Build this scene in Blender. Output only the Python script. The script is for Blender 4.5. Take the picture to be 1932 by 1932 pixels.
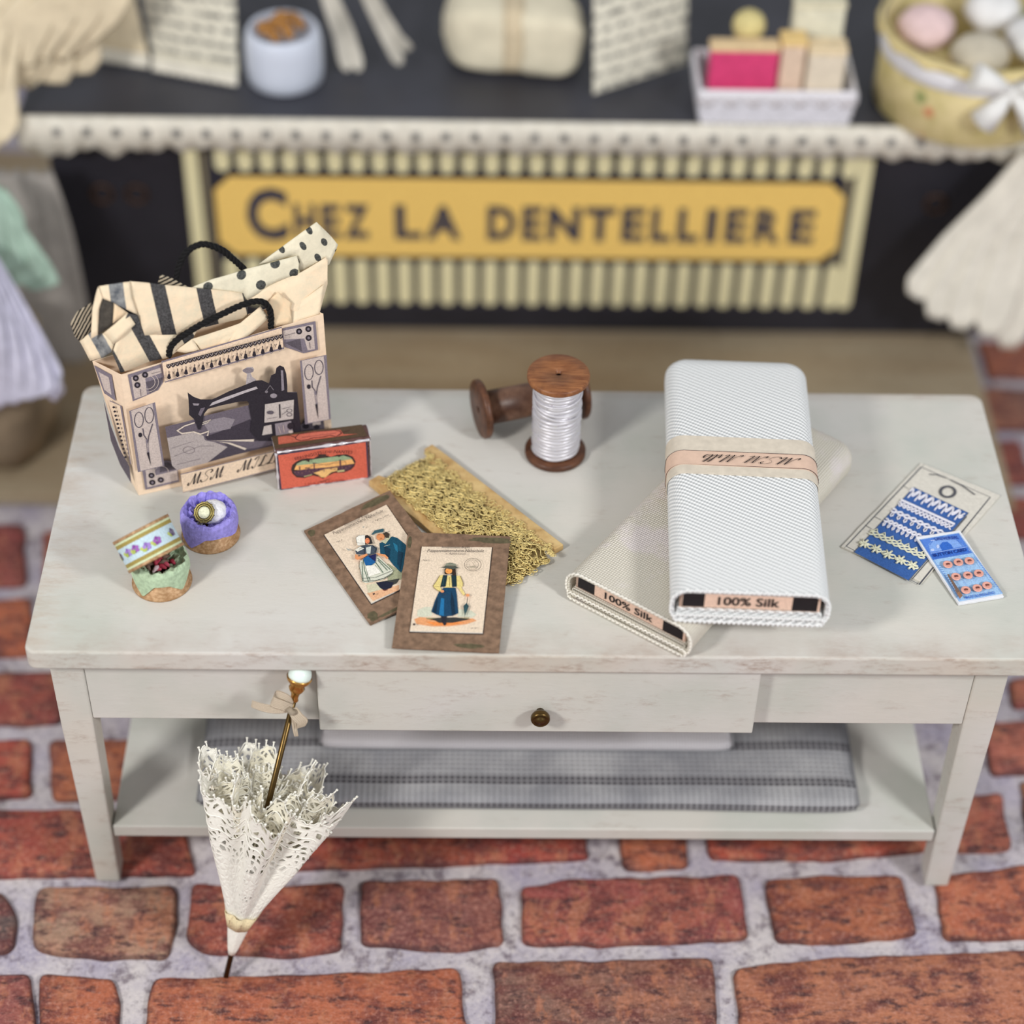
import bpy, bmesh, math, random
from mathutils import Vector, Matrix, noise
from math import sin, cos, pi, radians

for o in list(bpy.data.objects): bpy.data.objects.remove(o)
scene = bpy.context.scene
COL = scene.collection

# ------------------------------------------------------------------ camera
cd = bpy.data.cameras.new('camera'); cam = bpy.data.objects.new('camera', cd); COL.objects.link(cam)
_r = Vector((0.99979, -0.00718, 0.01926)); _u = Vector((-0.00907, 0.68661, 0.72697)); _f = Vector((0.01845, 0.72699, -0.6864))
cam.matrix_world = Matrix(((_r.x, _u.x, -_f.x, -0.1042), (_r.y, _u.y, -_f.y, -2.13236), (_r.z, _u.z, -_f.z, 2.95036), (0, 0, 0, 1)))
cd.sensor_width = 36.0; cd.sensor_fit = 'HORIZONTAL'; cd.lens = 3820.2 / 1932 * 36.0
cd.clip_start = 0.05; cd.clip_end = 60
cd.dof.use_dof = True; cd.dof.focus_distance = 3.27; cd.dof.aperture_fstop = 0.88
scene.camera = cam

# ------------------------------------------------------------------ world, lamps, exposure
def srgb(c):
    out = []
    for v in c[:3]:
        v = v / 255.0
        out.append(v / 12.92 if v <= 0.04045 else ((v + 0.055) / 1.055) ** 2.4)
    return (out[0], out[1], out[2], 1.0)
w = bpy.data.worlds.new('world'); scene.world = w; w.use_nodes = True
bg = w.node_tree.nodes['Background']; bg.inputs[0].default_value = (0.93, 0.96, 1.0, 1); bg.inputs[1].default_value = 0.47
def area(name, loc, target, size, power, col):
    l = bpy.data.lights.new(name, 'AREA'); l.shape = 'DISK'; l.size = size; l.energy = power; l.color = col
    o = bpy.data.objects.new(name, l); COL.objects.link(o); o.location = loc
    o.rotation_euler = (Vector(target) - Vector(loc)).to_track_quat('-Z', 'Y').to_euler()
area('softbox_left', (-2.3, -1.9, 2.9), (-0.1, 0.4, 0.4), 0.6, 84, (1.0, 0.985, 0.96))
area('softbox_right', (2.3, -1.9, 2.9), (0.1, 0.4, 0.4), 0.6, 78, (0.97, 0.985, 1.0))
vs = scene.view_settings
scene.display_settings.display_device = 'sRGB'
vs.view_transform = 'Standard'; vs.look = 'None'; vs.gamma = 1; vs.use_curve_mapping = False; vs.exposure = 0.0

DATA = {'bag': {'frame': [[-0.6668, 0.357, 0.63], [0.9442, 0.3295, 0], [0, 0, 1], [0.3295, -0.9442, 0]],
'BL': [-0.6668, 0.357, 0.63],
'BR': [-0.3478, 0.4684, 0.63],
'TL': [-0.6674, 0.3568, 0.8908],
'TR': [-0.3515, 0.4671, 0.9325],
'TLb': [-0.7168, 0.3882, 0.8938],
'TRb': [-0.4008, 0.4985, 0.9355],
'BLb': [-0.6847, 0.3923, 0.63],
'BRb': [-0.3656, 0.5036, 0.63],
'print': [['p', [128, 118, 128], [[0.01, 0.2597],
[0.0646, 0.2678],
[0.0662, 0.2408],
[0.0636, 0.2295],
[0.0547, 0.2162],
[0.0421, 0.2123],
[0.0314, 0.2091],
[0.0122, 0.204]]],
['p', [200, 184, 176], [[0.0148, 0.253], [0.063, 0.2607], [0.0641, 0.2497], [0.0368, 0.2456], [0.0358, 0.2115], [0.0154, 0.208]]],
['p', [92, 84, 92], [[0.0367, 0.2377], [0.0637, 0.2403], [0.0606, 0.2279], [0.053, 0.2179], [0.0403, 0.2135]]],
['s', [200, 184, 176], 0.0011, [[0.0513, 0.2339],
[0.0504, 0.2301],
[0.0485, 0.2269],
[0.0458, 0.2245],
[0.0425, 0.2231],
[0.0389, 0.2229],
[0.0353, 0.2239],
[0.0319, 0.2259],
[0.0291, 0.2289],
[0.0271, 0.2325],
[0.0259, 0.2365],
[0.0259, 0.2406],
[0.0268, 0.2444],
[0.0287, 0.2476],
[0.0314, 0.2499],
[0.0346, 0.2513],
[0.0382, 0.2515],
[0.0418, 0.2506],
[0.0452, 0.2486],
[0.048, 0.2456],
[0.05, 0.242],
[0.0512, 0.238],
[0.0513, 0.2339]]],
['s', [200, 184, 176], 0.0009, [[0.0568, 0.2325],
[0.0554, 0.2271],
[0.0528, 0.2225],
[0.0489, 0.2191],
[0.0442, 0.2172],
[0.0391, 0.2169],
[0.0339, 0.2183],
[0.0291, 0.2212],
[0.0251, 0.2254],
[0.0221, 0.2306],
[0.0206, 0.2362],
[0.0204, 0.242],
[0.0218, 0.2473],
[0.0245, 0.2519],
[0.0283, 0.2552],
[0.0329, 0.2571],
[0.038, 0.2574],
[0.0432, 0.2561],
[0.048, 0.2532],
[0.052, 0.2491],
[0.055, 0.244],
[0.0566, 0.2383],
[0.0568, 0.2325]]],
['p', [42, 36, 44], [[0.0266, 0.2487],
[0.0261, 0.2469],
[0.0253, 0.2454],
[0.0241, 0.2444],
[0.0227, 0.2438],
[0.0212, 0.2439],
[0.0198, 0.2446],
[0.0186, 0.2458],
[0.0177, 0.2474],
[0.0172, 0.2492],
[0.0172, 0.2512],
[0.0176, 0.253],
[0.0185, 0.2545],
[0.0196, 0.2555],
[0.021, 0.256],
[0.0225, 0.2559],
[0.0239, 0.2553],
[0.0252, 0.2541],
[0.026, 0.2525],
[0.0265, 0.2506]]],
['p', [128, 118, 128], [[0.0239, 0.2494],
[0.0237, 0.2487],
[0.0233, 0.248],
[0.0228, 0.2476],
[0.0222, 0.2474],
[0.0216, 0.2474],
[0.021, 0.2477],
[0.0205, 0.2482],
[0.0201, 0.2489],
[0.0199, 0.2496],
[0.0199, 0.2505],
[0.0201, 0.2512],
[0.0204, 0.2519],
[0.0209, 0.2523],
[0.0215, 0.2525],
[0.0221, 0.2525],
[0.0227, 0.2522],
[0.0233, 0.2517],
[0.0236, 0.251],
[0.0238, 0.2502]]],
['p', [42, 36, 44], [[0.0418, 0.2519],
[0.0413, 0.2501],
[0.0405, 0.2486],
[0.0393, 0.2475],
[0.0379, 0.247],
[0.0364, 0.2471],
[0.035, 0.2478],
[0.0338, 0.249],
[0.0329, 0.2506],
[0.0324, 0.2524],
[0.0324, 0.2543],
[0.0328, 0.2561],
[0.0336, 0.2576],
[0.0348, 0.2587],
[0.0362, 0.2592],
[0.0377, 0.2591],
[0.0391, 0.2585],
[0.0403, 0.2573],
[0.0412, 0.2557],
[0.0417, 0.2538]]],
['p', [128, 118, 128], [[0.0391, 0.2526],
[0.0389, 0.2519],
[0.0385, 0.2512],
[0.038, 0.2508],
[0.0374, 0.2506],
[0.0368, 0.2506],
[0.0362, 0.2509],
[0.0357, 0.2514],
[0.0353, 0.2521],
[0.0351, 0.2528],
[0.0351, 0.2536],
[0.0353, 0.2544],
[0.0356, 0.255],
[0.0361, 0.2555],
[0.0367, 0.2557],
[0.0373, 0.2557],
[0.0379, 0.2554],
[0.0385, 0.2549],
[0.0388, 0.2542],
[0.039, 0.2534]]],
['p', [42, 36, 44], [[0.0275, 0.2347],
[0.027, 0.2328],
[0.0262, 0.2313],
[0.025, 0.2303],
[0.0236, 0.2298],
[0.0221, 0.2298],
[0.0207, 0.2305],
[0.0194, 0.2317],
[0.0186, 0.2333],
[0.0181, 0.2352],
[0.018, 0.2371],
[0.0185, 0.2389],
[0.0193, 0.2404],
[0.0205, 0.2415],
[0.0219, 0.242],
[0.0234, 0.2419],
[0.0248, 0.2413],
[0.026, 0.2401],
[0.0269, 0.2384],
[0.0274, 0.2366]]],
['p', [128, 118, 128], [[0.0247, 0.2354],
[0.0246, 0.2346],
[0.0242, 0.234],
[0.0237, 0.2335],
[0.0231, 0.2333],
[0.0225, 0.2333],
[0.0219, 0.2336],
[0.0214, 0.2341],
[0.021, 0.2348],
[0.0208, 0.2356],
[0.0208, 0.2364],
[0.0209, 0.2372],
[0.0213, 0.2378],
[0.0218, 0.2383],
[0.0224, 0.2385],
[0.023, 0.2384],
[0.0236, 0.2382],
[0.0241, 0.2377],
[0.0245, 0.237],
[0.0247, 0.2362]]],
['s', [92, 84, 92], 0.0007, [[0.0473, 0.2529], [0.053, 0.2538], [0.0614, 0.254]]],
['s', [92, 84, 92], 0.0008, [[0.0268, 0.2272], [0.0262, 0.2129]]],
['p', [128, 118, 128], [[0.2645, 0.2914],
[0.3197, 0.2927],
[0.3213, 0.2332],
[0.2968, 0.2317],
[0.2856, 0.2398],
[0.2661, 0.2531],
[0.2643, 0.2709]]],
['p', [200, 184, 176], [[0.2652, 0.2865], [0.3152, 0.2872], [0.3161, 0.2357], [0.3039, 0.2364], [0.2994, 0.2622], [0.266, 0.2686]]],
['p', [92, 84, 92], [[0.2666, 0.2613], [0.2927, 0.2638], [0.2942, 0.2365], [0.2859, 0.2445]]],
['p', [42, 36, 44], [[0.2966, 0.2776],
[0.2962, 0.2758],
[0.2954, 0.2743],
[0.2943, 0.2732],
[0.2928, 0.2727],
[0.2913, 0.2727],
[0.2898, 0.2734],
[0.2884, 0.2746],
[0.2874, 0.2762],
[0.2868, 0.2781],
[0.2867, 0.28],
[0.287, 0.2819],
[0.2878, 0.2834],
[0.289, 0.2844],
[0.2904, 0.285],
[0.292, 0.2849],
[0.2935, 0.2842],
[0.2948, 0.283],
[0.2958, 0.2814],
[0.2964, 0.2795]]],
['p', [128, 118, 128], [[0.2937, 0.2783],
[0.2936, 0.2775],
[0.2932, 0.2769],
[0.2927, 0.2764],
[0.2921, 0.2762],
[0.2915, 0.2763],
[0.2908, 0.2765],
[0.2903, 0.277],
[0.2898, 0.2777],
[0.2896, 0.2785],
[0.2895, 0.2793],
[0.2897, 0.2801],
[0.29, 0.2807],
[0.2905, 0.2812],
[0.2911, 0.2814],
[0.2918, 0.2814],
[0.2924, 0.2811],
[0.293, 0.2806],
[0.2934, 0.2799],
[0.2937, 0.2791]]],
['p', [42, 36, 44], [[0.3121, 0.279],
[0.3117, 0.2772],
[0.3109, 0.2756],
[0.3098, 0.2746],
[0.3083, 0.274],
[0.3068, 0.2741],
[0.3053, 0.2748],
[0.3039, 0.276],
[0.3029, 0.2776],
[0.3023, 0.2795],
[0.3022, 0.2814],
[0.3025, 0.2832],
[0.3033, 0.2848],
[0.3045, 0.2858],
[0.3059, 0.2863],
[0.3074, 0.2863],
[0.3089, 0.2856],
[0.3103, 0.2844],
[0.3113, 0.2828],
[0.3119, 0.2809]]],
['p', [128, 118, 128], [[0.3092, 0.2797],
[0.3091, 0.2789],
[0.3087, 0.2783],
[0.3082, 0.2778],
[0.3076, 0.2776],
[0.307, 0.2776],
[0.3063, 0.2779],
[0.3058, 0.2784],
[0.3053, 0.2791],
[0.3051, 0.2799],
[0.305, 0.2807],
[0.3052, 0.2815],
[0.3055, 0.2821],
[0.306, 0.2826],
[0.3066, 0.2828],
[0.3072, 0.2828],
[0.3079, 0.2825],
[0.3084, 0.282],
[0.3089, 0.2813],
[0.3091, 0.2805]]],
['p', [42, 36, 44], [[0.3115, 0.2608],
[0.3112, 0.259],
[0.3104, 0.2575],
[0.3092, 0.2564],
[0.3078, 0.2559],
[0.3062, 0.2559],
[0.3047, 0.2566],
[0.3034, 0.2578],
[0.3024, 0.2595],
[0.3017, 0.2614],
[0.3016, 0.2633],
[0.3019, 0.2651],
[0.3027, 0.2667],
[0.3039, 0.2677],
[0.3053, 0.2683],
[0.3069, 0.2682],
[0.3084, 0.2675],
[0.3097, 0.2663],
[0.3108, 0.2647],
[0.3114, 0.2628]]],
['p', [128, 118, 128], [[0.3087, 0.2615],
[0.3085, 0.2608],
[0.3082, 0.2601],
[0.3077, 0.2597],
[0.3071, 0.2594],
[0.3064, 0.2595],
[0.3058, 0.2598],
[0.3052, 0.2603],
[0.3048, 0.261],
[0.3045, 0.2618],
[0.3045, 0.2626],
[0.3046, 0.2634],
[0.3049, 0.264],
[0.3054, 0.2645],
[0.306, 0.2647],
[0.3067, 0.2647],
[0.3073, 0.2644],
[0.3079, 0.2639],
[0.3083, 0.2632],
[0.3086, 0.2624]]],
['s', [92, 84, 92], 0.0008, [[0.2675, 0.2765], [0.2849, 0.2781]]],
['s', [92, 84, 92], 0.0008, [[0.3077, 0.2534], [0.308, 0.2402]]],
['p', [128, 118, 128], [[0.0108, 0.064],
[0.0435, 0.0688],
[0.0569, 0.0663],
[0.0664, 0.0546],
[0.069, 0.0409],
[0.0694, 0.0147],
[0.0115, 0.0127]]],
['p', [200, 184, 176], [[0.0165, 0.0598], [0.0311, 0.0608], [0.0318, 0.0399], [0.068, 0.0412], [0.0679, 0.0191], [0.0153, 0.0173]]],
['p', [92, 84, 92], [[0.0391, 0.0443], [0.042, 0.0628], [0.0546, 0.0631], [0.065, 0.0498], [0.066, 0.0438]]],
['s', [200, 184, 176], 0.001, [[0.0534, 0.0415],
[0.0526, 0.038],
[0.0509, 0.0352],
[0.0486, 0.0331],
[0.0456, 0.0319],
[0.0424, 0.0318],
[0.0392, 0.0327],
[0.0362, 0.0346],
[0.0337, 0.0373],
[0.0318, 0.0407],
[0.0308, 0.0443],
[0.0307, 0.048],
[0.0316, 0.0514],
[0.0332, 0.0542],
[0.0356, 0.0563],
[0.0385, 0.0575],
[0.0417, 0.0576],
[0.0449, 0.0567],
[0.0479, 0.0548],
[0.0505, 0.0521],
[0.0523, 0.0488],
[0.0533, 0.0452],
[0.0534, 0.0415]]],
['p', [42, 36, 44], [[0.03, 0.0404],
[0.0295, 0.0386],
[0.0286, 0.0372],
[0.0273, 0.0361],
[0.0258, 0.0357],
[0.0242, 0.0358],
[0.0227, 0.0366],
[0.0214, 0.0379],
[0.0204, 0.0395],
[0.0198, 0.0414],
[0.0198, 0.0434],
[0.0202, 0.0452],
[0.0211, 0.0466],
[0.0224, 0.0476],
[0.0239, 0.0481],
[0.0255, 0.0479],
[0.027, 0.0472],
[0.0284, 0.0459],
[0.0294, 0.0443],
[0.0299, 0.0424]]],
['p', [128, 118, 128], [[0.0269, 0.0413],
[0.0268, 0.0406],
[0.0264, 0.0399],
[0.0259, 0.0395],
[0.0253, 0.0393],
[0.0246, 0.0394],
[0.024, 0.0397],
[0.0234, 0.0402],
[0.023, 0.0409],
[0.0228, 0.0417],
[0.0228, 0.0425],
[0.023, 0.0432],
[0.0233, 0.0439],
[0.0239, 0.0443],
[0.0245, 0.0445],
[0.0251, 0.0444],
[0.0258, 0.0441],
[0.0263, 0.0436],
[0.0267, 0.0429],
[0.0269, 0.0421]]],
['p', [42, 36, 44], [[0.0297, 0.0249],
[0.0293, 0.0231],
[0.0284, 0.0216],
[0.0271, 0.0206],
[0.0256, 0.0201],
[0.024, 0.0203],
[0.0224, 0.021],
[0.0211, 0.0223],
[0.0201, 0.024],
[0.0196, 0.0259],
[0.0195, 0.0278],
[0.0199, 0.0297],
[0.0209, 0.0311],
[0.0221, 0.0321],
[0.0236, 0.0326],
[0.0252, 0.0324],
[0.0268, 0.0317],
[0.0281, 0.0304],
[0.0291, 0.0287],
[0.0297, 0.0268]]],
['p', [128, 118, 128], [[0.0267, 0.0258],
[0.0265, 0.025],
[0.0261, 0.0244],
[0.0256, 0.024],
[0.025, 0.0238],
[0.0243, 0.0238],
[0.0237, 0.0241],
[0.0232, 0.0247],
[0.0228, 0.0254],
[0.0225, 0.0262],
[0.0225, 0.027],
[0.0227, 0.0277],
[0.0231, 0.0283],
[0.0236, 0.0288],
[0.0242, 0.029],
[0.0249, 0.0289],
[0.0255, 0.0286],
[0.026, 0.0281],
[0.0264, 0.0274],
[0.0267, 0.0266]]],
['p', [42, 36, 44], [[0.0442, 0.0267],
[0.0437, 0.0249],
[0.0428, 0.0234],
[0.0415, 0.0224],
[0.04, 0.0219],
[0.0384, 0.0221],
[0.0369, 0.0229],
[0.0355, 0.0241],
[0.0345, 0.0258],
[0.034, 0.0277],
[0.0339, 0.0297],
[0.0344, 0.0315],
[0.0353, 0.033],
[0.0365, 0.034],
[0.038, 0.0344],
[0.0396, 0.0343],
[0.0412, 0.0335],
[0.0425, 0.0322],
[0.0435, 0.0306],
[0.0441, 0.0287]]],
['p', [128, 118, 128], [[0.0411, 0.0276],
[0.0409, 0.0268],
[0.0406, 0.0262],
[0.04, 0.0258],
[0.0394, 0.0256],
[0.0388, 0.0257],
[0.0381, 0.026],
[0.0376, 0.0265],
[0.0372, 0.0272],
[0.037, 0.028],
[0.0369, 0.0288],
[0.0371, 0.0295],
[0.0375, 0.0302],
[0.038, 0.0306],
[0.0386, 0.0308],
[0.0393, 0.0307],
[0.0399, 0.0304],
[0.0405, 0.0299],
[0.0409, 0.0292],
[0.0411, 0.0284]]],
['p', [92, 84, 92], [[0.2774, 0.0742], [0.2894, 0.0927], [0.3226, 0.094], [0.3243, 0.0575], [0.2936, 0.0582]]],
['p', [200, 184, 176], [[0.3033, 0.089], [0.3174, 0.0915], [0.3176, 0.0748], [0.3036, 0.0761]]],
['p', [42, 36, 44], [[0.2976, 0.0764],
[0.2972, 0.0748],
[0.2963, 0.0735],
[0.2949, 0.0726],
[0.2932, 0.0722],
[0.2914, 0.0725],
[0.2895, 0.0732],
[0.2879, 0.0745],
[0.2867, 0.0761],
[0.2859, 0.0779],
[0.2857, 0.0797],
[0.2861, 0.0813],
[0.287, 0.0826],
[0.2884, 0.0835],
[0.2901, 0.0838],
[0.2919, 0.0836],
[0.2938, 0.0828],
[0.2954, 0.0816],
[0.2966, 0.08],
[0.2974, 0.0782]]],
['p', [42, 36, 44], [[0.3154, 0.0703],
[0.3151, 0.0688],
[0.3143, 0.0675],
[0.3132, 0.0667],
[0.3117, 0.0664],
[0.3102, 0.0665],
[0.3087, 0.0672],
[0.3073, 0.0683],
[0.3063, 0.0697],
[0.3056, 0.0714],
[0.3055, 0.073],
[0.3058, 0.0745],
[0.3066, 0.0757],
[0.3077, 0.0765],
[0.3091, 0.0769],
[0.3107, 0.0767],
[0.3122, 0.076],
[0.3136, 0.0749],
[0.3146, 0.0735],
[0.3152, 0.0719]]],
['p', [240, 212, 184], [[0.0654, 0.2754], [0.2629, 0.2965], [0.2638, 0.2537], [0.0662, 0.2336]]],
['s', [128, 118, 128], 0.0022, [[0.0654, 0.2754], [0.2629, 0.2965], [0.2638, 0.2537], [0.0662, 0.2336], [0.0654, 0.2754]]],
['p', [42, 36, 44], [[0.0721, 0.2683], [0.0785, 0.2685], [0.0785, 0.2614], [0.0746, 0.2591], [0.0717, 0.2637]]],
['s', [200, 184, 176], 0.0008, [[0.0731, 0.2666], [0.0749, 0.2624], [0.0776, 0.2673]]],
['p', [42, 36, 44], [[0.0791, 0.269], [0.0855, 0.2693], [0.0855, 0.2622], [0.0816, 0.2599], [0.0787, 0.2644]]],
['s', [200, 184, 176], 0.0008, [[0.0801, 0.2673], [0.0819, 0.2631], [0.0846, 0.2681]]],
['p', [42, 36, 44], [[0.0861, 0.2697], [0.0925, 0.27], [0.0926, 0.2629], [0.0886, 0.2606], [0.0857, 0.2651]]],
['s', [200, 184, 176], 0.0008, [[0.0871, 0.2681], [0.0889, 0.2638], [0.0916, 0.2688]]],
['p', [42, 36, 44], [[0.0931, 0.2705], [0.0995, 0.2708], [0.0996, 0.2636], [0.0956, 0.2613], [0.0927, 0.2659]]],
['s', [200, 184, 176], 0.0008, [[0.0941, 0.2688], [0.0959, 0.2646], [0.0986, 0.2696]]],
['p', [42, 36, 44], [[0.1001, 0.2712], [0.1065, 0.2715], [0.1066, 0.2644], [0.1026, 0.2621], [0.0997, 0.2666]]],
['s', [200, 184, 176], 0.0008, [[0.1011, 0.2696], [0.1029, 0.2653], [0.1056, 0.2703]]],
['p', [42, 36, 44], [[0.1071, 0.272], [0.1135, 0.2722], [0.1136, 0.2651], [0.1097, 0.2628], [0.1067, 0.2674]]],
['s', [200, 184, 176], 0.0008, [[0.1081, 0.2703], [0.11, 0.2661], [0.1127, 0.271]]],
['p', [42, 36, 44], [[0.1142, 0.2727], [0.1205, 0.273], [0.1207, 0.2659], [0.1167, 0.2636], [0.1137, 0.2681]]],
['s', [200, 184, 176], 0.0008, [[0.1151, 0.271], [0.117, 0.2668], [0.1197, 0.2718]]],
['p', [42, 36, 44], [[0.1212, 0.2735], [0.1276, 0.2737], [0.1277, 0.2666], [0.1237, 0.2643], [0.1208, 0.2688]]],
['s', [200, 184, 176], 0.0008, [[0.1222, 0.2718], [0.124, 0.2675], [0.1267, 0.2725]]],
['p', [42, 36, 44], [[0.1282, 0.2742], [0.1346, 0.2745], [0.1347, 0.2673], [0.1308, 0.265], [0.1278, 0.2696]]],
['s', [200, 184, 176], 0.0008, [[0.1292, 0.2725], [0.1311, 0.2683], [0.1338, 0.2733]]],
['p', [42, 36, 44], [[0.1352, 0.2749], [0.1417, 0.2752], [0.1418, 0.2681], [0.1378, 0.2658], [0.1348, 0.2703]]],
['s', [200, 184, 176], 0.0008, [[0.1362, 0.2733], [0.1381, 0.269], [0.1408, 0.274]]],
['p', [42, 36, 44], [[0.1423, 0.2757], [0.1487, 0.276], [0.1489, 0.2688], [0.1449, 0.2665], [0.1419, 0.2711]]],
['s', [200, 184, 176], 0.0008, [[0.1433, 0.274], [0.1452, 0.2698], [0.1478, 0.2748]]],
['p', [42, 36, 44], [[0.1493, 0.2764], [0.1558, 0.2767], [0.1559, 0.2696], [0.152, 0.2673], [0.1489, 0.2718]]],
['s', [200, 184, 176], 0.0008, [[0.1503, 0.2748], [0.1522, 0.2705], [0.1549, 0.2755]]],
['p', [42, 36, 44], [[0.1564, 0.2772], [0.1628, 0.2774], [0.163, 0.2703], [0.159, 0.268], [0.156, 0.2726]]],
['s', [200, 184, 176], 0.0008, [[0.1574, 0.2755], [0.1593, 0.2713], [0.162, 0.2762]]],
['p', [42, 36, 44], [[0.1634, 0.2779], [0.1699, 0.2782], [0.1701, 0.2711], [0.1661, 0.2688], [0.1631, 0.2733]]],
['s', [200, 184, 176], 0.0008, [[0.1644, 0.2763], [0.1664, 0.272], [0.169, 0.277]]],
['p', [42, 36, 44], [[0.1705, 0.2787], [0.1769, 0.2789], [0.1771, 0.2718], [0.1732, 0.2695], [0.1701, 0.274]]],
['s', [200, 184, 176], 0.0008, [[0.1715, 0.277], [0.1734, 0.2727], [0.1761, 0.2777]]],
['p', [42, 36, 44], [[0.1776, 0.2794], [0.184, 0.2797], [0.1842, 0.2726], [0.1803, 0.2702], [0.1772, 0.2748]]],
['s', [200, 184, 176], 0.0008, [[0.1786, 0.2778], [0.1805, 0.2735], [0.1832, 0.2785]]],
['p', [42, 36, 44], [[0.1846, 0.2802], [0.1911, 0.2804], [0.1913, 0.2733], [0.1874, 0.271], [0.1843, 0.2755]]],
['s', [200, 184, 176], 0.0008, [[0.1857, 0.2785], [0.1876, 0.2742], [0.1903, 0.2792]]],
['p', [42, 36, 44], [[0.1917, 0.2809], [0.1982, 0.2812], [0.1984, 0.2741], [0.1945, 0.2717], [0.1914, 0.2763]]],
['s', [200, 184, 176], 0.0008, [[0.1927, 0.2792], [0.1947, 0.275], [0.1973, 0.28]]],
['p', [42, 36, 44], [[0.1988, 0.2817], [0.2053, 0.2819], [0.2055, 0.2748], [0.2016, 0.2725], [0.1985, 0.277]]],
['s', [200, 184, 176], 0.0008, [[0.1998, 0.28], [0.2018, 0.2757], [0.2044, 0.2807]]],
['p', [42, 36, 44], [[0.2059, 0.2824], [0.2124, 0.2827], [0.2126, 0.2755], [0.2087, 0.2732], [0.2056, 0.2778]]],
['s', [200, 184, 176], 0.0008, [[0.2069, 0.2807], [0.2089, 0.2765], [0.2115, 0.2815]]],
['p', [42, 36, 44], [[0.213, 0.2832], [0.2195, 0.2834], [0.2198, 0.2763], [0.2158, 0.274], [0.2127, 0.2785]]],
['s', [200, 184, 176], 0.0008, [[0.214, 0.2815], [0.216, 0.2772], [0.2186, 0.2822]]],
['p', [42, 36, 44], [[0.2201, 0.2839], [0.2266, 0.2842], [0.2269, 0.277], [0.2229, 0.2747], [0.2198, 0.2793]]],
['s', [200, 184, 176], 0.0008, [[0.2211, 0.2822], [0.2231, 0.278], [0.2258, 0.283]]],
['p', [42, 36, 44], [[0.2272, 0.2847], [0.2337, 0.2849], [0.234, 0.2778], [0.23, 0.2755], [0.2269, 0.28]]],
['s', [200, 184, 176], 0.0008, [[0.2282, 0.283], [0.2302, 0.2787], [0.2329, 0.2837]]],
['p', [42, 36, 44], [[0.2343, 0.2854], [0.2408, 0.2857], [0.2411, 0.2785], [0.2372, 0.2762], [0.234, 0.2808]]],
['s', [200, 184, 176], 0.0008, [[0.2354, 0.2838], [0.2374, 0.2795], [0.24, 0.2845]]],
['p', [42, 36, 44], [[0.2415, 0.2862], [0.248, 0.2864], [0.2483, 0.2793], [0.2443, 0.277], [0.2412, 0.2815]]],
['s', [200, 184, 176], 0.0008, [[0.2425, 0.2845], [0.2445, 0.2802], [0.2471, 0.2852]]],
['p', [42, 36, 44], [[0.2486, 0.2869], [0.2551, 0.2872], [0.2554, 0.2801], [0.2514, 0.2777], [0.2483, 0.2823]]],
['s', [200, 184, 176], 0.0008, [[0.2496, 0.2853], [0.2516, 0.281], [0.2543, 0.286]]],
['p', [42, 36, 44], [[0.2557, 0.2877], [0.2622, 0.288], [0.2626, 0.2808], [0.2586, 0.2785], [0.2554, 0.283]]],
['s', [200, 184, 176], 0.0008, [[0.2568, 0.286], [0.2588, 0.2817], [0.2614, 0.2868]]],
['s', [42, 36, 44], 0.0013, [[0.0741, 0.2602], [0.0732, 0.2509]]],
['p', [42, 36, 44], [[0.0718, 0.2541], [0.0751, 0.2533], [0.0759, 0.2445], [0.0724, 0.243], [0.0694, 0.2462]]],
['s', [128, 118, 128], 0.0008, [[0.0692, 0.2443], [0.0721, 0.2402], [0.0754, 0.2432]]],
['s', [42, 36, 44], 0.0011, [[0.0795, 0.2576], [0.08, 0.252], [0.0821, 0.2577]]],
['s', [42, 36, 44], 0.0013, [[0.0879, 0.2617], [0.087, 0.2524]]],
['p', [42, 36, 44], [[0.0856, 0.2556], [0.0889, 0.2548], [0.0898, 0.246], [0.0863, 0.2445], [0.0832, 0.2477]]],
['s', [128, 118, 128], 0.0008, [[0.083, 0.2458], [0.086, 0.2417], [0.0893, 0.2447]]],
['s', [42, 36, 44], 0.0011, [[0.0933, 0.2591], [0.0939, 0.2535], [0.0959, 0.2591]]],
['s', [42, 36, 44], 0.0013, [[0.1017, 0.2631], [0.1009, 0.2539]]],
['p', [42, 36, 44], [[0.0995, 0.2571], [0.1028, 0.2562], [0.1037, 0.2474], [0.1001, 0.246], [0.097, 0.2491]]],
['s', [128, 118, 128], 0.0008, [[0.0969, 0.2473], [0.0999, 0.2432], [0.1032, 0.2461]]],
['s', [42, 36, 44], 0.0011, [[0.1071, 0.2606], [0.1077, 0.255], [0.1098, 0.2606]]],
['s', [42, 36, 44], 0.0013, [[0.1156, 0.2646], [0.1147, 0.2553]]],
['p', [42, 36, 44], [[0.1133, 0.2586], [0.1166, 0.2577], [0.1175, 0.2489], [0.114, 0.2474], [0.1109, 0.2506]]],
['s', [128, 118, 128], 0.0008, [[0.1108, 0.2488], [0.1138, 0.2446], [0.1171, 0.2476]]],
['s', [42, 36, 44], 0.0011, [[0.121, 0.2621], [0.1216, 0.2564], [0.1236, 0.2621]]],
['s', [42, 36, 44], 0.0013, [[0.1294, 0.2661], [0.1286, 0.2568]]],
['p', [42, 36, 44], [[0.1272, 0.26], [0.1305, 0.2592], [0.1315, 0.2504], [0.1279, 0.2489], [0.1248, 0.2521]]],
['s', [128, 118, 128], 0.0008, [[0.1247, 0.2502], [0.1277, 0.2461], [0.131, 0.2491]]],
['s', [42, 36, 44], 0.0011, [[0.1349, 0.2635], [0.1355, 0.2579], [0.1375, 0.2636]]],
['s', [42, 36, 44], 0.0013, [[0.1433, 0.2676], [0.1425, 0.2583]]],
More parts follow.
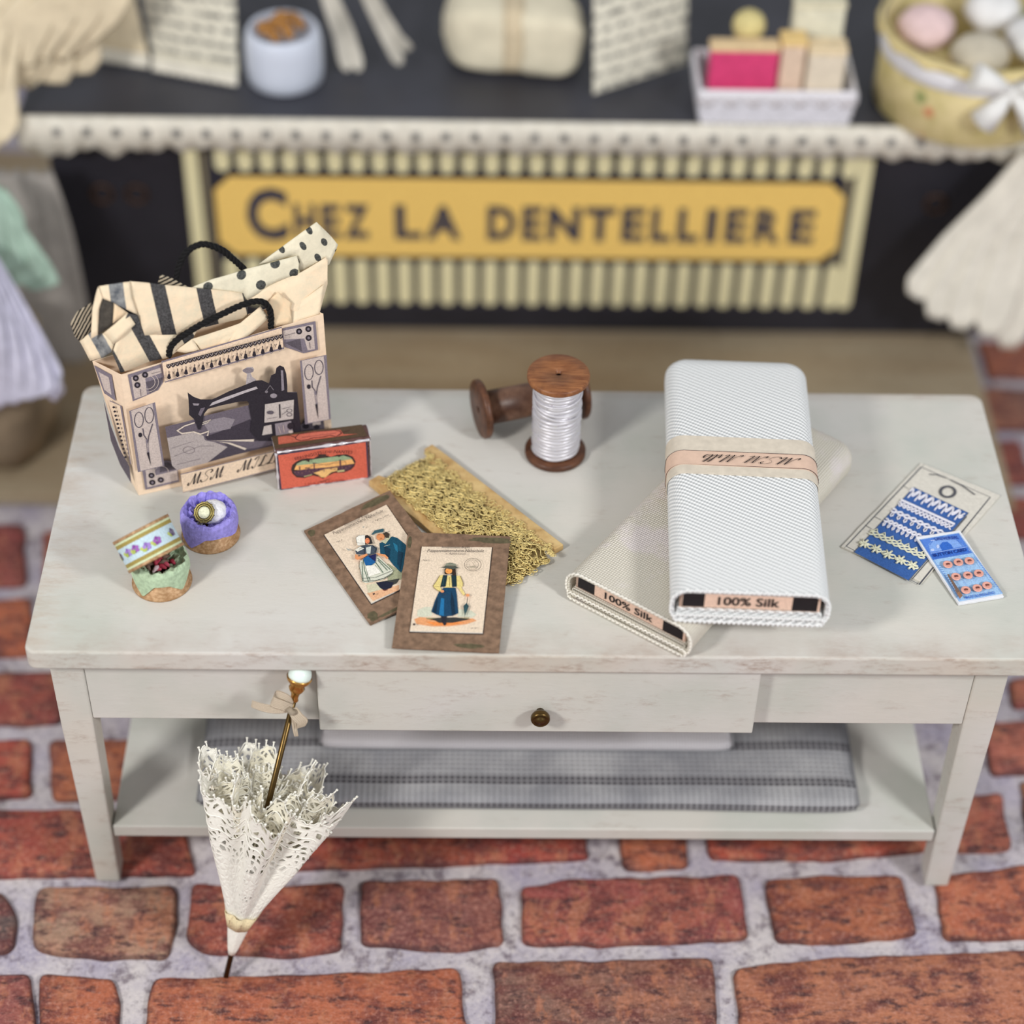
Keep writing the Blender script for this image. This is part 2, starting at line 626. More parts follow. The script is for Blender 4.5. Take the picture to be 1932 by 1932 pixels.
['p', [42, 36, 44], [[0.1411, 0.2615], [0.1444, 0.2607], [0.1454, 0.2519], [0.1419, 0.2504], [0.1387, 0.2536]]],
['s', [128, 118, 128], 0.0008, [[0.1386, 0.2517], [0.1416, 0.2476], [0.1449, 0.2506]]],
['s', [42, 36, 44], 0.0011, [[0.1488, 0.265], [0.1494, 0.2594], [0.1514, 0.2651]]],
['s', [42, 36, 44], 0.0013, [[0.1572, 0.2691], [0.1565, 0.2598]]],
['p', [42, 36, 44], [[0.155, 0.263], [0.1584, 0.2622], [0.1594, 0.2534], [0.1558, 0.2519], [0.1527, 0.2551]]],
['s', [128, 118, 128], 0.0008, [[0.1525, 0.2532], [0.1556, 0.2491], [0.1589, 0.252]]],
['s', [42, 36, 44], 0.0011, [[0.1627, 0.2665], [0.1634, 0.2609], [0.1653, 0.2666]]],
['s', [42, 36, 44], 0.0013, [[0.1712, 0.2706], [0.1704, 0.2613]]],
['p', [42, 36, 44], [[0.169, 0.2645], [0.1723, 0.2636], [0.1733, 0.2548], [0.1698, 0.2534], [0.1666, 0.2565]]],
['s', [128, 118, 128], 0.0008, [[0.1665, 0.2547], [0.1696, 0.2505], [0.1729, 0.2535]]],
['s', [42, 36, 44], 0.0011, [[0.1766, 0.268], [0.1773, 0.2624], [0.1793, 0.268]]],
['s', [42, 36, 44], 0.0013, [[0.1851, 0.2721], [0.1844, 0.2628]]],
['p', [42, 36, 44], [[0.1829, 0.266], [0.1863, 0.2651], [0.1873, 0.2563], [0.1838, 0.2548], [0.1806, 0.258]]],
['s', [128, 118, 128], 0.0008, [[0.1805, 0.2562], [0.1836, 0.252], [0.1869, 0.255]]],
['s', [42, 36, 44], 0.0012, [[0.1906, 0.2695], [0.1913, 0.2639], [0.1933, 0.2695]]],
['s', [42, 36, 44], 0.0013, [[0.1991, 0.2736], [0.1984, 0.2643]]],
['p', [42, 36, 44], [[0.1969, 0.2675], [0.2003, 0.2666], [0.2014, 0.2578], [0.1978, 0.2563], [0.1946, 0.2595]]],
['s', [128, 118, 128], 0.0008, [[0.1945, 0.2576], [0.1976, 0.2535], [0.2009, 0.2565]]],
['s', [42, 36, 44], 0.0012, [[0.2046, 0.271], [0.2053, 0.2654], [0.2073, 0.271]]],
['s', [42, 36, 44], 0.0013, [[0.2131, 0.2751], [0.2124, 0.2657]]],
['p', [42, 36, 44], [[0.2109, 0.269], [0.2143, 0.2681], [0.2154, 0.2593], [0.2119, 0.2578], [0.2087, 0.261]]],
['s', [128, 118, 128], 0.0008, [[0.2085, 0.2591], [0.2117, 0.255], [0.2149, 0.258]]],
['s', [42, 36, 44], 0.0012, [[0.2186, 0.2725], [0.2194, 0.2669], [0.2213, 0.2725]]],
['s', [42, 36, 44], 0.0014, [[0.2271, 0.2766], [0.2265, 0.2672]]],
['p', [42, 36, 44], [[0.225, 0.2705], [0.2284, 0.2696], [0.2295, 0.2608], [0.2259, 0.2593], [0.2227, 0.2625]]],
['s', [128, 118, 128], 0.0008, [[0.2226, 0.2606], [0.2257, 0.2565], [0.229, 0.2595]]],
['s', [42, 36, 44], 0.0012, [[0.2327, 0.274], [0.2334, 0.2683], [0.2353, 0.274]]],
['s', [42, 36, 44], 0.0014, [[0.2411, 0.2781], [0.2405, 0.2687]]],
['p', [42, 36, 44], [[0.239, 0.272], [0.2424, 0.2711], [0.2436, 0.2623], [0.24, 0.2608], [0.2368, 0.264]]],
['s', [128, 118, 128], 0.0008, [[0.2367, 0.2621], [0.2398, 0.258], [0.2431, 0.261]]],
['s', [42, 36, 44], 0.0012, [[0.2467, 0.2755], [0.2475, 0.2698], [0.2494, 0.2755]]],
['s', [42, 36, 44], 0.0014, [[0.2552, 0.2796], [0.2546, 0.2702]]],
['p', [42, 36, 44], [[0.2531, 0.2735], [0.2565, 0.2726], [0.2577, 0.2638], [0.2541, 0.2623], [0.2509, 0.2655]]],
['s', [128, 118, 128], 0.0008, [[0.2508, 0.2636], [0.254, 0.2595], [0.2572, 0.2625]]],
['p', [200, 184, 176], [[0.0034, 0.2008], [0.0425, 0.2073], [0.0447, 0.071], [0.004, 0.0693]]],
['s', [128, 118, 128], 0.003, [[0.0034, 0.2008], [0.0425, 0.2073], [0.0447, 0.071], [0.004, 0.0693], [0.0034, 0.2008]]],
['s', [92, 84, 92], 0.0015, [[0.0224, 0.1769],
[0.0216, 0.1726],
[0.0203, 0.1687],
[0.0187, 0.1657],
[0.0167, 0.1637],
[0.0147, 0.1629],
[0.0127, 0.1635],
[0.0109, 0.1653],
[0.0095, 0.1681],
[0.0086, 0.1719],
[0.0082, 0.1762],
[0.0085, 0.1807],
[0.0092, 0.185],
[0.0105, 0.1888],
[0.0121, 0.1919],
[0.0141, 0.1938],
[0.0161, 0.1946],
[0.0181, 0.194],
[0.0198, 0.1923],
[0.0212, 0.1894],
[0.0222, 0.1857],
[0.0225, 0.1814],
[0.0224, 0.1769]]],
['s', [92, 84, 92], 0.0015, [[0.0395, 0.1821],
[0.0387, 0.1776],
[0.0375, 0.1736],
[0.0358, 0.1705],
[0.0339, 0.1685],
[0.0318, 0.1677],
[0.0298, 0.1682],
[0.0281, 0.17],
[0.0267, 0.173],
[0.0257, 0.1768],
[0.0254, 0.1812],
[0.0256, 0.1858],
[0.0263, 0.1903],
[0.0276, 0.1943],
[0.0293, 0.1974],
[0.0312, 0.1994],
[0.0332, 0.2002],
[0.0352, 0.1997],
[0.037, 0.1979],
[0.0384, 0.195],
[0.0393, 0.1911],
[0.0397, 0.1867],
[0.0395, 0.1821]]],
['s', [92, 84, 92], 0.0017, [[0.0196, 0.1597], [0.0198, 0.1448], [0.0234, 0.1351]]],
['s', [92, 84, 92], 0.0017, [[0.0362, 0.1651], [0.0275, 0.1415], [0.0229, 0.1202]]],
['s', [128, 118, 128], 0.0027, [[0.023, 0.1352], [0.0229, 0.1202], [0.0228, 0.1051]]],
['p', [42, 36, 44], [[0.0204, 0.1071], [0.0242, 0.1073], [0.0243, 0.0768]]],
['s', [200, 184, 176], 0.0008, [[0.0231, 0.1277], [0.0226, 0.1103]]],
['p', [42, 36, 44], [[0.017, 0.1468],
[0.0167, 0.1454],
[0.0161, 0.1441],
[0.0154, 0.1432],
[0.0145, 0.1428],
[0.0135, 0.1428],
[0.0127, 0.1433],
[0.0119, 0.1442],
[0.0114, 0.1454],
[0.0111, 0.1469],
[0.0111, 0.1484],
[0.0114, 0.1499],
[0.012, 0.1511],
[0.0128, 0.152],
[0.0137, 0.1524],
[0.0146, 0.1524],
[0.0155, 0.1519],
[0.0162, 0.151],
[0.0168, 0.1498],
[0.017, 0.1483]]],
['p', [200, 184, 176], [[0.2872, 0.2327], [0.3281, 0.2334], [0.3301, 0.0958], [0.2896, 0.0965]]],
['s', [128, 118, 128], 0.0032, [[0.2872, 0.2327], [0.3281, 0.2334], [0.3301, 0.0958], [0.2896, 0.0965], [0.2872, 0.2327]]],
['s', [92, 84, 92], 0.0016, [[0.3065, 0.2035],
[0.306, 0.1991],
[0.3049, 0.1952],
[0.3034, 0.1921],
[0.3015, 0.1901],
[0.2995, 0.1893],
[0.2975, 0.1898],
[0.2956, 0.1916],
[0.294, 0.1945],
[0.2929, 0.1983],
[0.2922, 0.2026],
[0.2922, 0.2072],
[0.2927, 0.2116],
[0.2938, 0.2154],
[0.2953, 0.2185],
[0.2971, 0.2205],
[0.2991, 0.2213],
[0.3012, 0.2208],
[0.303, 0.219],
[0.3046, 0.2161],
[0.3058, 0.2124],
[0.3064, 0.2081],
[0.3065, 0.2035]]],
['s', [92, 84, 92], 0.0016, [[0.3236, 0.2096],
[0.3232, 0.2055],
[0.3221, 0.2018],
[0.3206, 0.1989],
[0.3188, 0.1971],
[0.3168, 0.1964],
[0.3147, 0.1969],
[0.3128, 0.1986],
[0.3112, 0.2014],
[0.3101, 0.2049],
[0.3094, 0.209],
[0.3093, 0.2133],
[0.3098, 0.2174],
[0.3109, 0.221],
[0.3124, 0.2239],
[0.3142, 0.2257],
[0.3162, 0.2264],
[0.3182, 0.2259],
[0.3201, 0.2242],
[0.3217, 0.2215],
[0.3229, 0.2179],
[0.3236, 0.2139],
[0.3236, 0.2096]]],
['s', [92, 84, 92], 0.0018, [[0.3033, 0.1872], [0.3035, 0.1731], [0.3078, 0.1633]]],
['s', [92, 84, 92], 0.0018, [[0.3187, 0.1926], [0.3117, 0.1697], [0.3082, 0.1483]]],
['s', [128, 118, 128], 0.0028, [[0.3074, 0.1634], [0.3082, 0.1483], [0.3091, 0.133]]],
['p', [42, 36, 44], [[0.3064, 0.135], [0.3104, 0.1352], [0.3099, 0.1012]]],
['s', [200, 184, 176], 0.0008, [[0.308, 0.1558], [0.3085, 0.1382]]],
['p', [42, 36, 44], [[0.3005, 0.1751],
[0.3003, 0.1736],
[0.2998, 0.1724],
[0.299, 0.1715],
[0.2981, 0.171],
[0.2971, 0.1711],
[0.2962, 0.1715],
[0.2954, 0.1725],
[0.2947, 0.1737],
[0.2944, 0.1752],
[0.2943, 0.1767],
[0.2945, 0.1782],
[0.295, 0.1794],
[0.2958, 0.1803],
[0.2967, 0.1808],
[0.2976, 0.1808],
[0.2986, 0.1803],
[0.2994, 0.1794],
[0.3001, 0.1781],
[0.3004, 0.1767]]],
['p', [104, 94, 104], [[0.0551, 0.155],
[0.0944, 0.1568],
[0.1207, 0.1608],
[0.1934, 0.1637],
[0.2188, 0.1656],
[0.2215, 0.176],
[0.2604, 0.1745],
[0.2768, 0.1702],
[0.279, 0.0853],
[0.2754, 0.0748],
[0.2641, 0.0689],
[0.2321, 0.0687],
[0.2003, 0.0685],
[0.1167, 0.0597],
[0.1128, 0.0595],
[0.0657, 0.0574],
[0.0582, 0.0698]]],
['p', [74, 66, 76], [[0.1167, 0.0597],
[0.1313, 0.0697],
[0.1531, 0.0841],
[0.1471, 0.0947],
[0.1826, 0.0708],
[0.2003, 0.0685],
[0.2321, 0.0687],
[0.2641, 0.0689],
[0.2539, 0.0665],
[0.1643, 0.0631]]],
['p', [60, 52, 62], [[0.1414, 0.1203],
[0.1951, 0.1334],
[0.2121, 0.0959],
[0.2132, 0.0829],
[0.1975, 0.0847],
[0.121, 0.1083],
[0.1178, 0.1167]]],
['p', [140, 130, 136], [[0.1168, 0.1495], [0.1516, 0.1501], [0.1702, 0.1401], [0.1611, 0.1225], [0.126, 0.122]]],
['p', [176, 164, 160], [[0.056, 0.1311],
[0.0998, 0.1312],
[0.1152, 0.1199],
[0.1172, 0.1093],
[0.1339, 0.0996],
[0.1531, 0.0841],
[0.1396, 0.0751],
[0.1167, 0.0597],
[0.0657, 0.0574],
[0.0582, 0.0698]]],
['s', [120, 110, 112], 0.0008, [[0.0609, 0.1072], [0.098, 0.1121]]],
['s', [120, 110, 112], 0.0008, [[0.0629, 0.0889], [0.1085, 0.099], [0.1313, 0.0927]]],
['s', [130, 118, 120], 0.001, [[0.0982, 0.093],
[0.0977, 0.091],
[0.0964, 0.0894],
[0.0944, 0.0883],
[0.0921, 0.0878],
[0.0894, 0.0879],
[0.0867, 0.0887],
[0.0842, 0.09],
[0.0821, 0.0917],
[0.0804, 0.0938],
[0.0795, 0.0961],
[0.0793, 0.0983],
[0.0799, 0.1002],
[0.0812, 0.1019],
[0.0831, 0.103],
[0.0855, 0.1035],
[0.0881, 0.1033],
[0.0908, 0.1026],
[0.0933, 0.1013],
[0.0955, 0.0995],
[0.0971, 0.0974],
[0.098, 0.0952],
[0.0982, 0.093]]],
['s', [120, 110, 112], 0.0008, [[0.0669, 0.0699], [0.1061, 0.0717]]],
['p', [216, 200, 184], [[0.1247, 0.106], [0.1988, 0.0894], [0.1974, 0.0842], [0.1533, 0.0981]]],
['p', [216, 200, 184], [[0.1378, 0.1006], [0.1587, 0.0928], [0.1848, 0.0728], [0.1816, 0.0701], [0.1529, 0.0931]]],
['s', [216, 200, 184], 0.0027, [[0.1036, 0.1518],
[0.0861, 0.1491],
[0.0739, 0.1425],
[0.0808, 0.1343],
[0.0999, 0.1329],
[0.1108, 0.1249],
[0.1246, 0.1274],
[0.1218, 0.1181]]],
['s', [200, 186, 172], 0.0019, [[0.1129, 0.1481], [0.1304, 0.1508], [0.1243, 0.1462], [0.1105, 0.1437]]],
['p', [42, 36, 44], [[0.0978, 0.2177],
[0.1066, 0.2062],
[0.1173, 0.198],
[0.136, 0.1931],
[0.1458, 0.1959],
[0.1635, 0.2022],
[0.1929, 0.2092],
[0.2086, 0.2136],
[0.22, 0.2114],
[0.231, 0.2017],
[0.2359, 0.2175],
[0.2428, 0.2194],
[0.2454, 0.2307],
[0.2514, 0.2345],
[0.2579, 0.2288],
[0.2609, 0.2147],
[0.2613, 0.1902],
[0.2604, 0.1745],
[0.2768, 0.1702],
[0.279, 0.0853],
[0.2744, 0.0738],
[0.2641, 0.0689],
[0.2053, 0.0838],
[0.1933, 0.1087],
[0.197, 0.1329],
[0.1947, 0.1609],
[0.1949, 0.1707],
[0.1922, 0.1744],
[0.1808, 0.1764],
[0.1499, 0.1765],
[0.1277, 0.175],
[0.1202, 0.1659],
[0.1168, 0.1495],
[0.1117, 0.1347],
[0.1079, 0.1357],
[0.1041, 0.1579],
[0.0958, 0.1712],
[0.097, 0.1844],
[0.0979, 0.2037]]],
['p', [186, 176, 178], [[0.1354, 0.1864],
[0.155, 0.1915],
[0.1862, 0.197],
[0.2096, 0.2007],
[0.2122, 0.1956],
[0.1897, 0.1922],
[0.1544, 0.1844],
[0.1301, 0.18]]],
['p', [150, 140, 146], [[0.1036, 0.1936], [0.1147, 0.19], [0.1125, 0.1864], [0.105, 0.1884]]],
['p', [110, 100, 110], [[0.1156, 0.1794], [0.1233, 0.1798], [0.1141, 0.1626], [0.1108, 0.1684]]],
['p', [140, 130, 138], [[0.2522, 0.2242], [0.256, 0.2232], [0.2554, 0.1819], [0.251, 0.1806]]],
['p', [150, 140, 146], [[0.2427, 0.1729],
[0.2423, 0.1715],
[0.2414, 0.1704],
[0.2401, 0.1696],
[0.2384, 0.1694],
[0.2366, 0.1696],
[0.2349, 0.1703],
[0.2333, 0.1714],
[0.2321, 0.1728],
[0.2314, 0.1744],
[0.2312, 0.176],
[0.2316, 0.1774],
[0.2325, 0.1785],
[0.2338, 0.1792],
[0.2355, 0.1795],
[0.2373, 0.1793],
[0.239, 0.1786],
[0.2406, 0.1775],
[0.2418, 0.1761],
[0.2425, 0.1745]]],
['s', [120, 112, 118], 0.0012, [[0.2252, 0.1874], [0.2326, 0.1977], [0.2377, 0.1865]]],
['p', [120, 112, 118], [[0.2283, 0.1853],
[0.2281, 0.1845],
[0.2277, 0.1837],
[0.2271, 0.1833],
[0.2263, 0.183],
[0.2254, 0.1831],
[0.2246, 0.1835],
[0.2239, 0.1841],
[0.2234, 0.1849],
[0.223, 0.1858],
[0.223, 0.1867],
[0.2232, 0.1876],
[0.2236, 0.1883],
[0.2242, 0.1888],
[0.225, 0.189],
[0.2258, 0.1889],
[0.2267, 0.1885],
[0.2274, 0.1879],
[0.2279, 0.1871],
[0.2282, 0.1862]]],
['p', [168, 158, 160], [[0.1894, 0.2402],
[0.1975, 0.2453],
[0.2068, 0.243],
[0.2087, 0.2372],
[0.2022, 0.2317],
[0.2045, 0.2231],
[0.211, 0.2149],
[0.1929, 0.2099],
[0.1964, 0.2312]]],
['p', [130, 120, 126], [[0.2078, 0.2355],
[0.2073, 0.234],
[0.2059, 0.2329],
[0.2038, 0.2323],
[0.2012, 0.2322],
[0.1984, 0.2326],
[0.1957, 0.2336],
[0.1932, 0.235],
[0.1913, 0.2366],
[0.1901, 0.2384],
[0.1898, 0.2401],
[0.1904, 0.2416],
[0.1918, 0.2427],
[0.1938, 0.2434],
[0.1964, 0.2434],
[0.1992, 0.243],
[0.202, 0.242],
[0.2044, 0.2407],
[0.2063, 0.239],
[0.2075, 0.2372]]],
['s', [190, 180, 178], 0.0016, [[0.2001, 0.2291], [0.198, 0.2139]]],
['p', [192, 180, 174], [[0.2214, 0.1607], [0.2702, 0.1578], [0.2669, 0.1171], [0.2178, 0.1217]]],
['p', [192, 180, 174], [[0.2167, 0.1145], [0.2291, 0.1146], [0.2294, 0.095], [0.2121, 0.0959]]],
['p', [142, 132, 138], [[0.2351, 0.115], [0.2627, 0.1139], [0.2651, 0.0866], [0.2354, 0.0891]]],
['p', [42, 36, 44], [[0.2666, 0.1015],
[0.2662, 0.0992],
[0.2653, 0.0973],
[0.264, 0.096],
[0.2624, 0.0953],
[0.2606, 0.0954],
[0.259, 0.0963],
[0.2575, 0.0978],
[0.2564, 0.0997],
[0.2557, 0.102],
[0.2556, 0.1044],
[0.256, 0.1067],
[0.2569, 0.1086],
[0.2582, 0.1099],
[0.2598, 0.1105],
[0.2615, 0.1104],
[0.2632, 0.1096],
[0.2647, 0.1081],
[0.2658, 0.1062],
[0.2664, 0.1039]]],
['s', [42, 36, 44], 0.0024, [[0.2455, 0.1549], [0.2446, 0.1251]]],
['s', [92, 84, 92], 0.001, [[0.2654, 0.1359],
[0.2652, 0.1349],
[0.2646, 0.1342],
[0.2638, 0.1336],
[0.2627, 0.1334],
[0.2615, 0.1334],
[0.2603, 0.1337],
[0.2592, 0.1343],
[0.2582, 0.1351],
[0.2574, 0.1361],
[0.257, 0.1371],
[0.2568, 0.1381],
[0.2571, 0.1391],
[0.2576, 0.1398],
[0.2585, 0.1403],
[0.2595, 0.1406],
[0.2607, 0.1406],
[0.2619, 0.1402],
[0.2631, 0.1397],
[0.2641, 0.1389],
[0.2648, 0.1379],
[0.2653, 0.1369],
[0.2654, 0.1359]]],
['s', [92, 84, 92], 0.001, [[0.2649, 0.1272],
[0.2647, 0.1263],
[0.2641, 0.1255],
[0.2633, 0.125],
[0.2622, 0.1247],
[0.261, 0.1248],
[0.2598, 0.1251],
[0.2586, 0.1257],
[0.2576, 0.1265],
[0.2569, 0.1274],
[0.2564, 0.1285],
[0.2563, 0.1295],
[0.2566, 0.1304],
[0.2571, 0.1312],
[0.258, 0.1317],
[0.259, 0.132],
[0.2602, 0.1319],
[0.2614, 0.1316],
[0.2626, 0.131],
[0.2636, 0.1302],
[0.2643, 0.1293],
[0.2648, 0.1282],
[0.2649, 0.1272]]],
['s', [92, 84, 92], 0.0008, [[0.248, 0.1317], [0.2572, 0.1368]]],
['s', [92, 84, 92], 0.0008, [[0.2487, 0.144], [0.2645, 0.1448]]],
['p', [92, 84, 92], [[0.2347, 0.1403],
[0.2344, 0.1391],
[0.2335, 0.1383],
[0.2321, 0.1377],
[0.2305, 0.1376],
[0.2287, 0.1379],
[0.2269, 0.1386],
[0.2253, 0.1395],
[0.2241, 0.1408],
[0.2234, 0.1421],
[0.2232, 0.1434],
[0.2235, 0.1445],
[0.2244, 0.1454],
[0.2258, 0.1459],
[0.2274, 0.146],
[0.2292, 0.1457],
[0.231, 0.1451],
[0.2326, 0.1441],
[0.2338, 0.1429],
[0.2345, 0.1416]]],
['s', [92, 84, 92], 0.0008, [[0.2223, 0.1298], [0.2399, 0.1289]]],
['s', [200, 184, 176], 0.001, [[0.2406, 0.1085], [0.2436, 0.0924]]],
['s', [200, 184, 176], 0.001, [[0.2485, 0.1089], [0.2496, 0.0934]]],
['p', [200, 184, 176], [[0.2647, 0.0905],
[0.2645, 0.0896],
[0.2638, 0.089],
[0.2628, 0.0885],
[0.2616, 0.0884],
[0.2602, 0.0887],
[0.2589, 0.0892],
[0.2577, 0.0899],
[0.2568, 0.0909],
[0.2563, 0.0919],
[0.2561, 0.0928],
[0.2564, 0.0937],
[0.257, 0.0944],
[0.258, 0.0948],
[0.2593, 0.0949],
[0.2606, 0.0947],
[0.2619, 0.0942],
[0.2631, 0.0934],
[0.264, 0.0925],
[0.2646, 0.0915]]],
['p', [236, 210, 182], [[0.0699, 0.0505], [0.2937, 0.0594], [0.2941, 0.0202], [0.0699, 0.0093]]],
['s', [128, 118, 128], 0.0012, [[0.0699, 0.0505], [0.2937, 0.0594], [0.2941, 0.0202], [0.0699, 0.0093], [0.0699, 0.0505]]],
['c', [42, 36, 44], 'MSM', [0.083, 0.0233], [0.1416, 0.0267], 0.0214, 0.5, 0],
['c', [42, 36, 44], 'MILLS', [0.1686, 0.0292], [0.2499, 0.0334], 0.0215, 0.5, 0]],
'side': [],
'tissue': [{'name': 'striped_tissue',
'mat': 'stripe',
'v': [[-0.6416, 0.396, 1.0471],
[-0.5955, 0.4111, 1.0303],
[-0.5478, 0.4278, 1.0129],
[-0.4771, 0.4524, 0.9839],
[-0.47, 0.45, 0.9631],
[-0.4707, 0.4425, 0.9431],
[-0.515, 0.4246, 0.9435],
[-0.58, 0.398, 0.9434],
[-0.6264, 0.3809, 0.9535],
[-0.6342, 0.3854, 0.9908],
[-0.6405, 0.3905, 1.0203]],
'uv': [[-0.603, 4.48],
[0.095, 4.7],
[0.811, 4.9],
[1.845, 5.3],
[1.904, 6.1],
[1.838, 7],
[1.164, 7.45],
[0.161, 8.15],
[-0.545, 8.25],
[-0.598, 6.8],
[-0.637, 5.6]]},
{'name': 'striped_tissue',
'mat': 'stripegrey',
'v': [[-0.6873, 0.3839, 1.0462], [-0.6416, 0.396, 1.0471], [-0.6405, 0.3905, 1.0203], [-0.6342, 0.3854, 0.9908], [-0.6539, 0.381, 1.0074], [-0.6823, 0.3784, 1.0268]],
'uv': [[-0.381, 4.82], [0.314, 4.48], [0.319, 5.6], [0.401, 6.8], [0.101, 6.32], [-0.319, 5.68]]},
{'name': 'striped_tissue',
'mat': 'cream',
'v': [[-0.6873, 0.3839, 1.0462],
[-0.6823, 0.3784, 1.0268],
[-0.6891, 0.3736, 1.0104],
[-0.6946, 0.3619, 0.969],
[-0.7064, 0.3602, 0.9616],
[-0.7003, 0.3745, 1.0096],
[-0.6948, 0.3813, 1.0266]],
'uv': [[2.1, 4.82],
[2.4, 5.68],
[2.15, 6.4],
[2.05, 8.2],
[1.55, 8.5],
[1.65, 6.4],
[1.85, 5.6]]},
{'name': 'striped_tissue',
'mat': 'black',
'v': [[-0.6822, 0.3784, 1.0273], [-0.6674, 0.3787, 1.0187], [-0.6716, 0.37, 0.9855], [-0.6944, 0.361, 0.9697], [-0.6891, 0.3736, 1.0104]],
'uv': [[2.4, 5.66], [3.12, 5.97], [3.05, 7.4], [2.05, 8.2], [2.15, 6.4]]},
{'name': 'striped_tissue',
'mat': 'peach',
'v': [[-0.6674, 0.3787, 1.0187], [-0.648, 0.3811, 0.9974], [-0.6714, 0.369, 0.9857]],
'uv': [[3.12, 5.97], [4.12, 6.68], [3.05, 7.42]]},
{'name': 'striped_tissue',
'mat': 'stripe',
'v': [[-0.6484, 0.381, 0.9975],
[-0.6341, 0.385, 0.9912],
[-0.6264, 0.3809, 0.9535],
[-0.5697, 0.4055, 0.9419],
[-0.5479, 0.4131, 0.942],
[-0.5572, 0.4011, 0.9254],
[-0.5934, 0.3856, 0.9069],
[-0.624, 0.3749, 0.9049],
[-0.6682, 0.3595, 0.8951],
[-0.677, 0.3593, 0.9356],
[-0.669, 0.366, 0.9547]],
'uv': [[-0.057, 6.68],
[0.146, 6.8],
[0.05, 8.25],
[0.96, 8],
[1.316, 7.8],
[1.029, 8.7],
[0.331, 9.75],
[-0.179, 10.1],
[-0.953, 10.85],
[-0.898, 9.45],
[-0.652, 8.6]]},
{'name': 'striped_tissue',
'mat': 'stripegrey',
'v': [[-0.7294, 0.379, 0.9421],
[-0.7075, 0.3769, 0.9626],
[-0.6967, 0.3709, 0.9618],
[-0.6861, 0.3649, 0.9695],
[-0.6727, 0.3637, 0.9493],
[-0.6772, 0.3607, 0.9359],
[-0.6937, 0.3623, 0.9215],
[-0.7152, 0.3693, 0.9097]],
'uv': [[-0.419, 8.65],
[-0.053, 8],
[0.05, 8.2],
[0.188, 8.1],
[0.275, 8.85],
[0.138, 9.4],
[-0.134, 9.85],
[-0.425, 10.05]]},
{'name': 'striped_tissue',
'mat': 'cream',
'v': [[-0.686, 0.3644, 0.9699], [-0.6478, 0.3802, 0.9981], [-0.6377, 0.3769, 0.9791], [-0.6725, 0.3624, 0.9499]],
'uv': [[2.45, 8.1], [4.12, 6.68], [4.65, 7.45], [3.15, 8.87]]},
{'name': 'fine_striped_tissue',
'mat': 'fine',
'v': [[-0.7397, 0.3802, 0.9765], [-0.7268, 0.3847, 0.9957], [-0.7019, 0.3885, 1.0127], [-0.7086, 0.3814, 0.9591], [-0.7294, 0.379, 0.9421], [-0.7366, 0.3813, 0.9502]],
'uv': [[3.346, 7.4], [3.577, 6.6], [6.135, 5.9], [10.385, 8], [8.49, 8.65], [6.404, 8.3]]},
{'name': 'fine_striped_tissue',
'mat': 'fine',
'v': [[-0.5983, 0.4247, 1.04], [-0.5823, 0.4303, 1.0286], [-0.5581, 0.4363, 1.0077], [-0.5674, 0.4331, 1.0002], [-0.6045, 0.4225, 1.0202]],
'uv': [[0, 3.98], [2.323, 4.25], [6.523, 4.85], [7.14, 5.2], [2.49, 4.75]]},
{'name': 'dotted_tissue',
'mat': 'dots',
'v': [[-0.5553, 0.4324, 1.0092],
[-0.5224, 0.4454, 1.0167],
[-0.45, 0.4716, 1.0234],
[-0.3913, 0.4921, 1.0301],
[-0.3881, 0.4908, 1.0157],
[-0.3915, 0.4862, 0.9965],
[-0.4362, 0.4677, 0.9871],
[-0.4697, 0.4501, 0.973],
[-0.4772, 0.4533, 0.9832]],
'uv': [[-1.349, -0.293],
[-0.668, -0.374],
[0.621, -0.181],
[1.669, -0.051],
[1.436, 0.483],
[1.003, 1.15],
[0.094, 1.258],
[-0.764, 1.646],
[-0.626, 1.146]]},
{'name': 'dotted_tissue',
'mat': 'dots',
'v': [[-0.4507, 0.4787, 1.0224],
[-0.3585, 0.5132, 1.0797],
[-0.3388, 0.5201, 1.0495],
[-0.3272, 0.5218, 1.0304],
[-0.3296, 0.5185, 1.0229],
[-0.3427, 0.5115, 0.9997],
[-0.3875, 0.4934, 0.9955],
[-0.3926, 0.4941, 1.0286]],
'uv': [[-2.611, 0.744],
[1.68, -1.47],
[1.55, -0.352],
[1.397, 0.409],
[1.095, 0.745],
[0.09, 1.655],
[-1.434, 1.891],
[-0.757, 0.62]]},
{'name': 'cream_tissue',
'mat': 'cream',
'v': [[-0.4698, 0.4501, 0.9722],
[-0.4362, 0.4677, 0.9871],
[-0.387, 0.4887, 0.999],
[-0.3462, 0.5054, 1.0168],
[-0.343, 0.5051, 1.0115],
[-0.3455, 0.4983, 0.971],
[-0.3604, 0.4785, 0.9195],
[-0.4027, 0.4589, 0.924],
[-0.4305, 0.4541, 0.9519],
[-0.45, 0.4521, 0.9646]],
'uv': [[12.5, 5.78],
[14, 4.8],
[16.2, 3.85],
[18, 2.8],
[18.15, 3],
[18.1, 4.6],
[17.5, 6.9],
[15.6, 7.25],
[14.3, 6.4],
[13.4, 6]]},
{'name': 'cream_tissue',
'mat': 'cream',
'v': [[-0.4041, 0.4633, 0.9452], [-0.3701, 0.4824, 0.9626], [-0.3507, 0.4916, 0.9731], [-0.359, 0.4693, 0.9267], [-0.4021, 0.4514, 0.9255]],
'uv': [[15.5, 6.4], [17, 5.3], [17.85, 4.7], [17.52, 6.9], [15.6, 7.4]]},
{'name': 'cream_tissue',
'mat': 'peach',
'v': [[-0.4384, 0.4513, 0.9668],
[-0.4214, 0.4621, 0.9802],
[-0.4141, 0.4627, 0.9699],
[-0.4013, 0.4643, 0.956],
[-0.4037, 0.4596, 0.9481],
[-0.402, 0.4514, 0.927],
[-0.4322, 0.4409, 0.9261],
[-0.4332, 0.4458, 0.9525]],
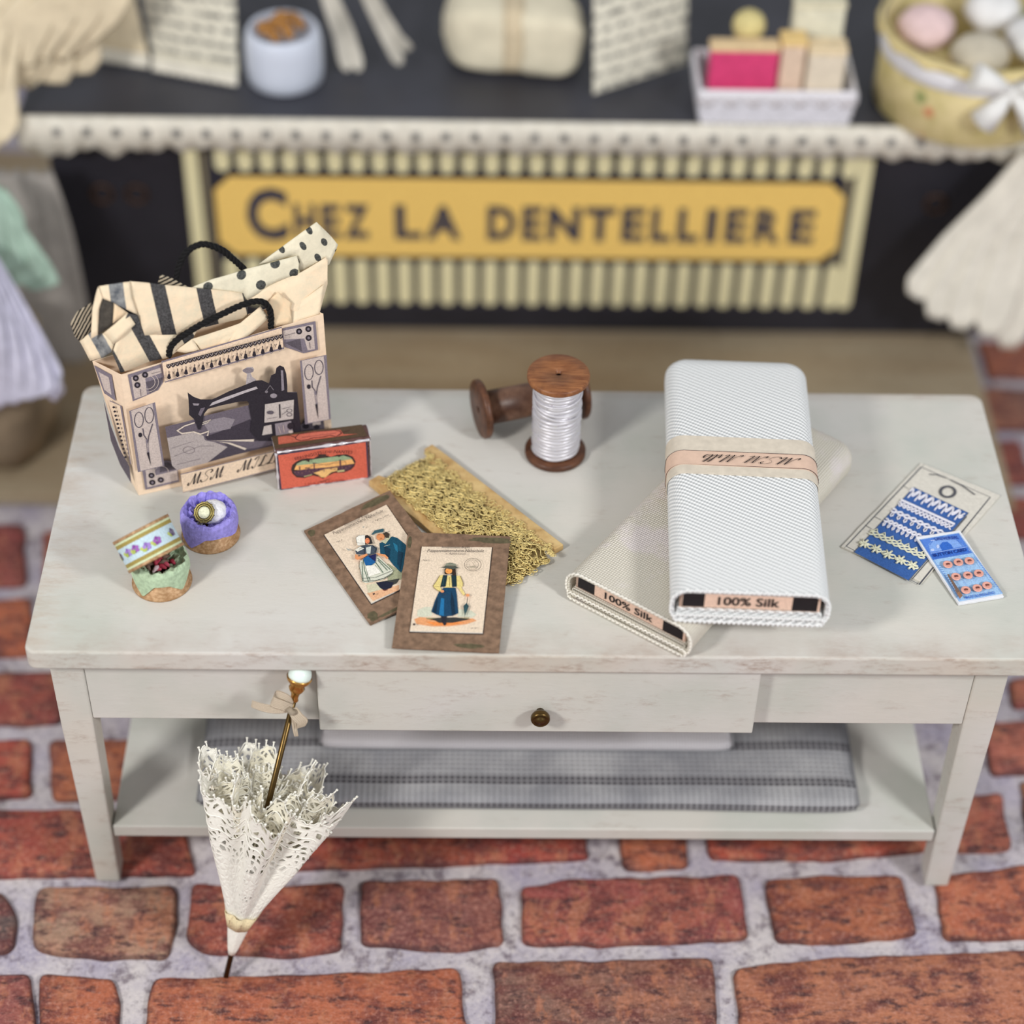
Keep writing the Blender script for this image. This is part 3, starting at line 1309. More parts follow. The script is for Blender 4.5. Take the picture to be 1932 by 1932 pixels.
'uv': [[13.9, 5.95],
[14.65, 5.2],
[15, 5.55],
[15.6, 6],
[15.5, 6.4],
[15.6, 7.35],
[14.25, 7.65],
[14.15, 6.6]]},
{'name': 'cream_tissue',
'mat': 'cream',
'v': [[-0.5842, 0.3907, 0.9145],
[-0.5567, 0.4013, 0.931],
[-0.4818, 0.4313, 0.9401],
[-0.4495, 0.4455, 0.964],
[-0.4371, 0.444, 0.9424],
[-0.4624, 0.4308, 0.9234],
[-0.4837, 0.4185, 0.9125],
[-0.4945, 0.4128, 0.8994],
[-0.5102, 0.4068, 0.8952],
[-0.5198, 0.4035, 0.886],
[-0.5376, 0.3972, 0.8835],
[-0.5484, 0.3944, 0.9134],
[-0.5668, 0.3934, 0.9097]],
'uv': [[7.4, 9.35],
[8.6, 8.5],
[12, 7.4],
[13.4, 6.2],
[14, 7],
[12.9, 8],
[11.95, 8.7],
[11.5, 9.3],
[10.8, 9.6],
[10.4, 10],
[9.6, 10.25],
[9, 9.3],
[8.2, 9.45]]}],
'handle_f': [[-0.5935, 0.3846, 0.9082],
[-0.5885, 0.3853, 0.926],
[-0.5767, 0.3885, 0.9397],
[-0.557, 0.3944, 0.9512],
[-0.5385, 0.4004, 0.9606],
[-0.5051, 0.4115, 0.9735],
[-0.4761, 0.4216, 0.9829],
[-0.4557, 0.4292, 0.9847],
[-0.4415, 0.4347, 0.9786],
[-0.4344, 0.4382, 0.9634],
[-0.4329, 0.4396, 0.9474],
[-0.4344, 0.4401, 0.9244]],
'handle_b': [[-0.5814, 0.434, 0.9888],
[-0.5729, 0.437, 1.0385],
[-0.5565, 0.4427, 1.0703],
[-0.5343, 0.4504, 1.0791],
[-0.5182, 0.4561, 1.0722],
[-0.5025, 0.4616, 1.0583],
[-0.4885, 0.4664, 1.0396],
[-0.4747, 0.4712, 1.0176],
[-0.4691, 0.4732, 0.9922],
[-0.4696, 0.473, 0.9606]],
'gframe': [[-0.6668, 0.357, 0.63], [-0.0023, -0.0008, 1], [-0.8438, 0.5367, -0.0015], [-0.5367, -0.8438, -0.0019]],
'gprint': [['p', [128, 118, 128], [[0.2572, 0.0554], [0.2534, 0.0193], [0.199, 0.0191], [0.2048, 0.0424]]],
['p', [200, 184, 176], [[0.2473, 0.0473], [0.2452, 0.0264], [0.2083, 0.0263], [0.2133, 0.041]]],
['s', [128, 118, 128], 0.0023, [[0.1937, 0.0324], [0.1935, 0.0091], [0.0684, 0.0067], [0.0708, 0.0202]]],
['p', [42, 36, 44], [[0.1844, 0.0225],
[0.1836, 0.0228],
[0.1827, 0.0233],
[0.1818, 0.024],
[0.1811, 0.0249],
[0.1805, 0.0258],
[0.1802, 0.0267],
[0.1802, 0.0275],
[0.1805, 0.0281],
[0.181, 0.0284],
[0.1817, 0.0284],
[0.1826, 0.0281],
[0.1835, 0.0276],
[0.1843, 0.0269],
[0.1851, 0.026],
[0.1856, 0.0251],
[0.1859, 0.0242],
[0.1859, 0.0234],
[0.1857, 0.0228],
[0.1852, 0.0225]]],
['p', [42, 36, 44], [[0.1761, 0.0216],
[0.1753, 0.0219],
[0.1744, 0.0224],
[0.1735, 0.0232],
[0.1727, 0.024],
[0.1722, 0.025],
[0.1719, 0.0259],
[0.1719, 0.0266],
[0.1721, 0.0272],
[0.1726, 0.0275],
[0.1734, 0.0275],
[0.1742, 0.0273],
[0.1751, 0.0267],
[0.176, 0.026],
[0.1768, 0.0251],
[0.1773, 0.0242],
[0.1776, 0.0233],
[0.1776, 0.0225],
[0.1774, 0.022],
[0.1769, 0.0217]]],
['p', [42, 36, 44], [[0.1678, 0.0207],
[0.1669, 0.021],
[0.166, 0.0215],
[0.1651, 0.0223],
[0.1644, 0.0231],
[0.1638, 0.0241],
[0.1635, 0.025],
[0.1635, 0.0257],
[0.1638, 0.0263],
[0.1643, 0.0266],
[0.165, 0.0266],
[0.1659, 0.0264],
[0.1668, 0.0258],
[0.1677, 0.0251],
[0.1684, 0.0242],
[0.169, 0.0233],
[0.1693, 0.0224],
[0.1693, 0.0216],
[0.169, 0.0211],
[0.1685, 0.0208]]],
['p', [42, 36, 44], [[0.1594, 0.0198],
[0.1586, 0.0201],
[0.1576, 0.0206],
[0.1568, 0.0214],
[0.156, 0.0223],
[0.1554, 0.0232],
[0.1551, 0.0241],
[0.1551, 0.0249],
[0.1554, 0.0254],
[0.1559, 0.0257],
[0.1566, 0.0258],
[0.1575, 0.0255],
[0.1584, 0.025],
[0.1593, 0.0242],
[0.1601, 0.0233],
[0.1606, 0.0224],
[0.1609, 0.0215],
[0.1609, 0.0207],
[0.1607, 0.0202],
[0.1602, 0.0199]]],
['p', [42, 36, 44], [[0.151, 0.019],
[0.1502, 0.0192],
[0.1492, 0.0197],
[0.1484, 0.0205],
[0.1476, 0.0214],
[0.147, 0.0223],
[0.1467, 0.0232],
[0.1467, 0.024],
[0.147, 0.0245],
[0.1475, 0.0248],
[0.1482, 0.0249],
[0.1491, 0.0246],
[0.15, 0.0241],
[0.1509, 0.0233],
[0.1517, 0.0225],
[0.1522, 0.0215],
[0.1525, 0.0206],
[0.1526, 0.0199],
[0.1523, 0.0193],
[0.1518, 0.019]]],
['p', [42, 36, 44], [[0.1426, 0.0181],
[0.1417, 0.0183],
[0.1408, 0.0189],
[0.1399, 0.0196],
[0.1392, 0.0205],
[0.1386, 0.0214],
[0.1383, 0.0223],
[0.1383, 0.0231],
[0.1385, 0.0236],
[0.1391, 0.024],
[0.1398, 0.024],
[0.1407, 0.0237],
[0.1416, 0.0232],
[0.1425, 0.0224],
[0.1432, 0.0216],
[0.1438, 0.0206],
[0.1441, 0.0197],
[0.1441, 0.019],
[0.1439, 0.0184],
[0.1433, 0.0181]]],
['p', [42, 36, 44], [[0.1342, 0.0172],
[0.1333, 0.0174],
[0.1324, 0.018],
[0.1315, 0.0187],
[0.1307, 0.0196],
[0.1301, 0.0205],
[0.1298, 0.0214],
[0.1298, 0.0222],
[0.1301, 0.0228],
[0.1306, 0.0231],
[0.1313, 0.0231],
[0.1322, 0.0228],
[0.1331, 0.0223],
[0.134, 0.0215],
[0.1348, 0.0207],
[0.1354, 0.0197],
[0.1357, 0.0188],
[0.1357, 0.0181],
[0.1354, 0.0175],
[0.1349, 0.0172]]],
['p', [42, 36, 44], [[0.1257, 0.0163],
[0.1248, 0.0165],
[0.1239, 0.017],
[0.123, 0.0178],
[0.1222, 0.0187],
[0.1216, 0.0196],
[0.1213, 0.0205],
[0.1213, 0.0213],
[0.1216, 0.0219],
[0.1221, 0.0222],
[0.1228, 0.0222],
[0.1237, 0.0219],
[0.1246, 0.0214],
[0.1255, 0.0207],
[0.1263, 0.0198],
[0.1269, 0.0188],
[0.1272, 0.0179],
[0.1272, 0.0172],
[0.127, 0.0166],
[0.1264, 0.0163]]],
['p', [42, 36, 44], [[0.1172, 0.0153],
[0.1163, 0.0156],
[0.1154, 0.0161],
[0.1145, 0.0169],
[0.1137, 0.0178],
[0.1131, 0.0187],
[0.1128, 0.0196],
[0.1128, 0.0204],
[0.113, 0.021],
[0.1136, 0.0213],
[0.1143, 0.0213],
[0.1152, 0.021],
[0.1161, 0.0205],
[0.117, 0.0198],
[0.1178, 0.0189],
[0.1184, 0.0179],
[0.1187, 0.017],
[0.1187, 0.0163],
[0.1184, 0.0157],
[0.1179, 0.0154]]],
['p', [42, 36, 44], [[0.1086, 0.0144],
[0.1078, 0.0147],
[0.1068, 0.0152],
[0.1059, 0.016],
[0.1051, 0.0169],
[0.1046, 0.0178],
[0.1042, 0.0187],
[0.1042, 0.0195],
[0.1045, 0.0201],
[0.105, 0.0204],
[0.1058, 0.0204],
[0.1066, 0.0201],
[0.1076, 0.0196],
[0.1085, 0.0189],
[0.1093, 0.018],
[0.1098, 0.017],
[0.1102, 0.0161],
[0.1102, 0.0154],
[0.1099, 0.0148],
[0.1094, 0.0145]]],
['p', [42, 36, 44], [[0.1001, 0.0135],
[0.0992, 0.0138],
[0.0982, 0.0143],
[0.0973, 0.0151],
[0.0966, 0.016],
[0.096, 0.0169],
[0.0957, 0.0178],
[0.0956, 0.0186],
[0.0959, 0.0192],
[0.0964, 0.0195],
[0.0972, 0.0195],
[0.0981, 0.0192],
[0.099, 0.0187],
[0.0999, 0.0179],
[0.1007, 0.0171],
[0.1013, 0.0161],
[0.1016, 0.0152],
[0.1016, 0.0144],
[0.1014, 0.0139],
[0.1008, 0.0136]]],
['p', [42, 36, 44], [[0.0915, 0.0126],
[0.0906, 0.0129],
[0.0896, 0.0134],
[0.0887, 0.0142],
[0.0879, 0.015],
[0.0874, 0.016],
[0.087, 0.0169],
[0.087, 0.0177],
[0.0873, 0.0182],
[0.0878, 0.0186],
[0.0886, 0.0186],
[0.0895, 0.0183],
[0.0904, 0.0178],
[0.0913, 0.017],
[0.0921, 0.0161],
[0.0927, 0.0152],
[0.093, 0.0143],
[0.093, 0.0135],
[0.0928, 0.013],
[0.0922, 0.0126]]],
['p', [42, 36, 44], [[0.0829, 0.0117],
[0.082, 0.012],
[0.081, 0.0125],
[0.0801, 0.0132],
[0.0793, 0.0141],
[0.0787, 0.0151],
[0.0784, 0.016],
[0.0784, 0.0168],
[0.0786, 0.0173],
[0.0792, 0.0177],
[0.0799, 0.0177],
[0.0808, 0.0174],
[0.0818, 0.0169],
[0.0827, 0.0161],
[0.0835, 0.0152],
[0.0841, 0.0143],
[0.0844, 0.0134],
[0.0844, 0.0126],
[0.0842, 0.012],
[0.0836, 0.0117]]],
['p', [92, 84, 92], [[0.1921, 0.0444],
[0.1398, 0.0368],
[0.0963, 0.0256],
[0.0632, 0.0086],
[0.0247, 0.0102],
[0.0571, 0.0294],
[0.1047, 0.0422]]]]},
'tin': {'frame': [[-0.435, 0.3733, 0.63], [0.9755, 0.2202, 0], [0, 0, 1], [0.2202, -0.9755, 0]],
'w': 0.1602,
'h': 0.0871,
'd': 0.0371,
'print': [['p', [70, 60, 80], [[0.0025, 0.0819], [0.154, 0.0835], [0.1548, -0.001], [0.0036, 0.0003]]],
['p', [208, 100, 78], [[0.0043, 0.0789], [0.1514, 0.0813], [0.1526, 0.0015], [0.0058, 0.0024]]],
['p', [60, 44, 40], [[0.024, 0.0442],
[0.0265, 0.0532],
[0.034, 0.06],
[0.0423, 0.0632],
[0.0524, 0.0633],
[0.0625, 0.0614],
[0.0708, 0.0653],
[0.083, 0.0644],
[0.0919, 0.0598],
[0.1032, 0.062],
[0.1185, 0.0606],
[0.1285, 0.0533],
[0.1332, 0.0416],
[0.1308, 0.0311],
[0.1243, 0.0241],
[0.1118, 0.0202],
[0.0965, 0.0231],
[0.086, 0.0182],
[0.0756, 0.0133],
[0.0687, 0.0201],
[0.0607, 0.0237],
[0.0452, 0.0204],
[0.0321, 0.0243],
[0.0255, 0.0344]]],
['p', [150, 168, 132], [[0.0348, 0.0551],
[0.0441, 0.0594],
[0.0726, 0.0596],
[0.1133, 0.0586],
[0.1253, 0.0512],
[0.1272, 0.0475],
[0.0721, 0.0486],
[0.0325, 0.051]]],
['p', [236, 178, 110], [[0.029, 0.0422],
[0.033, 0.0513],
[0.0721, 0.0488],
[0.1272, 0.0479],
[0.1308, 0.0373],
[0.1022, 0.0371],
[0.0632, 0.0341]]],
['p', [84, 56, 72], [[0.0263, 0.0394],
[0.0513, 0.0402],
[0.0818, 0.0375],
[0.1299, 0.0361],
[0.1223, 0.0258],
[0.1069, 0.0243],
[0.1021, 0.0337],
[0.0713, 0.0326],
[0.0588, 0.0265],
[0.0443, 0.024],
[0.0323, 0.0283]]],
['p', [232, 184, 118], [[0.0609, 0.0291],
[0.0816, 0.0348],
[0.1021, 0.034],
[0.1008, 0.0271],
[0.0904, 0.0249],
[0.0808, 0.0158],
[0.0737, 0.0171],
[0.0688, 0.0235]]],
['s', [84, 56, 72], 0.0006, [[0.0777, 0.0273], [0.0799, 0.029]]],
['p', [190, 180, 130], [[0.1003, 0.0272], [0.1132, 0.0275], [0.1135, 0.0234], [0.1017, 0.0235]]],
['p', [190, 180, 130], [[0.0444, 0.0254], [0.0588, 0.0274], [0.0577, 0.0256], [0.0453, 0.0238]]],
['s', [84, 56, 72], 0.0014, [[0.063, 0.0516], [0.0626, 0.0394]]],
['s', [84, 56, 72], 0.001, [[0.06, 0.0522], [0.0661, 0.051]]],
['s', [84, 56, 72], 0.0021, [[0.1069, 0.0512], [0.1068, 0.0369]]],
['s', [84, 56, 72], 0.0005, [[0.0556, 0.0462], [0.1159, 0.0448]]],
['s', [84, 56, 72], 0.0004, [[0.0555, 0.0424], [0.063, 0.0516], [0.0851, 0.043], [0.1069, 0.0512], [0.1159, 0.0461], [0.1156, 0.038]]],
['s', [84, 56, 72], 0.0014, [[0.0385, 0.0496], [0.0383, 0.0413]]],
['s', [84, 56, 72], 0.0021, [[0.0474, 0.0439], [0.0555, 0.0424]]],
['p', [120, 84, 84], [[0.0312, 0.0381],
[0.0311, 0.0377],
[0.0309, 0.0374],
[0.0306, 0.0372],
[0.0302, 0.0371],
[0.0297, 0.0371],
[0.0293, 0.0373],
[0.0289, 0.0375],
[0.0286, 0.0379],
[0.0284, 0.0382],
[0.0284, 0.0386],
[0.0285, 0.039],
[0.0287, 0.0393],
[0.029, 0.0395],
[0.0294, 0.0396],
[0.0299, 0.0396],
[0.0303, 0.0394],
[0.0307, 0.0392],
[0.031, 0.0389],
[0.0311, 0.0385]]],
['p', [120, 84, 84], [[0.0372, 0.0361],
[0.0371, 0.0357],
[0.0369, 0.0354],
[0.0366, 0.0352],
[0.0362, 0.0351],
[0.0357, 0.0351],
[0.0353, 0.0353],
[0.0349, 0.0355],
[0.0346, 0.0358],
[0.0344, 0.0362],
[0.0344, 0.0366],
[0.0345, 0.037],
[0.0347, 0.0373],
[0.035, 0.0375],
[0.0354, 0.0376],
[0.0359, 0.0376],
[0.0363, 0.0374],
[0.0367, 0.0372],
[0.037, 0.0368],
[0.0371, 0.0365]]],
['p', [120, 84, 84], [[0.0432, 0.0341],
[0.0431, 0.0337],
[0.0429, 0.0334],
[0.0426, 0.0332],
[0.0422, 0.0331],
[0.0417, 0.0331],
[0.0413, 0.0333],
[0.0409, 0.0335],
[0.0406, 0.0338],
[0.0404, 0.0342],
[0.0404, 0.0346],
[0.0405, 0.035],
[0.0407, 0.0353],
[0.041, 0.0355],
[0.0414, 0.0356],
[0.0419, 0.0355],
[0.0423, 0.0354],
[0.0427, 0.0352],
[0.043, 0.0348],
[0.0432, 0.0345]]],
['p', [120, 84, 84], [[0.0495, 0.0377],
[0.0494, 0.0374],
[0.0492, 0.0371],
[0.0489, 0.0369],
[0.0485, 0.0368],
[0.048, 0.0368],
[0.0476, 0.0369],
[0.0472, 0.0372],
[0.0469, 0.0375],
[0.0467, 0.0379],
[0.0467, 0.0383],
[0.0468, 0.0386],
[0.047, 0.0389],
[0.0473, 0.0391],
[0.0477, 0.0392],
[0.0482, 0.0392],
[0.0486, 0.0391],
[0.049, 0.0388],
[0.0493, 0.0385],
[0.0495, 0.0381]]],
['p', [120, 84, 84], [[0.0555, 0.0357],
[0.0554, 0.0354],
[0.0552, 0.0351],
[0.0549, 0.0348],
[0.0545, 0.0347],
[0.0541, 0.0348],
[0.0536, 0.0349],
[0.0532, 0.0352],
[0.0529, 0.0355],
[0.0527, 0.0359],
[0.0527, 0.0362],
[0.0528, 0.0366],
[0.053, 0.0369],
[0.0533, 0.0371],
[0.0537, 0.0372],
[0.0542, 0.0372],
[0.0546, 0.0371],
[0.055, 0.0368],
[0.0553, 0.0365],
[0.0555, 0.0361]]],
['p', [120, 84, 84], [[0.0616, 0.0337],
[0.0615, 0.0333],
[0.0613, 0.033],
[0.0609, 0.0328],
[0.0605, 0.0327],
[0.0601, 0.0327],
[0.0596, 0.0329],
[0.0593, 0.0331],
[0.059, 0.0335],
[0.0588, 0.0338],
[0.0587, 0.0342],
[0.0588, 0.0346],
[0.059, 0.0349],
[0.0594, 0.0351],
[0.0598, 0.0352],
[0.0602, 0.0352],
[0.0606, 0.035],
[0.061, 0.0348],
[0.0613, 0.0345],
[0.0615, 0.0341]]],
['p', [120, 84, 84], [[0.0679, 0.0374],
[0.0678, 0.037],
[0.0676, 0.0367],
[0.0672, 0.0365],
[0.0668, 0.0364],
[0.0664, 0.0364],
[0.0659, 0.0366],
[0.0656, 0.0368],
[0.0653, 0.0371],
[0.0651, 0.0375],
[0.065, 0.0379],
[0.0651, 0.0383],
[0.0653, 0.0386],
[0.0657, 0.0388],
[0.0661, 0.0389],
[0.0665, 0.0388],
[0.0669, 0.0387],
[0.0673, 0.0385],
[0.0676, 0.0381],
[0.0678, 0.0378]]],
['p', [120, 84, 84], [[0.0739, 0.0354],
[0.0738, 0.035],
[0.0736, 0.0347],
[0.0733, 0.0345],
[0.0729, 0.0344],
[0.0724, 0.0344],
[0.072, 0.0345],
[0.0716, 0.0348],
[0.0713, 0.0351],
[0.0711, 0.0355],
[0.0711, 0.0359],
[0.0711, 0.0362],
[0.0714, 0.0365],
[0.0717, 0.0368],
[0.0721, 0.0369],
[0.0725, 0.0368],
[0.073, 0.0367],
[0.0734, 0.0364],
[0.0737, 0.0361],
[0.0738, 0.0357]]],
['p', [120, 84, 84], [[0.0799, 0.0333],
[0.0799, 0.033],
[0.0796, 0.0327],
[0.0793, 0.0325],
[0.0789, 0.0324],
[0.0785, 0.0324],
[0.078, 0.0325],
[0.0776, 0.0328],
[0.0773, 0.0331],
[0.0772, 0.0335],
[0.0771, 0.0339],
[0.0772, 0.0342],
[0.0774, 0.0345],
[0.0777, 0.0347],
[0.0781, 0.0348],
[0.0786, 0.0348],
[0.079, 0.0347],
[0.0794, 0.0344],
[0.0797, 0.0341],
[0.0799, 0.0337]]],
['p', [120, 84, 84], [[0.0862, 0.037],
[0.0862, 0.0366],
[0.0859, 0.0363],
[0.0856, 0.0361],
[0.0852, 0.036],
[0.0848, 0.0361],
[0.0843, 0.0362],
[0.0839, 0.0364],
[0.0836, 0.0368],
[0.0835, 0.0371],
[0.0834, 0.0375],
[0.0835, 0.0379],
[0.0837, 0.0382],
[0.084, 0.0384],
[0.0844, 0.0385],
[0.0849, 0.0385],
[0.0853, 0.0384],
[0.0857, 0.0381],
[0.086, 0.0378],
[0.0862, 0.0374]]],
['p', [120, 84, 84], [[0.0923, 0.035],
[0.0922, 0.0346],
[0.092, 0.0343],
[0.0917, 0.0341],
[0.0913, 0.034],
[0.0908, 0.034],
[0.0904, 0.0342],
[0.09, 0.0344],
[0.0897, 0.0348],
[0.0895, 0.0351],
[0.0895, 0.0355],
[0.0895, 0.0359],
[0.0898, 0.0362],
[0.0901, 0.0364],
[0.0905, 0.0365],
[0.0909, 0.0365],
[0.0914, 0.0363],
[0.0918, 0.0361],
[0.0921, 0.0358],
[0.0923, 0.0354]]],
['p', [120, 84, 84], [[0.0984, 0.033],
[0.0983, 0.0326],
[0.0981, 0.0323],
[0.0977, 0.0321],
[0.0973, 0.032],
[0.0969, 0.032],
[0.0965, 0.0322],
[0.0961, 0.0324],
[0.0958, 0.0327],
[0.0956, 0.0331],
[0.0955, 0.0335],
[0.0956, 0.0339],
[0.0958, 0.0342],
[0.0962, 0.0344],
[0.0966, 0.0345],
[0.097, 0.0345],
[0.0974, 0.0343],
[0.0978, 0.0341],
[0.0981, 0.0337],
[0.0983, 0.0334]]],
['p', [120, 84, 84], [[0.1047, 0.0366],
[0.1046, 0.0363],
[0.1044, 0.036],
[0.104, 0.0358],
[0.1036, 0.0357],
[0.1032, 0.0357],
[0.1028, 0.0358],
[0.1024, 0.0361],
[0.1021, 0.0364],
[0.1019, 0.0368],
[0.1018, 0.0372],
[0.1019, 0.0375],
[0.1021, 0.0378],
[0.1025, 0.0381],
[0.1029, 0.0382],
[0.1033, 0.0381],
[0.1037, 0.038],
[0.1041, 0.0377],
[0.1044, 0.0374],
[0.1046, 0.037]]],
['p', [120, 84, 84], [[0.1108, 0.0346],
[0.1107, 0.0343],
[0.1105, 0.034],
[0.1101, 0.0337],
[0.1097, 0.0337],
[0.1093, 0.0337],
[0.1088, 0.0338],
[0.1084, 0.0341],
[0.1081, 0.0344],
[0.108, 0.0348],
[0.1079, 0.0352],
[0.108, 0.0355],
[0.1082, 0.0358],
[0.1085, 0.036],
[0.1089, 0.0361],
[0.1094, 0.0361],
[0.1098, 0.036],
[0.1102, 0.0357],
[0.1105, 0.0354],
[0.1107, 0.035]]],
['p', [120, 84, 84], [[0.1168, 0.0326],
[0.1168, 0.0322],
[0.1165, 0.0319],
[0.1162, 0.0317],
[0.1158, 0.0316],
[0.1154, 0.0316],
[0.1149, 0.0318],
[0.1145, 0.032],
[0.1142, 0.0324],
[0.114, 0.0327],
[0.114, 0.0331],
[0.1141, 0.0335],
[0.1143, 0.0338],
[0.1146, 0.034],
[0.115, 0.0341],
[0.1155, 0.0341],
[0.1159, 0.034],
[0.1163, 0.0337],
[0.1166, 0.0334],
[0.1168, 0.033]]],
['p', [120, 84, 84], [[0.1231, 0.0363],
[0.1231, 0.0359],
[0.1228, 0.0356],
[0.1225, 0.0354],
[0.1221, 0.0353],
[0.1217, 0.0353],
[0.1212, 0.0355],
[0.1208, 0.0357],
[0.1205, 0.036],
[0.1203, 0.0364],
[0.1203, 0.0368],
[0.1204, 0.0372],
[0.1206, 0.0375],
[0.1209, 0.0377],
[0.1213, 0.0378],
[0.1218, 0.0378],
[0.1222, 0.0376],
[0.1226, 0.0374],
[0.1229, 0.0371],
[0.1231, 0.0367]]],
['p', [60, 44, 40], [[0.0701, 0.0722], [0.0842, 0.0703], [0.0814, 0.0634], [0.0728, 0.0643]]],
['p', [60, 44, 40], [[0.1009, 0.0665], [0.1083, 0.0611], [0.1042, 0.0598]]],
['p', [60, 44, 40], [[0.0484, 0.064], [0.0566, 0.0652], [0.0542, 0.0576]]],
['s', [60, 44, 40], 0.0015, [[0.0894, 0.0251], [0.0977, 0.0277]]],
['s', [60, 44, 40], 0.0014, [[0.0609, 0.0277], [0.0678, 0.0237]]],
['s', [60, 44, 40], 0.0012, [[0.0704, 0.0122], [0.0754, 0.0106], [0.0879, 0.0144]]],
['t', [70, 30, 34], 'BERLINGOTS', [0.0314, 0.0669], [0.0768, 0.0736], 0.0067, 0, 0],
['t', [70, 30, 34], 'DE', [0.0819, 0.0741], [0.0925, 0.0724], 0.0053, 0, 0],
['t', [70, 30, 34], 'NANTES', [0.0965, 0.0716], [0.1268, 0.0638], 0.0072, 0, 0],
['t', [130, 44, 40], '7 RUE DE LA FOSSE', [0.0435, 0.0079], [0.1118, 0.0065], 0.0047, 0, 0]],
'tframe': [[-0.435, 0.3733, 0.7171], [0.9755, 0.2202, 0], [-0.2202, 0.9755, 0], [0, 0, 1]],
'tprint': [['p', [84, 66, 48], [[-0.0009, 0.0403], [0.1515, 0.0373], [0.1563, 0.0065], [0.0006, 0.0059]]],
['p', [192, 100, 78], [[0.0098, 0.0342],
[0.0715, 0.036],
[0.1146, 0.0309],
[0.1176, 0.019],
[0.1414, 0.0146],
[0.0419, 0.0153],
[0.0081, 0.0156]]],
['p', [202, 108, 88], [[0.0376, 0.0268],
[0.0448, 0.0343],
[0.0591, 0.0344],
[0.0793, 0.0339],
[0.1045, 0.0318],
[0.113, 0.0278],
[0.1145, 0.0215],
[0.1048, 0.0154],
[0.0955, 0.0208],
[0.082, 0.0187],
[0.067, 0.0203],
[0.0585, 0.0177],
[0.0462, 0.0169],
[0.0388, 0.0218]]],
['s', [92, 40, 40], 0.0016, [[0.0376, 0.0268],
[0.0448, 0.0343],
[0.0591, 0.0344],
[0.0793, 0.0339],
[0.1045, 0.0318],
[0.113, 0.0278],
[0.1145, 0.0215],
[0.1048, 0.0154],
[0.0955, 0.0208],
[0.082, 0.0187],
[0.067, 0.0203],
[0.0585, 0.0177],
[0.0462, 0.0169],
[0.0388, 0.0218],
[0.0376, 0.0268]]],
['s', [130, 60, 60], 0.001, [[0.0484, 0.0245], [0.0778, 0.0245], [0.1063, 0.024]]],
['s', [180, 90, 70], 0.0008, [[0.0098, 0.0171], [0.0419, 0.0158], [0.1373, 0.0148]]],
['s', [84, 50, 44], 0.0014, [[0.0176, 0.0356], [0.0304, 0.033], [0.0376, 0.0268]]],
['s', [84, 50, 44], 0.0014, [[0.1148, 0.023], [0.1291, 0.0263]]]]},
'card2': {'frame': [[-0.2308, 0.006, 0.641], [0.9985, -0.0543, 0], [0.054, 0.9938, 0.0974], [-0.0053, -0.0972, 0.9952]],
'quad': [[0, 0], [0.1666, 0], [0.1726, 0.2363], [0.006, 0.2363]],
'inner': [[0.0257, 0.0315], [0.1391, 0.0345], [0.1439, 0.209], [0.031, 0.2036]],
't': 0.004,
'print': [['p', [206, 206, 184], [[0.0347, 0.0732], [0.0461, 0.0801], [0.0563, 0.0807], [0.0581, 0.0636], [0.0413, 0.0585], [0.0345, 0.0622]]],
['p', [206, 206, 184], [[0.0981, 0.0791], [0.1188, 0.0769], [0.1279, 0.0692], [0.1207, 0.0633], [0.098, 0.0633]]],
['p', [224, 156, 106], [[0.0308, 0.0545],
[0.0391, 0.0591],
[0.0628, 0.0585],
[0.1058, 0.0597],
[0.1219, 0.0613],
[0.1286, 0.0576],
[0.1119, 0.0492],
[0.0854, 0.0435],
[0.0587, 0.0419],
[0.0348, 0.0452]]],
['p', [232, 138, 70], [[0.0483, 0.0508], [0.0741, 0.051], [0.1116, 0.0532], [0.0906, 0.0465], [0.0639, 0.0436]]],
['p', [150, 138, 96], [[0.0478, 0.0582], [0.1164, 0.0624], [0.1145, 0.0588], [0.0523, 0.0551]]],
['p', [52, 52, 50], [[0.0534, 0.0552],
[0.0692, 0.0595],
[0.0949, 0.0618],
[0.1188, 0.0594],
[0.1061, 0.0556],
[0.0914, 0.0506],
[0.07, 0.0491],
[0.0632, 0.0537]]],
['p', [38, 36, 44], [[0.0715, 0.0645],
[0.0818, 0.0651],
[0.0808, 0.0514],
[0.0817, 0.0473],
[0.08, 0.0445],
[0.0776, 0.0451],
[0.074, 0.0523]]],
['p', [18, 62, 92], [[0.0733, 0.1206],
[0.0909, 0.121],
[0.094, 0.1072],
[0.0989, 0.0702],
[0.0904, 0.0642],
[0.0734, 0.0618],
[0.0645, 0.0654],
[0.0563, 0.0704],
[0.0603, 0.0927],
[0.0655, 0.1111]]],
['p', [28, 110, 160], [[0.0696, 0.0988], [0.0746, 0.0977], [0.0765, 0.0634], [0.0689, 0.0643]]],
['p', [10, 40, 62], [[0.085, 0.1123], [0.0897, 0.0986], [0.0946, 0.0672], [0.0893, 0.0648], [0.0853, 0.0914]]],
['p', [10, 40, 62], [[0.061, 0.0831], [0.0641, 0.0999], [0.0644, 0.0668], [0.0587, 0.0705]]],
['p', [228, 206, 132], [[0.0698, 0.1458],
[0.0644, 0.144],
[0.0598, 0.1318],
[0.0551, 0.1216],
[0.0585, 0.1165],
[0.0666, 0.1109],
[0.0697, 0.1134],
[0.0667, 0.1209],
[0.0689, 0.1323]]],
['p', [228, 206, 132], [[0.0904, 0.1452],
[0.0968, 0.1453],
[0.1026, 0.1301],
[0.1025, 0.1245],
[0.1002, 0.1216],
[0.1076, 0.1081],
[0.1042, 0.1056],
[0.0954, 0.1199],
[0.0917, 0.1232]]],
['p', [228, 206, 132], [[0.076, 0.1443], [0.083, 0.1447], [0.0864, 0.1205], [0.0734, 0.1197]]],
['s', [120, 104, 60], 0.0007, [[0.0644, 0.144], [0.0598, 0.1318], [0.0551, 0.1216], [0.0585, 0.1165], [0.0666, 0.1109]]],
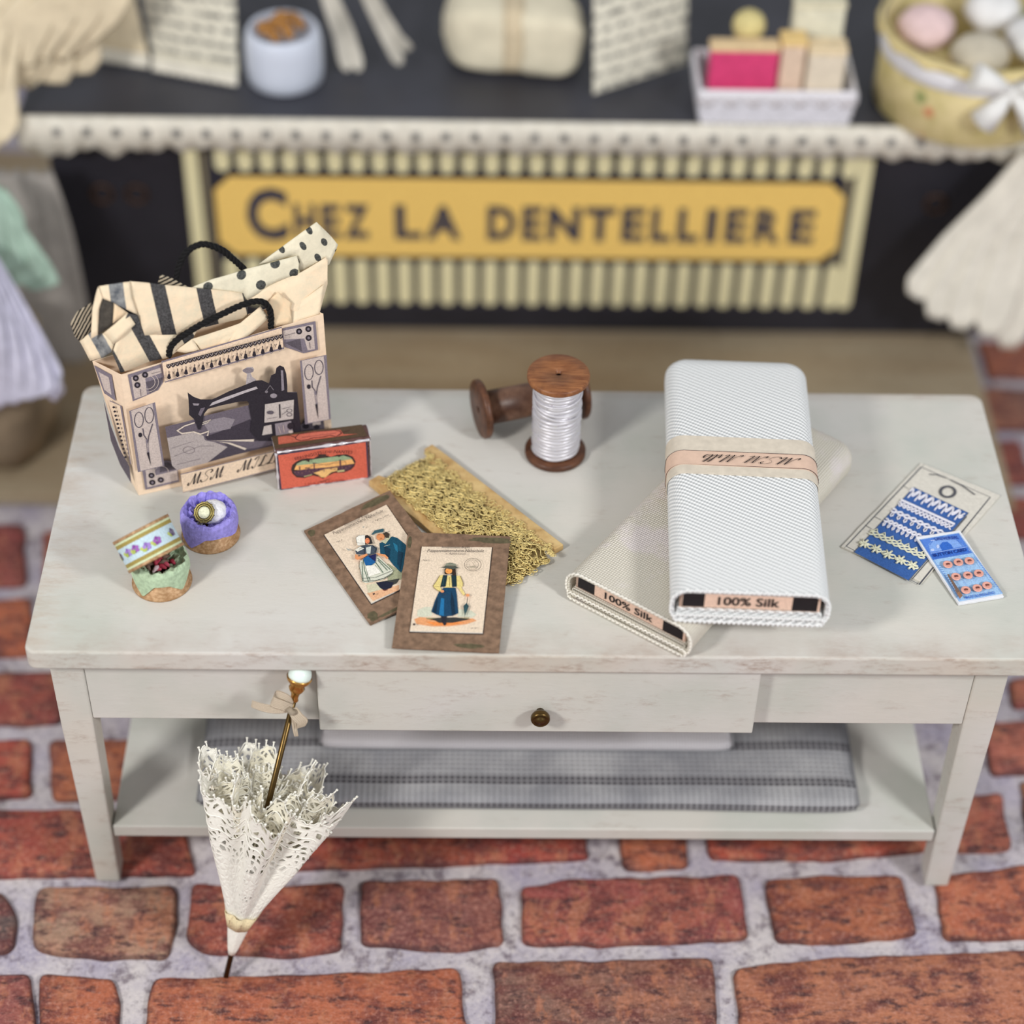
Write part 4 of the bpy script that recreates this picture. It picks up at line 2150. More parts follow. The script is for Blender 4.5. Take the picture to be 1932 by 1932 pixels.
['s', [120, 104, 60], 0.0007, [[0.0968, 0.1453], [0.1026, 0.1301], [0.1025, 0.1245]]],
['s', [150, 130, 70], 0.0007, [[0.0799, 0.1414], [0.0816, 0.1218]]],
['s', [120, 104, 60], 0.0005, [[0.0582, 0.1211], [0.0648, 0.1208]]],
['p', [18, 44, 54], [[0.0698, 0.1448], [0.0764, 0.1446], [0.0752, 0.1215], [0.0668, 0.1198], [0.0683, 0.1323]]],
['p', [18, 44, 54], [[0.0825, 0.1458], [0.0906, 0.1458], [0.0928, 0.1225], [0.0857, 0.1207]]],
['s', [60, 100, 96], 0.0007, [[0.0716, 0.1395], [0.0705, 0.124]]],
['p', [48, 34, 28], [[0.0711, 0.1579],
[0.0884, 0.1592],
[0.0902, 0.1449],
[0.0856, 0.1439],
[0.0825, 0.1487],
[0.074, 0.1453],
[0.0713, 0.148]]],
['p', [240, 160, 84], [[0.0835, 0.1535],
[0.0833, 0.1517],
[0.0827, 0.15],
[0.0816, 0.1486],
[0.0801, 0.1477],
[0.0784, 0.1473],
[0.0767, 0.1475],
[0.0751, 0.1482],
[0.0738, 0.1495],
[0.0729, 0.1511],
[0.0725, 0.1529],
[0.0727, 0.1547],
[0.0733, 0.1564],
[0.0745, 0.1578],
[0.0759, 0.1588],
[0.0776, 0.1592],
[0.0793, 0.159],
[0.0809, 0.1582],
[0.0822, 0.157],
[0.0831, 0.1554]]],
['s', [90, 50, 40], 0.0005, [[0.0764, 0.1568], [0.0803, 0.1573]]],
['s', [190, 90, 60], 0.0005, [[0.0755, 0.1539], [0.0753, 0.1518], [0.0769, 0.1509]]],
['p', [76, 80, 72], [[0.0647, 0.1596], [0.0727, 0.1626], [0.0881, 0.1635], [0.0938, 0.16], [0.0841, 0.1567], [0.0719, 0.1582]]],
['p', [134, 136, 118], [[0.0703, 0.1621], [0.0732, 0.168], [0.0788, 0.1705], [0.0878, 0.1678], [0.0905, 0.1634], [0.0803, 0.1644]]],
['s', [60, 62, 54], 0.0005, [[0.0717, 0.1622], [0.0803, 0.1649], [0.0898, 0.1626]]],
['s', [60, 62, 54], 0.0005, [[0.0767, 0.1682], [0.0833, 0.1686]]],
['p', [226, 150, 100], [[0.0736, 0.1105],
[0.0735, 0.1096],
[0.0731, 0.1088],
[0.0726, 0.1081],
[0.0718, 0.1077],
[0.071, 0.1075],
[0.0701, 0.1076],
[0.0693, 0.1079],
[0.0686, 0.1085],
[0.0681, 0.1093],
[0.0679, 0.1101],
[0.068, 0.111],
[0.0684, 0.1118],
[0.0689, 0.1124],
[0.0697, 0.1129],
[0.0706, 0.1131],
[0.0714, 0.113],
[0.0722, 0.1126],
[0.0729, 0.1121],
[0.0734, 0.1113]]],
['p', [226, 150, 100], [[0.1144, 0.1048],
[0.1143, 0.1039],
[0.114, 0.103],
[0.1133, 0.1023],
[0.1125, 0.1018],
[0.1116, 0.1016],
[0.1106, 0.1017],
[0.1098, 0.1021],
[0.109, 0.1027],
[0.1086, 0.1035],
[0.1084, 0.1045],
[0.1084, 0.1054],
[0.1088, 0.1063],
[0.1094, 0.107],
[0.1103, 0.1075],
[0.1112, 0.1077],
[0.1121, 0.1076],
[0.113, 0.1072],
[0.1137, 0.1066],
[0.1142, 0.1058]]],
['s', [70, 60, 60], 0.0004, [[0.0681, 0.1043], [0.0779, 0.1049], [0.0748, 0.1019]]],
['s', [46, 50, 52], 0.001, [[0.1116, 0.1006], [0.1111, 0.0875]]],
['p', [38, 70, 76], [[0.1106, 0.0891], [0.1147, 0.0824], [0.1095, 0.0624], [0.1059, 0.0822]]],
['s', [90, 130, 130], 0.0004, [[0.1109, 0.0819], [0.1096, 0.0681]]],
['s', [40, 40, 40], 0.0005, [[0.109, 0.0633], [0.1096, 0.0583]]],
['s', [90, 80, 70], 0.0007, [[0.129, 0.1678],
[0.1287, 0.1641],
[0.1273, 0.1606],
[0.1249, 0.1577],
[0.1219, 0.1555],
[0.1183, 0.1542],
[0.1145, 0.154],
[0.1108, 0.1548],
[0.1075, 0.1566],
[0.1048, 0.1593],
[0.103, 0.1626],
[0.1022, 0.1662],
[0.1025, 0.1699],
[0.1039, 0.1734],
[0.1062, 0.1764],
[0.1093, 0.1786],
[0.1129, 0.1799],
[0.1167, 0.1801],
[0.1204, 0.1793],
[0.1238, 0.1775],
[0.1264, 0.1748],
[0.1282, 0.1715],
[0.129, 0.1678]]],
['s', [110, 98, 84], 0.0004, [[0.1249, 0.1676],
[0.1247, 0.1648],
[0.1236, 0.1621],
[0.1219, 0.1599],
[0.1196, 0.1582],
[0.1169, 0.1572],
[0.114, 0.1571],
[0.1112, 0.1577],
[0.1087, 0.1591],
[0.1067, 0.1611],
[0.1053, 0.1636],
[0.1047, 0.1664],
[0.105, 0.1692],
[0.106, 0.1718],
[0.1077, 0.1741],
[0.1101, 0.1758],
[0.1128, 0.1767],
[0.1157, 0.1769],
[0.1185, 0.1763],
[0.121, 0.1749],
[0.123, 0.1729],
[0.1243, 0.1704],
[0.1249, 0.1676]]],
['s', [110, 98, 84], 0.0004, [[0.1098, 0.1674], [0.1124, 0.1618], [0.1166, 0.1649], [0.1201, 0.1623], [0.1152, 0.1706], [0.1128, 0.1733]]],
['p', [170, 158, 136], [[0.1201, 0.1623],
[0.1199, 0.1618],
[0.1193, 0.1613],
[0.1183, 0.1608],
[0.1171, 0.1605],
[0.1158, 0.1603],
[0.1144, 0.1603],
[0.1132, 0.1605],
[0.1122, 0.1608],
[0.1115, 0.1613],
[0.1113, 0.1618],
[0.1115, 0.1623],
[0.1121, 0.1628],
[0.113, 0.1633],
[0.1142, 0.1636],
[0.1156, 0.1637],
[0.1169, 0.1637],
[0.1182, 0.1636],
[0.1192, 0.1633],
[0.1198, 0.1628]]],
['t', [50, 38, 40], 'Schnittmuster-Bogen', [0.0631, 0.1978], [0.1089, 0.2004], 0.0047, 0.25, 0],
['t', [50, 38, 40], 'Puppenmütterchens Nähschule', [0.0411, 0.1883], [0.132, 0.1935], 0.0063, 0.2, 0],
['t', [50, 38, 40], 'v. Agnes Lucas', [0.0714, 0.1851], [0.1031, 0.1867], 0.0034, 0.25, 0],
['t', [50, 38, 40], 'Figur 2', [0.0357, 0.1691], [0.046, 0.1701], 0.0032, 0, 0],
['p', [50, 38, 40], [[0.0297, 0.0422], [0.0334, 0.0424], [0.0337, 0.0383], [0.03, 0.0381]]],
['t', [50, 38, 40], 'gez. gesch.', [0.1207, 0.0372], [0.1324, 0.0379], 0.0024, 0, 0]]},
'card1': {'frame': [[-0.267, 0.0604, 0.6345], [0.8674, 0.4801, 0.1312], [-0.4843, 0.8749, 0.0006], [-0.1145, -0.0641, 0.9914]],
'quad': [[0, 0], [0.1601, 0], [0.1589, 0.2419], [-0.0012, 0.2419]],
'inner': [[0.0208, 0.0362], [0.1326, 0.0362], [0.1385, 0.2131], [0.0228, 0.2114]],
't': 0.004,
'print': [['p', [226, 176, 136], [[0.0246, 0.0582], [0.0479, 0.0517], [0.075, 0.0445], [0.07, 0.0348], [0.0251, 0.0382]]],
['p', [206, 200, 170], [[0.0313, 0.0743], [0.0467, 0.0676], [0.0479, 0.0517], [0.0266, 0.0568]]],
['p', [160, 162, 130], [[0.0811, 0.0955], [0.0898, 0.0704], [0.102, 0.0602], [0.0962, 0.049], [0.0623, 0.0588]]],
['p', [60, 60, 56], [[0.0464, 0.0697], [0.0822, 0.0557], [0.0735, 0.0493], [0.0553, 0.0504]]],
['p', [28, 30, 50], [[0.0464, 0.0697], [0.0614, 0.0623], [0.0702, 0.0534], [0.0623, 0.0457], [0.0496, 0.0472], [0.0467, 0.0572]]],
['p', [110, 50, 40], [[0.0482, 0.0496], [0.0565, 0.0449], [0.0501, 0.0455]]],
['p', [15, 72, 94], [[0.0896, 0.142],
[0.1001, 0.1407],
[0.1138, 0.1435],
[0.1193, 0.1354],
[0.1236, 0.1148],
[0.1217, 0.1006],
[0.1051, 0.0791],
[0.0896, 0.0649],
[0.0869, 0.0858],
[0.0862, 0.1055],
[0.0805, 0.121]]],
['p', [10, 50, 70], [[0.0934, 0.1355], [0.099, 0.12], [0.0889, 0.1055], [0.0861, 0.1133]]],
['p', [30, 110, 140], [[0.1087, 0.1309], [0.1118, 0.121], [0.1054, 0.1059], [0.1043, 0.1144]]],
['s', [220, 220, 200], 0.0006, [[0.0925, 0.1312], [0.1021, 0.1286]]],
['p', [10, 50, 70], [[0.1069, 0.1088], [0.1124, 0.1011], [0.0915, 0.0712], [0.0934, 0.0852]]],
['p', [190, 190, 158], [[0.093, 0.1455], [0.0968, 0.1342], [0.1114, 0.1428], [0.109, 0.1474], [0.0995, 0.1421]]],
['p', [216, 142, 92], [[0.1026, 0.1488],
[0.1012, 0.1468],
[0.0994, 0.1454],
[0.0974, 0.1448],
[0.0953, 0.1448],
[0.0934, 0.1457],
[0.0918, 0.1472],
[0.0907, 0.1493],
[0.0903, 0.1517],
[0.0904, 0.1542],
[0.0913, 0.1566],
[0.0926, 0.1586],
[0.0944, 0.16],
[0.0965, 0.1607],
[0.0986, 0.1606],
[0.1005, 0.1597],
[0.1021, 0.1582],
[0.1032, 0.1561],
[0.1036, 0.1537],
[0.1034, 0.1512]]],
['p', [60, 50, 40], [[0.104, 0.1577], [0.1107, 0.1561], [0.1124, 0.15], [0.1076, 0.1425], [0.1037, 0.1451]]],
['s', [60, 40, 34], 0.0006, [[0.0956, 0.1586], [0.098, 0.1579]]],
['s', [60, 40, 34], 0.0006, [[0.0945, 0.1485], [0.0976, 0.1479]]],
['p', [52, 88, 98], [[0.0866, 0.1657],
[0.0954, 0.1705],
[0.1092, 0.1664],
[0.1087, 0.1624],
[0.1049, 0.1595],
[0.0944, 0.1643],
[0.0884, 0.1634]]],
['s', [40, 60, 66], 0.0007, [[0.1067, 0.1589], [0.1102, 0.155], [0.1155, 0.1548]]],
['p', [214, 214, 196], [[0.0452, 0.1238],
[0.0668, 0.1206],
[0.0749, 0.1152],
[0.0809, 0.0746],
[0.0727, 0.0687],
[0.0585, 0.0671],
[0.0322, 0.0759],
[0.0286, 0.0817],
[0.0386, 0.1129]]],
['s', [96, 116, 98], 0.0013, [[0.0508, 0.1238], [0.0421, 0.101], [0.0369, 0.0761]]],
['s', [96, 116, 98], 0.0013, [[0.0472, 0.1206], [0.0302, 0.0826]]],
['s', [96, 116, 98], 0.0013, [[0.0491, 0.1096], [0.0425, 0.0912], [0.0403, 0.0776]]],
['s', [96, 116, 98], 0.0013, [[0.065, 0.1065], [0.0649, 0.0798]]],
['s', [96, 116, 98], 0.0013, [[0.0702, 0.1087], [0.0731, 0.0799]]],
['s', [96, 116, 98], 0.0013, [[0.0714, 0.1137], [0.0778, 0.0786]]],
['s', [96, 116, 98], 0.0013, [[0.0611, 0.1014], [0.0592, 0.0817]]],
['p', [238, 234, 222], [[0.0477, 0.1083], [0.0606, 0.1018], [0.0624, 0.0815], [0.0413, 0.0848]]],
['s', [60, 66, 60], 0.0007, [[0.0303, 0.0878], [0.0503, 0.0774], [0.0806, 0.0748]]],
['s', [60, 66, 60], 0.0014, [[0.0304, 0.0805], [0.0471, 0.0711], [0.0615, 0.0678], [0.076, 0.0694]]],
['s', [50, 50, 50], 0.0006, [[0.0444, 0.1244], [0.0386, 0.1129], [0.0286, 0.0808]]],
['p', [20, 92, 150], [[0.051, 0.1237], [0.0615, 0.1262], [0.0717, 0.1183], [0.0635, 0.1056], [0.0558, 0.1041], [0.0482, 0.1093]]],
['p', [24, 30, 80], [[0.0603, 0.1251], [0.074, 0.1215], [0.065, 0.1065]]],
['p', [66, 76, 88], [[0.0485, 0.1477],
[0.0564, 0.1511],
[0.0676, 0.1492],
[0.0774, 0.1416],
[0.0811, 0.1322],
[0.0742, 0.1224],
[0.0619, 0.1269],
[0.0465, 0.1394]]],
['p', [226, 222, 208], [[0.0486, 0.1486], [0.0587, 0.1504], [0.063, 0.1427], [0.0506, 0.1424]]],
['p', [200, 204, 196], [[0.0657, 0.1427], [0.0743, 0.1408], [0.066, 0.127], [0.0609, 0.1305]]],
['s', [30, 32, 38], 0.0007, [[0.0552, 0.146], [0.0644, 0.1456], [0.0579, 0.1325]]],
['s', [30, 32, 38], 0.0007, [[0.077, 0.1409], [0.0784, 0.1302], [0.0735, 0.1258]]],
['p', [224, 150, 100], [[0.0443, 0.1399],
[0.0474, 0.1358],
[0.0466, 0.1316],
[0.0609, 0.1305],
[0.0612, 0.1264],
[0.0516, 0.1253],
[0.0426, 0.1263],
[0.0402, 0.1311]]],
['p', [224, 150, 100], [[0.0739, 0.1226], [0.085, 0.1111], [0.0862, 0.1016], [0.0823, 0.1005], [0.0818, 0.1075], [0.0752, 0.1159]]],
['p', [40, 34, 34], [[0.0749, 0.1668], [0.0802, 0.1661], [0.0824, 0.1583], [0.0791, 0.1443], [0.075, 0.145], [0.0674, 0.1514]]],
['p', [228, 136, 92], [[0.0774, 0.1519],
[0.0764, 0.1503],
[0.0752, 0.1491],
[0.0738, 0.1484],
[0.0726, 0.1482],
[0.0714, 0.1486],
[0.0705, 0.1496],
[0.07, 0.151],
[0.0699, 0.1527],
[0.0703, 0.1545],
[0.071, 0.1564],
[0.072, 0.158],
[0.0732, 0.1592],
[0.0746, 0.1599],
[0.0759, 0.1601],
[0.077, 0.1597],
[0.0779, 0.1587],
[0.0784, 0.1573],
[0.0785, 0.1556],
[0.0781, 0.1537]]],
['s', [40, 30, 30], 0.0006, [[0.0744, 0.1573], [0.0782, 0.1553]]],
['s', [180, 50, 50], 0.0007, [[0.0725, 0.1508], [0.0748, 0.1498]]],
['p', [238, 234, 222], [[0.0614, 0.1707], [0.0683, 0.1723], [0.0767, 0.1678], [0.0667, 0.1479], [0.0561, 0.1528], [0.0589, 0.163]]],
['s', [90, 90, 84], 0.0006, [[0.0614, 0.1707], [0.0683, 0.1723], [0.0767, 0.1678]]],
['s', [90, 90, 84], 0.0006, [[0.0614, 0.1707], [0.0578, 0.1599], [0.0674, 0.1514]]],
['s', [120, 120, 110], 0.0005, [[0.0561, 0.1528], [0.0661, 0.1493]]],
['p', [166, 166, 156], [[0.0809, 0.1865], [0.0847, 0.1845], [0.0814, 0.1821]]],
['p', [166, 166, 156], [[0.0377, 0.1599], [0.0433, 0.1493], [0.0379, 0.1521]]],
['t', [50, 38, 40], 'Schnittmuster-Bogen', [0.0571, 0.2034], [0.1018, 0.203], 0.0056, 0.2, 0],
['t', [50, 38, 40], 'Puppenmütterchens Nähschule', [0.0339, 0.1963], [0.1253, 0.1953], 0.0072, 0.2, 0],
['t', [50, 38, 40], 'v. Agnes Lucas', [0.0991, 0.1839], [0.1294, 0.1831], 0.0037, 0.2, 0],
['t', [50, 38, 40], 'Figur 6', [0.0303, 0.1773], [0.04, 0.177], 0.0033, 0, 0],
['p', [50, 38, 40], [[0.0299, 0.0471], [0.0332, 0.0463], [0.0328, 0.0429], [0.0293, 0.0434]]]]},
'lacecard': {'frame': [[0.4989, 0.2456, 0.634], [0.8356, -0.5493, 0], [0.5493, 0.8356, 0], [0, 0, 1]],
'quad': [[0, 0], [0.1458, 0], [0.1688, 0.2643], [0.023, 0.2643]],
'inner': [[0.0237, -0.001]],
't': 0.004,
'print': [['s', [84, 84, 90], 0.0018, [[0.0279, 0.2538], [0.0068, 0.005], [0.1442, -0.0089], [0.157, 0.2495], [0.0279, 0.2538]]],
['s', [150, 150, 146], 0.0007, [[0.0296, 0.2628], [0.0062, -0.0013]]],
['p', [58, 98, 164], [[0.0389, 0.1988], [0.1419, 0.1923], [0.1262, -0.0108], [0.0237, -0.001]]],
['s', [90, 100, 120], 0.0012, [[0.0389, 0.1988], [0.1419, 0.1923], [0.1262, -0.0108], [0.0237, -0.001], [0.0389, 0.1988]]],
['s', [84, 84, 90], 0.0013, [[0.1295, -0.0063], [0.1433, 0.1827]]],
['s', [84, 84, 90], 0.0009, [[0.0214, 0.1915], [0.0333, 0.1903]]],
['s', [84, 84, 90], 0.0009, [[0.0158, 0.095], [0.0275, 0.0939]]],
['s', [84, 84, 90], 0.0009, [[0.0122, 0.0672], [0.0244, 0.0651]]],
['s', [84, 84, 90], 0.0023, [[0.0471, 0.2432], [0.0593, 0.2499], [0.0756, 0.2515]]],
['s', [84, 84, 90], 0.0023, [[0.0835, 0.2507], [0.1072, 0.2481], [0.1334, 0.2396]]],
['s', [84, 84, 90], 0.0049, [[0.1022, 0.2271],
[0.1033, 0.2234],
[0.1035, 0.2194],
[0.1027, 0.2154],
[0.1011, 0.2119],
[0.0987, 0.209],
[0.0957, 0.207],
[0.0925, 0.2061],
[0.0892, 0.2063],
[0.086, 0.2076],
[0.0834, 0.2099],
[0.0814, 0.2131],
[0.0803, 0.2168],
[0.0801, 0.2208],
[0.0809, 0.2248],
[0.0825, 0.2284],
[0.0849, 0.2313],
[0.0879, 0.2333],
[0.0912, 0.2342],
[0.0945, 0.234],
[0.0976, 0.2327],
[0.1002, 0.2303],
[0.1022, 0.2271]]]],
'rows': [[[0.0375, 0.18], [0.1376, 0.1738]], [[0.0347, 0.1505], [0.1343, 0.1461]], [[0.0327, 0.1219], [0.1314, 0.1176]], [[0.0331, 0.0936], [0.1284, 0.0877]], [[0.0246, 0.0566], [0.1266, 0.0518]], [[0.0213, 0.025], [0.1274, 0.0223]]]},
'btncard': {'frame': [[0.6709, 0.1148, 0.636], [0.9747, 0.2234, 0], [-0.2231, 0.9737, 0.0458], [0.0102, -0.0447, 0.9989]],
'quad': [[0, 0], [0.0777, 0], [0.0637, 0.1528], [-0.014, 0.1528]],
'inner': [[-0.0108, 0.1805]],
't': 0.005,
'print': [['p', [160, 196, 232], [[-0.011, 0.1461], [0.0591, 0.1471], [0.0782, 0.0053], [0.0019, 0.0038]]],
['p', [86, 130, 212], [[-0.0102, 0.1448], [0.0581, 0.1458], [0.0636, 0.0995], [-0.0056, 0.0981]]],
['p', [130, 168, 230], [[0.0001, 0.1324],
[0.0163, 0.1427],
[0.0361, 0.1444],
[0.0493, 0.1337],
[0.0562, 0.1163],
[0.0368, 0.1158],
[-0.0033, 0.115]]],
['p', [50, 104, 196], [[0.0165, 0.1256], [0.0242, 0.132], [0.0327, 0.1314], [0.0366, 0.1238], [0.0368, 0.1158], [0.0167, 0.1132]]],
['s', [50, 104, 196], 0.0008, [[0.0009, 0.13], [0.0102, 0.1383], [0.0272, 0.1439], [0.0397, 0.1402], [0.0504, 0.13], [0.0541, 0.1156]]],
['s', [200, 214, 240], 0.001, [[0.0062, 0.1391], [0.0147, 0.1385]]],
['p', [190, 206, 240], [[0.0048, 0.1179],
[0.0043, 0.1171],
[0.0035, 0.1164],
[0.0026, 0.116],
[0.0015, 0.1158],
[0.0005, 0.1158],
[-0.0004, 0.1162],
[-0.0012, 0.1167],
[-0.0016, 0.1175],
[-0.0018, 0.1183],
[-0.0016, 0.1192],
[-0.0011, 0.12],
[-0.0004, 0.1207],
[0.0006, 0.1211],
[0.0016, 0.1213],
[0.0026, 0.1213],
[0.0036, 0.1209],
[0.0043, 0.1204],
[0.0048, 0.1196],
[0.0049, 0.1188]]],
['p', [190, 206, 240], [[0.0157, 0.1236],
[0.015, 0.1223],
[0.0142, 0.1212],
[0.0133, 0.1204],
[0.0124, 0.1199],
[0.0116, 0.1199],
[0.0109, 0.1202],
[0.0105, 0.121],
[0.0103, 0.122],
[0.0105, 0.1232],
[0.0109, 0.1245],
[0.0115, 0.1258],
[0.0123, 0.1269],
[0.0132, 0.1277],
[0.0141, 0.1282],
[0.0149, 0.1282],
[0.0156, 0.1279],
[0.016, 0.1271],
[0.0162, 0.1261],
[0.0161, 0.1249]]],
['p', [60, 112, 204], [[-0.0033, 0.1105], [0.0605, 0.112], [0.0599, 0.102], [-0.0038, 0.1005]]],
['s', [190, 210, 240], 0.0006, [[-0.0041, 0.1118], [0.0601, 0.1132], [0.0605, 0.1036]]],
['s', [50, 104, 196], 0.0006, [[-0.0056, 0.0981], [0.0636, 0.0995]]],
['s', [50, 104, 196], 0.0005, [[-0.0102, 0.1448], [-0.0052, 0.0958], [0.0047, 0.0054]]],
['s', [50, 104, 196], 0.0005, [[0.0584, 0.1455], [0.0769, 0.0061], [0.0192, 0.0067]]],
['t', [30, 60, 150], 'UNIVERSAL', [0.013, 0.1366], [0.0541, 0.1327], 0.007, 0, 1],
['t', [26, 50, 130], 'BUTTON CARD', [-0.0023, 0.1022], [0.0564, 0.1041], 0.007, 0, 1],
['t', [50, 104, 196], 'MADE IN ENGLAND', [0.0137, 0.0057], [0.0653, 0.0069], 0.005, 0, 1],
['s', [50, 104, 196], 0.0004, [[0.0218, 0.0763], [0.0231, 0.0583]]],
['s', [50, 104, 196], 0.0004, [[0.0393, 0.0961], [0.0414, 0.0567]]],
['s', [50, 104, 196], 0.0004, [[0.0249, 0.0458], [0.0276, 0.0169]]],
['s', [50, 104, 196], 0.0004, [[0.0441, 0.055], [0.0446, 0.0395]]],
['s', [50, 104, 196], 0.0011, [[-0.0024, 0.0824], [0.0004, 0.0829]]],
['s', [50, 104, 196], 0.0011, [[-0.002, 0.0776], [0.0008, 0.0781]]],
['s', [50, 104, 196], 0.0011, [[-0.0016, 0.0727], [0.0012, 0.0732]]],
['s', [50, 104, 196], 0.0011, [[-0.0012, 0.0679], [0.0016, 0.0684]]],
['s', [50, 104, 196], 0.0011, [[-0.0008, 0.0631], [0.002, 0.0636]]],
['s', [50, 104, 196], 0.0011, [[-0.0004, 0.0583], [0.0024, 0.0588]]],
['s', [50, 104, 196], 0.0011, [[0, 0.0535], [0.0028, 0.054]]],
['s', [50, 104, 196], 0.0011, [[0.0005, 0.0487], [0.0032, 0.0492]]],
['s', [50, 104, 196], 0.0011, [[0.0009, 0.0439], [0.0036, 0.0444]]],
['s', [50, 104, 196], 0.0011, [[0.0013, 0.0391], [0.004, 0.0397]]],
['s', [50, 104, 196], 0.0011, [[0.0017, 0.0344], [0.0044, 0.0349]]],
['s', [50, 104, 196], 0.0011, [[0.0021, 0.0296], [0.0048, 0.0301]]],
['s', [50, 104, 196], 0.0011, [[0.0025, 0.0249], [0.0052, 0.0254]]],
['s', [50, 104, 196], 0.0011, [[0.0029, 0.0201], [0.0056, 0.0207]]],
['s', [50, 104, 196], 0.0011, [[0.0608, 0.0872], [0.0631, 0.0856]]],
['s', [50, 104, 196], 0.0011, [[0.0614, 0.0831], [0.0637, 0.0815]]],
['s', [50, 104, 196], 0.0011, [[0.062, 0.079], [0.0644, 0.0774]]],
['s', [50, 104, 196], 0.0011, [[0.0626, 0.0749], [0.065, 0.0733]]],
['s', [50, 104, 196], 0.0011, [[0.0632, 0.0708], [0.0656, 0.0692]]],
['s', [50, 104, 196], 0.0011, [[0.0638, 0.0667], [0.0662, 0.0651]]],
['s', [50, 104, 196], 0.0011, [[0.0645, 0.0626], [0.0668, 0.061]]],
['s', [50, 104, 196], 0.0011, [[0.0651, 0.0586], [0.0674, 0.057]]],
['s', [50, 104, 196], 0.0011, [[0.0657, 0.0545], [0.068, 0.0529]]],
['s', [50, 104, 196], 0.0011, [[0.0663, 0.0504], [0.0686, 0.0489]]],
['s', [50, 104, 196], 0.0011, [[0.0669, 0.0464], [0.0692, 0.0448]]],
['s', [50, 104, 196], 0.0011, [[0.0675, 0.0424], [0.0699, 0.0408]]],
['s', [50, 104, 196], 0.0011, [[0.0681, 0.0383], [0.0705, 0.0367]]],
['s', [50, 104, 196], 0.0011, [[0.0687, 0.0343], [0.0711, 0.0327]]],
['s', [50, 104, 196], 0.0011, [[0.0693, 0.0303], [0.0717, 0.0287]]],
['s', [50, 104, 196], 0.0011, [[0.0699, 0.0262], [0.0723, 0.0247]]],
['s', [50, 104, 196], 0.0011, [[0.0705, 0.0222], [0.0729, 0.0206]]],
['s', [50, 104, 196], 0.0011, [[0.0711, 0.0182], [0.0735, 0.0166]]],
['p', [150, 110, 84], [[0.0014, 0.0234], [0.008, 0.0188], [0.0095, 0.0098], [0.0021, 0.0043]]],
['p', [120, 96, 84], [[0.0017, 0.0583], [0.0049, 0.0577], [0.0084, 0.0198], [0.0021, 0.0167]]]],
'buttons': [[0.0117, 0.0793],
[0.0308, 0.0805],
[0.0494, 0.0795],
[0.0148, 0.0514],
[0.0349, 0.0503],
[0.054, 0.0508],
[0.0193, 0.0208],
[0.0394, 0.0209],
[0.0571, 0.0232]]},
'bricks': [[[146, 82, 78], [[-0.9839, -0.1659], [-0.851, -0.1567], [-0.8108, -0.338], [-0.9468, -0.3581]]],
[[186, 104, 74], [[-0.837, -0.1598], [-0.704, -0.1665], [-0.675, -0.3177], [-0.8149, -0.3233]]],
[[186, 104, 74], [[-0.647, -0.1693], [-0.1203, -0.1451], [-0.1025, -0.3348], [-0.6452, -0.347]]],
[[130, 96, 84], [[-0.0658, -0.1308], [0.3139, -0.121], [0.312, -0.3329], [-0.0615, -0.3346]]],
[[180, 116, 88], [[0.3487, -0.1423], [0.5114, -0.1199], [0.8573, -0.1015], [0.9737, -0.1117], [0.9331, -0.34], [0.3444, -0.3426]]],
[[96, 80, 78], [[-1.0176, 0.0089], [-0.9271, 0.0118], [-0.8968, -0.0353], [-0.8901, -0.112], [-0.9911, -0.1288]]],
[[166, 136, 114], [[-0.8667, 0.0236],
[-0.7495, 0.0199],
[-0.6287, 0.0253],
[-0.6121, -0.0556],
[-0.6277, -0.1266],
[-0.7563, -0.1274],
[-0.8584, -0.1118],
[-0.8728, -0.0127]]],
[[148, 70, 62], [[-0.6029, 0.0289],
[-0.4694, 0.0241],
[-0.3293, 0.0342],
[-0.3254, -0.1086],
[-0.4211, -0.1222],
[-0.5672, -0.1155],
[-0.5956, -0.0885]]],
[[138, 86, 80], [[-0.3031, 0.0367], [-0.0516, 0.0442], [-0.0447, -0.096], [-0.1481, -0.1097], [-0.2949, -0.0976]]],
[[158, 78, 76], [[-0.0168, 0.0249], [0.0761, 0.0451], [0.3753, 0.053], [0.3817, -0.0825], [0.164, -0.0948], [-0.0153, -0.0959]]],
[[162, 90, 62], [[0.42, 0.0441], [0.5133, 0.054], [0.6662, 0.0574], [0.6797, -0.0718], [0.5523, -0.0869], [0.4274, -0.0877]]],
[[186, 104, 74], [[0.7276, 0.0532], [0.8922, 0.0801], [1.0159, 0.0833], [0.982, -0.0732], [0.862, -0.0773], [0.722, -0.0804]]],
[[166, 74, 64], [[-1.0516, 0.185],
[-0.8415, 0.1964],
[-0.6375, 0.1883],
[-0.6193, 0.1281],
[-0.5922, 0.052],
[-0.7998, 0.0447],
[-1.0238, 0.0408]]],
[[160, 58, 50], [[-0.559, 0.1767], [0.0997, 0.188], [0.1107, 0.0885], [-0.1417, 0.075], [-0.3782, 0.0651], [-0.538, 0.0558]]],
[[190, 104, 70], [[0.1622, 0.1702], [0.2885, 0.1712], [0.2862, 0.0699], [0.1668, 0.0632]]],
[[172, 72, 54], [[0.3186, 0.1837], [0.7294, 0.1869], [0.7325, 0.1144], [0.5366, 0.0893], [0.3259, 0.0901]]],
[[184, 98, 82], [[0.7916, 0.2369], [0.8827, 0.2477], [0.8796, 0.1155], [0.77, 0.1076]]],
[[196, 140, 100], [[0.9228, 0.2758], [1.0606, 0.2897], [1.0354, 0.1286], [0.9068, 0.1157]]],
[[170, 72, 60], [[-1.0843, 0.3545], [-0.9379, 0.3597], [-0.9134, 0.2229], [-1.0558, 0.2069]]],
[[190, 110, 72], [[-0.9035, 0.3561], [-0.6669, 0.3622], [-0.6513, 0.225], [-0.878, 0.2133]]],
